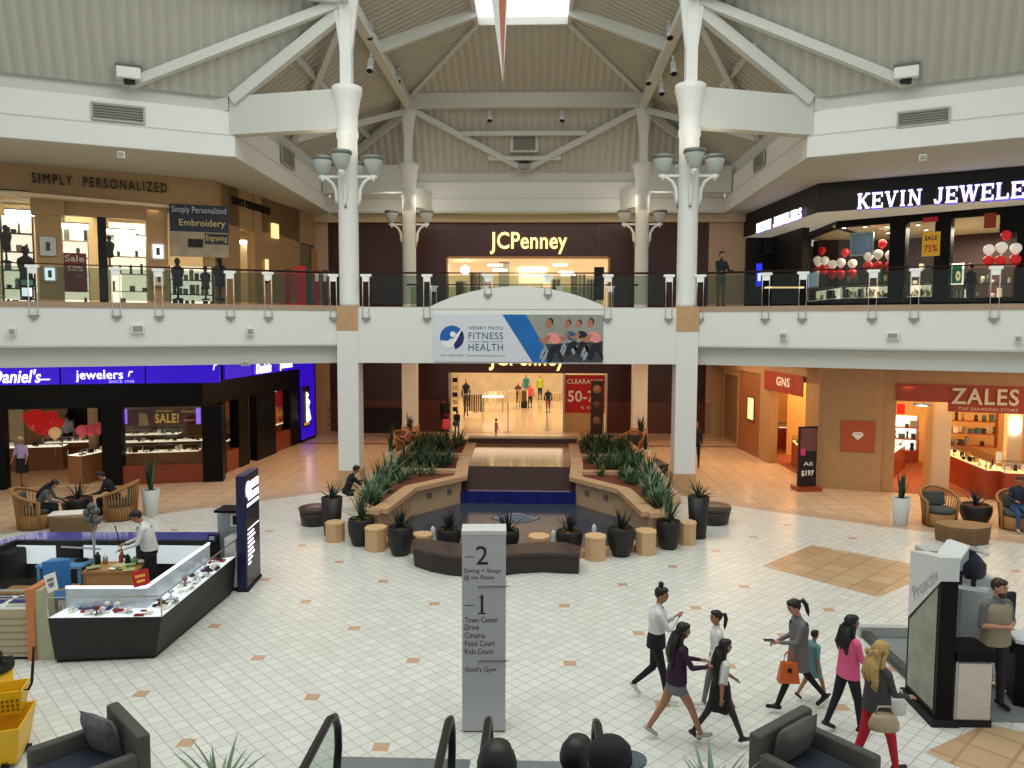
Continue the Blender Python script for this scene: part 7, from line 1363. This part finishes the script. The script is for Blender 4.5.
def person(lab, loc, rz, h, top, trs, shoe, hair, skin=SKIN, legs=((0, 0), (0, 0)), arms=((5, 8, 10), (5, 8, 10)), lean=0, head=(0, 0), sleeve=1., shorts=0., sit=None, hairstyle='short', width=1., vest=None, fine=True, boots=None, bottom=None, twist=0, inward=(0, 0), hairlen=.34, hairvol=1.):
    """one continuous body: skeleton -> tapered limbs -> voxel skin; faces coloured by nearest bone"""
    t = E('person', lab, 'person', loc, rz); s = h/1.7; w = width
    hipz = .93*s; J_ = {}
    def leg(side, a, k):
        hp = Vector((side*.092*s*w, 0, 0)); a, k = R(a), R(k); kn = hp+Vector((side*.01*s, math.sin(a), -math.cos(a)))*.43*s; an = kn+Vector((0, math.sin(a-k), -math.cos(a-k)))*.42*s; return hp, kn, an, a-k
    Ls = [leg(-1, *legs[0]), leg(1, *legs[1])]
    def foot(L, al):
        pit = max(-1.1, min(.35, al*1.0)) if al < 0 else min(.35, al*.6); d = Vector((0, math.cos(pit), math.sin(pit))); return L+d*.15*s+Vector((0, 0, -.045*s)), L-d*.055*s+Vector((0, 0, -.045*s))
    Ft = [foot(L[2], L[3]) for L in Ls]
    if sit is None: low = min(min(f_[0].z, f_[1].z) for f_ in Ft)-.035*s; base = Vector((0, 0, -low))
    else: base = Vector((0, 0, sit+.1*s))
    Ls = [(a+base, b_+base, c+base, al) for a, b_, c, al in Ls]; Ft = [(a+base, b_+base) for a, b_ in Ft]
    ln = R(lean); sp = Vector((0, math.sin(ln), math.cos(ln))); pv = base+Vector((0, 0, .03*s)); ch = pv+sp*.28*s; nk = pv+sp*.5*s; bk = Vector((0, math.cos(ln), -math.sin(ln)))
    hd0 = nk+(sp+Vector((0, .1+.5*math.sin(R(head[1])), 0))).normalized()*.09*s
    yw, pt = R(head[0]), R(head[1]); HR = Matrix.Rotation(yw, 3, 'Z')@Matrix.Rotation(-pt-ln*.3, 3, 'X'); hc = hd0+HR@Vector((0, .015*s, .095*s))
    tw = Matrix.Rotation(R(twist), 3, 'Z'); Sh = [nk+tw@Vector((sd*.165*s*w, 0, 0))-sp*.05*s for sd in (-1, 1)]; Ar = []
    for i, sd in enumerate((-1, 1)):
        p, ab, e = arms[i]; p, ab, e = R(p), R(ab), R(e); inn = R(inward[i])
        ud = Vector((sd*math.sin(ab), math.sin(p)*math.cos(ab), -math.cos(p)*math.cos(ab))); el = Sh[i]+ud*.28*s; q = p+e; fd = Vector((-sd*math.sin(inn)+sd*math.sin(ab)*math.cos(e)*.5, math.sin(q)*math.cos(inn), -math.cos(q)*math.cos(inn))).normalized(); wr = el+fd*.24*s; Ar.append((Sh[i], el, wr, fd))
    caps = []
    def cap(a, c, r0, r1, m_, n=10, k=5, sy=1.): caps.append((a, c, r0*s, r1*s, m_)); pts = [a.lerp(c, i/k) for i in range(k+1)]; b.tube([a-(c-a).normalized()*r0*s*.6]+pts+[c+(c-a).normalized()*r1*s*.6], [r0*s*.5]+[(r0+(r1-r0)*i/k)*s for i in range(k+1)]+[r1*s*.5], n)
    b = B(); TOP, TRS, SHO, SKN, SL2, T2 = 0, 1, 2, 3, 4, 5
    # torso rings
    prof = [(-.09, .15, .105, TRS), (-.02, .165, .12, TRS), (.07, .15, .11, TOP), (.16, .135, .1, TOP), (.26, .15, .108, TOP), (.36, .168, .112, TOP), (.43, .165, .1, TOP), (.475, .1, .07, TOP), (.5, .055, .055, TOP)]
    vs = []; n = 16
    for z, rx, ry, _ in prof:
        c = pv+sp*z*s; RT = tw if z > .2 else Matrix.Identity(3)
        for k in range(n): a = 2*PI*k/n; vs.append(c+RT@(Vector((math.cos(a)*rx*s*w, 0, 0))+bk*math.sin(a)*ry*s*(1.05 if w > 1 else 1)))
    b.add(vs, [(i*n+k, i*n+(k+1) % n, (i+1)*n+(k+1) % n, (i+1)*n+k) for i in range(len(prof)-1) for k in range(n)]+[tuple(range(n-1, -1, -1)), tuple((len(prof)-1)*n+k for k in range(n))])
    caps.append((pv-sp*.06*s, pv+sp*.0*s, .13*s, .14*s, TRS)); caps.append((pv+sp*.09*s, pv+sp*.42*s, .12*s, .15*s, TOP))
    for i in (0, 1):
        hp, kn, an, al = Ls[i]; cap(hp+Vector((0, 0, -.02*s)), kn, .088*(1+(w-1)*1.6), .058*(1+(w-1)*1.8), TRS);
        if shorts: caps[-1] = (hp, hp.lerp(kn, .36), .088*s, .08*s, TRS); caps.append((hp.lerp(kn, .46), kn, .076*s, .058*s, SKN))
        cap(kn, an, .056*(1+(w-1)*1.8), .037*(1+(w-1)*2), T2); cap(Ft[i][1]+Vector((0, 0, .03*s)), Ft[i][0]+Vector((0, 0, .012*s)), .036, .032, SHO, 8, 3); cap(an, Ft[i][0].lerp(Ft[i][1], .5)+Vector((0, 0, .03*s)), .037, .038, SHO, 8, 2)
        a0, el, wr, fd = Ar[i]; cap(a0, el, .054, .042, TOP if sleeve > .2 else SKN); cap(el, wr, .041, .028, SL2); cap(nk-sp*.03*s, a0, .05, .054, TOP, 8, 3)
        sd = -1 if i == 0 else 1; cap(wr, wr+fd*.075*s, .024, .03, SKN, 8, 2)
    cap(nk-sp*.02*s, hd0+(hc-hd0)*.5, .052, .048, SKN)
    k0 = len(b.v); b.ell(hc, (.073*s, .09*s, .108*s), 16, rot=HR); b.ell(hc+HR@Vector((0, .03*s, -.06*s)), (.052*s, .055*s, .055*s), 12, rot=HR); b.ell(hc+HR@Vector((0, .093*s, -.015*s)), (.014*s, .02*s, .024*s), 8, rot=HR)
    for sd in (-1, 1): b.ell(hc+HR@Vector((sd*.075*s, -.005*s, -.005*s)), (.012*s, .02*s, .032*s), 8, rot=HR)
    caps.append((hc, hc+HR@Vector((0, .03*s, -.05*s)), .1*s, .06*s, SKN))
    V, Fc = remeshed(b, (.0115 if fine else .02)*s, 3)
    P = np.array([tuple(v) for v in V]); best = np.full(len(P), 1e9); mi = np.zeros(len(P), int)
    for a, c, r0, r1, m_ in caps:
        A = np.array(a); d = np.array(c)-A; tt = np.clip((P-A)@d/(d@d+1e-9), 0, 1); dist = np.linalg.norm(P-A-tt[:, None]*d, axis=1)/(r0+(r1-r0)*tt); k = dist < best; best[k] = dist[k]; mi[k] = m_
    o = B(); fm = [int(mi[f_[0]]) for f_ in Fc]
    o.v = V; o.f = [list(f_) for f_ in Fc]; o.mi = fm; o.sm = [True]*len(Fc)
    # fingers, thumb
    if fine:
        for i, sd in enumerate((-1, 1)):
            a0, el, wr, fd = Ar[i]; x = fd.cross(Vector((0, 0, 1))); x = (x.normalized() if x.length > .2 else Vector((0, 1, 0))); up_ = x.cross(fd).normalized(); pb = wr+fd*.07*s
            for k in range(4):
                off = x*(k-1.5)*.0145*s; L = (.062, .072, .07, .054)[k]*s; p0 = pb+off; p1 = p0+fd*L*.55; p2 = p1+(fd*.75-up_*.65).normalized()*L*.5
                o.tube([p0-fd*.02*s, p0, p1, p2], [.0085*s, .0085*s, .0078*s, .006*s], 6, SKN)
            q0 = wr+fd*.02*s; dx = x*(-sd if abs(x.x) > .3 else 1); o.tube([q0, q0+dx*.035*s+fd*.025*s, q0+dx*.04*s+fd*.06*s-up_*.01*s], [.011*s, .01*s, .007*s], 6, SKN)
    for sd in (-1, 1): o.ell(hc+HR@Vector((sd*.03*s, .083*s, .008*s)), (.012*s, .008*s, .007*s), 8, 6, rot=HR)
    o.ell(hc+HR@Vector((0, .083*s, -.058*s)), (.022*s, .008*s, .006*s), 8, 7, rot=HR)
    for sd in (-1, 1): o.ell(hc+HR@Vector((sd*.03*s, .084*s, .028*s)), (.017*s, .008*s, .004*s), 6, 8, rot=HR)
    body = o.build('body', [top, trs, shoe, skin, top if sleeve > .6 else skin, boots or (skin if shorts else trs), EYE_, LIP, hair], t, world=False)
    # hair
    hb = B(); hb.ell(hc+HR@Vector((0, -.022*s, .022*s)), (.085*s*hairvol, .09*s*hairvol, .1*s*hairvol), 16, rot=HR); hb.ell(hc+HR@Vector((0, .03*s, .075*s)), (.068*s, .06*s, .042*s), 12, rot=HR)
    if hairstyle in ('long', 'wavy'):
        L = hairlen
        pts = [hc+HR@Vector((0, -.055*s, .02*s)), hc+HR@Vector((0, -.085*s, -.08*s)), nk-bk*.088*s-sp*.02*s, nk-bk*.12*s-sp*(L*.5)*s, nk-bk*.105*s-sp*L*s]
        for sx_ in (-1, 0, 1):
            hb.tube([p+Vector((sx_*.045*s*(1+.3*i), -.004*sx_, 0))+(Vector((.015*math.sin(i*2.1+sx_), .012*math.cos(i*1.7), 0)) if hairstyle == 'wavy' else Vector()) for i, p in enumerate(pts)], [.05*s, .056*s, .06*s, .055*s, .018*s], 9)
        for sx_ in (-1, 1): hb.tube([hc+HR@Vector((sx_*.07*s, .0, .04*s)), hc+HR@Vector((sx_*.085*s, -.01*s, -.06*s)), nk+tw@Vector((sx_*.1*s, -.02*s, .0)), nk+tw@Vector((sx_*.11*s, .0, -.12*s))], [.03*s, .034*s, .036*s, .012*s], 8)
        if hairstyle == 'wavy':
            rnd = random.Random(3)
            for k in range(26): a = rnd.uniform(0, 2*PI); hb.ell(nk-bk*(.06+.05*rnd.random())*s+Vector((math.cos(a)*.1*s, 0, rnd.uniform(-.3, .2)*s)), (.035*s, .035*s, .05*s), 7)
    if hairstyle == 'ponytail':
        p = hc+HR@Vector((0, -.105*s, .04*s)); hb.ell(p, (.028*s, .03*s, .03*s), 8); hb.tube([p, p+HR@Vector((0, -.05*s, .0)), p+HR@Vector((0, -.075*s, -.09*s)), p+HR@Vector((0, -.06*s, -.2*s)), p+HR@Vector((0, -.05*s, -.27*s))], [.02*s, .034*s, .036*s, .028*s, .006*s], 9)
    if hairstyle == 'bun':
        hb.ell(hc+HR@Vector((0, -.03*s, .15*s)), (.042*s, .042*s, .042*s), 12)
    hb.build('hair', hair, t, world=False)
    def sleeve_loft(name, rings, mt, sy=.72, tilt=None):
        g = B(); vs = []; n = 22
        for i, (z, r, fl) in enumerate(rings):
            c = pv+sp*z*s if z > 0 else pv+Vector((0, 0, z*s))
            for k in range(n): a = 2*PI*k/n; rr = r*s*(1+fl*math.sin(a*5+1)); vs.append(c+Vector((math.cos(a)*rr*w, math.sin(a)*rr*sy, 0)))
        g.add(vs, [(i*n+k, i*n+(k+1) % n, (i+1)*n+(k+1) % n, (i+1)*n+k) for i in range(len(rings)-1) for k in range(n)], 0, True); return g.build(name, mt, t, world=False)
    t_ = dict(t=t, s=s, pv=pv, nk=nk, sp=sp, bk=bk, hc=hc, HR=HR, Ar=Ar, Ls=Ls, Ft=Ft, loft=sleeve_loft, mat=Matrix.Translation(loc)@Matrix.Rotation(rz, 4, 'Z'))
    return t_
def W(P, v): return P['mat']@Vector(v)
faceR, faceL = R(-90), R(90)   # body's +y turned to picture right / left
WHT = cl('white', (214, 214, 210)); BLK = cl('black', (26, 25, 27)); SHOEW = mat('white_sneaker', (214, 214, 212), .5, noise=.05); SHOEB = mat('black_boot', (26, 24, 24), .45, noise=.08)
# 1 woman with bun
P = person('woman with hair bun in white jacket and black vest, hand raised, walking right', G(655, 701), faceR+R(-8), 1.6, WHT, BLK, SHOEW, HBLK, SKIN2, legs=((-4, 42), (14, 4)), arms=((24, 4, 112), (34, 4, 104)), inward=(35, 40), lean=3, head=(-12, 6), hairstyle='bun')
P['loft']('apron', [(-.1, .178, .02), (.02, .172, .01), (.12, .15, .0), (.2, .142, 0)], BLK, .8); P['loft']('jacket', [(.13, .162, .03), (.22, .158, .01), (.34, .172, 0), (.43, .16, 0), (.48, .1, 0)], WHT, .78)
# 2 girl in purple jacket
P = person('long haired girl in dark purple jacket, grey shorts and sneakers, walking right', G(675, 741), faceR+R(4), 1.5, cl('purple', (52, 26, 48)), cl('denim', (112, 112, 118)), mat('grey_sneaker', (172, 172, 170), .5, noise=.1), HBLK, SKIN2, legs=((-20, 12), (27, 6)), arms=((24, 6, 62), (30, 6, 58)), inward=(12, 16), lean=4, head=(-6, 8), hairstyle='long', shorts=1)
P['loft']('jacket', [(-.06, .19, .02), (.08, .178, .01), (.2, .162, 0), (.34, .178, 0), (.42, .165, 0)], cl('purple', (52, 26, 48)), .78); P['loft']('shorts', [(-.2, .185, .03), (-.12, .19, .02), (-.02, .178, .0), (.05, .16, 0)], cl('denim', (112, 112, 118)), .75)
# 3 small girl with ponytail
P = person('young girl with ponytail in white top behind the long haired girl, facing left', G(715, 712), faceL, 1.36, WHT, cl('grey', (96, 96, 100)), SHOEW, HBLK, SKIN2, legs=((-12, 14), (14, 4)), arms=((12, 5, 18), (-10, 5, 14)), hairstyle='ponytail', head=(10, 0))
# 4 girl with jacket tied at waist
P = person('girl with waist long black hair, white shirt and black jacket tied at her waist', G(719, 744), faceR+R(6), 1.33, WHT, cl('charcoal', (58, 54, 54)), mat('dark_boot', (56, 50, 48), .5, noise=.1), HBLK, SKIN2, legs=((-22, 14), (26, 4)), arms=((16, 6, 40), (-14, 6, 12)), sleeve=.4, lean=3, head=(-8, 4), hairstyle='long', hairlen=.44)
P['loft']('tied_jacket', [(-.34, .2, .14), (-.2, .2, .08), (-.06, .19, .03), (.05, .172, .01), (.1, .15, 0)], BLK, .85)
# 5 woman in grey cardigan with phone and orange bag
P = person('woman in long grey cardigan with ponytail looking at her phone, walking left', G(797, 710), faceL, 1.55, cl('grey_knit', (112, 108, 106)), BLK, SHOEB, HBLK, SKIN, legs=((26, 6), (-24, 16)), arms=((18, 5, 72), (6, 6, 58)), inward=(8, 6), lean=2, head=(6, 22), hairstyle='ponytail')
P['loft']('cardigan', [(-.26, .2, .02), (-.1, .19, .01), (.08, .168, .0), (.2, .158, 0), (.34, .176, 0), (.42, .166, 0)], cl('grey_knit', (112, 108, 106)), .8)
a0, el, wr, fd = P['Ar'][0]; hp = W(P, wr+fd*.12*P['s']); t = E('smartphone', 'smartphone held by the woman in the grey cardigan', 'phone', hp); b = B(); b.rbox(hp+Vector((-.03, 0, .02)), (.15, .075, .012), .006, 0); b.build('case', mat('phone_case', (150, 120, 100), .4), t); b = B(); b.box(hp+Vector((-.03, 0, .027)), (.13, .064, .004)); b.build('screen', BLACK, t)
hc_ = G(789, 708); bp_ = Vector((hc_.x, hc_.y-.12, .66)); bp_ = D(788.5, 671, 9.95); ORG = mat('orange_leather', (206, 96, 40), .45, noise=.1)
t = E('handbag', 'orange leather handbag on the arm of the woman in grey', 'bag', bp_); b = B(); b.add([bp_+Vector(v) for v in ((-.14, -.06, -.15), (.14, -.06, -.15), (.14, .06, -.15), (-.14, .06, -.15), (-.1, -.04, .12), (.1, -.04, .12), (.1, .04, .12), (-.1, .04, .12))], [(0, 3, 2, 1), (4, 5, 6, 7), (0, 1, 5, 4), (1, 2, 6, 5), (2, 3, 7, 6), (3, 0, 4, 7)]); b.build('bag_body', ORG, t); b = B(); b.tube([bp_+Vector((-.07, 0, .11)), bp_+Vector((-.05, 0, .23)), bp_+Vector((.0, 0, .28)), bp_+Vector((.05, 0, .23)), bp_+Vector((.07, 0, .11))], .012, 6); b.build('strap', ORG, t); b = B(); b.box(bp_+Vector((0, -.056, .03)), (.05, .02, .05)); b.build('clasp', BLACKM, t)
# 6 toddler in teal
P = person('small child in teal patterned dress and black boots behind the woman in grey', G(812, 700), faceR+R(20), .98, cl('teal_print', (108, 150, 150)), SKIN2, SHOEB, HBLK, SKIN2, legs=((-16, 20), (24, 6)), arms=((10, 8, 14), (-8, 8, 10)), sleeve=.4, hairstyle='short', shorts=1)
P['loft']('dress', [(-.3, .24, .05), (-.15, .22, .04), (.05, .165, .01), (.2, .158, 0), (.4, .17, 0)], cl('teal_print', (108, 150, 150)), .85)
# 7 pink woman
P = person('woman with long black hair in bright pink top and black trousers, walking right', G(846, 733), faceR+R(12), 1.5, cl('pink', (224, 96, 138)), cl('navy', (30, 30, 40)), SHOEB, HBLK, SKIN2, legs=((-14, 8), (14, 6)), arms=((2, 6, 30), (16, 6, 60)), hairstyle='long', hairlen=.24, head=(-10, 2), width=1.05)
P['loft']('pink_top', [(-.1, .185, .02), (.06, .17, .01), (.2, .156, 0), (.34, .174, 0), (.42, .162, 0)], cl('pink', (224, 96, 138)), .8)
# 8 blond woman
P = person('woman with wavy blond hair, dark grey jacket and red trousers, walking right', G(874, 774), faceR+R(14), 1.53, cl('dark_grey', (62, 62, 62)), cl('red_pants', (176, 30, 44)), SHOEB, HBLD, SKIN, legs=((-12, 10), (20, 8)), arms=((10, 8, 40), (16, 8, 60)), inward=(14, 10), hairstyle='wavy', hairlen=.3, hairvol=1.08, head=(-12, 6), width=1.08)
P['loft']('jacket', [(-.1, .195, .02), (.06, .18, .01), (.2, .166, 0), (.34, .18, 0), (.42, .168, 0)], cl('dark_grey', (62, 62, 62)), .82)
def sack(lab, c, w_, h_, mt, name='tote_bag'):
    t = E(name, lab, 'bag', c); b = B(); n = 14; b.lathe([(w_*.35, -h_*.5), (w_*.5, -h_*.42), (w_*.52, -h_*.1), (w_*.42, h_*.3), (w_*.36, h_*.46), (.01, h_*.48)], c, n, sy=.5); b.build('bag_body', mt, t); b = B(); b.tube([c+Vector((-w_*.3, 0, h_*.45)), c+Vector((-w_*.2, 0, h_*.9)), c+Vector((w_*.2, 0, h_*.9)), c+Vector((w_*.3, 0, h_*.45))], .012, 6); b.build('strap', mt, t)
sack('beige folded bag held in front by the blond woman', D(884, 722, 8.42), .34, .2, mat('beige_bag', (168, 150, 120), .7)); sack('white plastic bag swinging beyond the blond woman', D(897, 706, 9.0), .22, .22, mat('white_bag', (204, 200, 196), .6))
# kiosk people
P = person('man in white shirt and black trousers bending his head inside the left kiosk', G(152, 602), faceL+R(25), 1.76, WHT, BLK, SHOEB, HBLK, SKIN2, legs=((4, 4), (-4, 4)), arms=((22, 8, 50), (18, 8, 56)), inward=(10, 10), lean=12, head=(5, 32), hairstyle='short', width=1.12)
P['loft']('shirt', [(.02, .18, .02), (.12, .176, .01), (.24, .178, 0), (.36, .184, 0), (.43, .168, 0)], WHT, .82)
P = person('bearded man in beige vest and grey shirt standing behind the right kiosk counter', G(991, 708), R(180)+R(14), 1.76, cl('grey_shirt', (104, 104, 104)), cl('dark_jeans', (44, 42, 44)), SHOEB, HBRN, SKIN, legs=((3, 3), (-3, 3)), arms=((4, 14, 92), (4, 14, 96)), inward=(52, 48), sleeve=.4, head=(14, 4), hairstyle='short', width=1.12)
P['loft']('vest', [(-.08, .19, .02), (.06, .182, .01), (.2, .178, 0), (.34, .186, 0), (.43, .172, 0), (.475, .12, 0)], cl('beige_vest', (148, 136, 112)), .82)
bb = B(); bb.ell(P['hc']+P['HR']@Vector((0, .045*P['s'], -.085*P['s'])), (.056*P['s'], .052*P['s'], .05*P['s']), 12, rot=P['HR']); bb.build('beard', HBRN, P['t'], world=False)
# people on the escalator
def esc(lab, x, y, top_, Y, hair, style, rz=0, cap=None, wid=1., hgt=1.68, cloth=None, vol=1.05):
    p = D(x, y, Y); z = p.z-hgt*1.0-.01; P = person(lab, Vector((p.x, Y, z)), rz, hgt, cloth or BLK, BLK, SHOEB, hair, SKIN2, legs=((3, 3), (-3, 3)), arms=((6, 6, 14), (6, 6, 14)), hairstyle=style, width=wid, hairvol=vol)
    if cap:
        s = P['s']; b = B(); HRm = P['HR']; n = 18
        b.lathe([(.096*s, .0), (.098*s, .03*s), (.09*s, .075*s), (.06*s, .108*s), (.015*s, .12*s), (.004*s, .12*s)], (0, 0, 0), n, sy=1.08); b.v = [P['hc']+HRm@(v+Vector((0, -.01*s, .03*s))) for v in b.v]; b.build('cap', cap, P['t'], world=False)
        b = B(); vs = [(math.cos(a)*.085*s, .06*s+math.sin(a)*.11*s, .035*s) for a in [PI*i/10 for i in range(11)]]; b.add(vs+[(x_, y_, z_-.012*s) for x_, y_, z_ in vs], [tuple(range(11)), tuple(range(21, 10, -1))]+[(i, 11+i, 12+i, i+1) for i in range(10)]); b.v = [P['hc']+HRm@v for v in b.v]; b.build('brim', mat('brim_grey', (70, 82, 90), .6), P['t'], world=False)
    return P
esc('person with large black hair riding the escalator, left of three', 497, 759, 0, 3.3, HBLK, 'short', 0, None, 1.05, 1.66, vol=1.12)
esc('person with short black hair riding the escalator, middle of three', 576, 751, 0, 3.9, HBLK, 'short', R(-20), None, 1., 1.7); esc('person in black cap with grey brim riding the escalator, right of three', 607, 758, 0, 3.4, HBLK, 'short', R(-75), BLK, 1.05, 1.7)
# seated people
def seated(lab, loc, rz, h, top, trs, hair, style, seat, lean=20, head=(0, 20), arms=((40, 8, 60), (40, 8, 60)), knee=88, shoe=SHOEB, hip=86, fine=True, skin=SKIN2):
    return person(lab, loc, rz, h, top, trs, shoe, hair, skin, legs=((hip, knee), (hip-4, knee-6)), arms=arms, lean=lean, head=head, sit=seat, hairstyle=style, fine=fine, inward=(15, 15))
w1 = WC['l1'].location; seated('person in grey top leaning over the left stump table, in the left wicker chair', Vector((w1.x, w1.y, 0))+Vector((.1, -.04, 0)), R(-75), 1.62, cl('grey_top', (84, 90, 88)), BLK, HBLK, 'long', .5, 34, (0, 30), ((24, 8, 52), (20, 8, 58)))
w1 = WC['l2'].location; seated('person in black leaning forward in the wicker chair beside the pale planter', Vector((w1.x, w1.y, 0))+Vector((-.1, 0, 0)), R(100), 1.66, BLK, BLK, HBLK, 'short', .5, 28, (0, 28), ((22, 8, 56), (18, 8, 60)))
w1 = WC['r2'].location; seated('person in dark shirt and blue jeans seated at the right edge', Vector((w1.x, w1.y, 0)), R(165), 1.74, cl('dark_shirt', (40, 44, 56)), cl('blue_jeans', (52, 84, 124)), HBRN, 'short', .47, 2, (0, 10), ((24, 8, 66), (24, 8, 66)), shoe=mat('grey_sneaker', (172, 172, 170), .5))
w1 = WC['b1'].location; seated('person reclining in the rear left wicker chair, legs stretched to the left', Vector((w1.x, w1.y, 0)), R(100), 1.66, cl('pinkish', (186, 130, 116)), BLK, HBLK, 'short', .5, -12, (0, 10), knee=40, hip=84, fine=False)
p = G(342, 507); seated('person in black sitting hunched on the left round seat by the column', Vector((-5.35, 19.35, 0)) if False else G(338, 517)+Vector((.1, .55, 0)), R(-60), 1.66, BLK, BLK, HBLK, 'short', .47, 22, (0, 20), fine=False)
# distant people
def far(lab, x, yb, h, top, trs, rz, hair=HBLK, style='short', legs=((6, 4), (-6, 6)), arms=((8, 6, 16), (8, 6, 16)), z=0, skin=SKIN2, **k): return person(lab, G(x, yb, z), rz, h, top, trs, SHOEB, hair, skin, legs=legs, arms=arms, hairstyle=style, fine=False, **k)
far('person in black standing at the left of the lower store entrance', 444, 434, 1.72, BLK, BLK, R(-20), arms=((10, 6, 20), (14, 6, 40)))
sack('bright pink bag carried by the person in black at the store entrance', D(446, 424, 36.2), .42, .5, mat('pink_bag', (226, 84, 110), .6), 'shopping_bag')
far('person in dark clothes beside the pink bag at the store entrance', 457, 436, 1.2, BLK, cl('blue_jeans', (52, 84, 124)), R(20)); far('small child in pinkish dress walking before the lower store', 496, 441, 1.0, cl('child_pink', (196, 110, 130)), cl('child_pink', (196, 110, 130)), R(-60))
far('person in black half hidden behind the front right column', 695.5, 468, 1.66, BLK, BLK, R(180), hair=mat('hair_red', (140, 60, 40), .5))
P = far('woman in lilac top and black skirt standing in the left store entrance', 23, 489, 1.62, cl('lilac', (170, 160, 210)), SKIN, R(180), hair=mat('hair_pale', (226, 200, 150), .5), style='short', shorts=1, sleeve=.4, arms=((8, 12, 20), (8, 12, 20))); P['loft']('skirt', [(-.42, .19, .02), (-.2, .195, .01), (.02, .18, 0), (.08, .16, 0)], BLK, .8)
pp = LL1.P(LL1.hit(68, 440, -5.6)[0], .02, -5.6); P = person('man in pale blue shirt behind the counters of the left store', pp, R(10), 1.74, cl('pale_blue', (178, 186, 206)), BLK, SHOEB, HBLK, SKIN2, hairstyle='short', fine=False)
ub = BR.P(BR.hit(714, 290)[0]-.05, Z2, -1.2); person('person in dark jacket standing behind the right balcony railing by the column', ub, R(200), 1.75, BLK, cl('olive', (92, 92, 76)), SHOEB, HBLK, SKIN2, hairstyle='short', fine=False, arms=((24, 8, 60), (20, 8, 60)))
person('dark dressed person in the doorway of the upper right jeweller', K1.P(K1.hit(971, 280, -1.)[0], Z2, -1.), R(20), 1.78, cl('navy', (30, 30, 40)), cl('blue_grey', (52, 66, 92)), SHOEB, HBLK, SKIN2, hairstyle='short', fine=False)
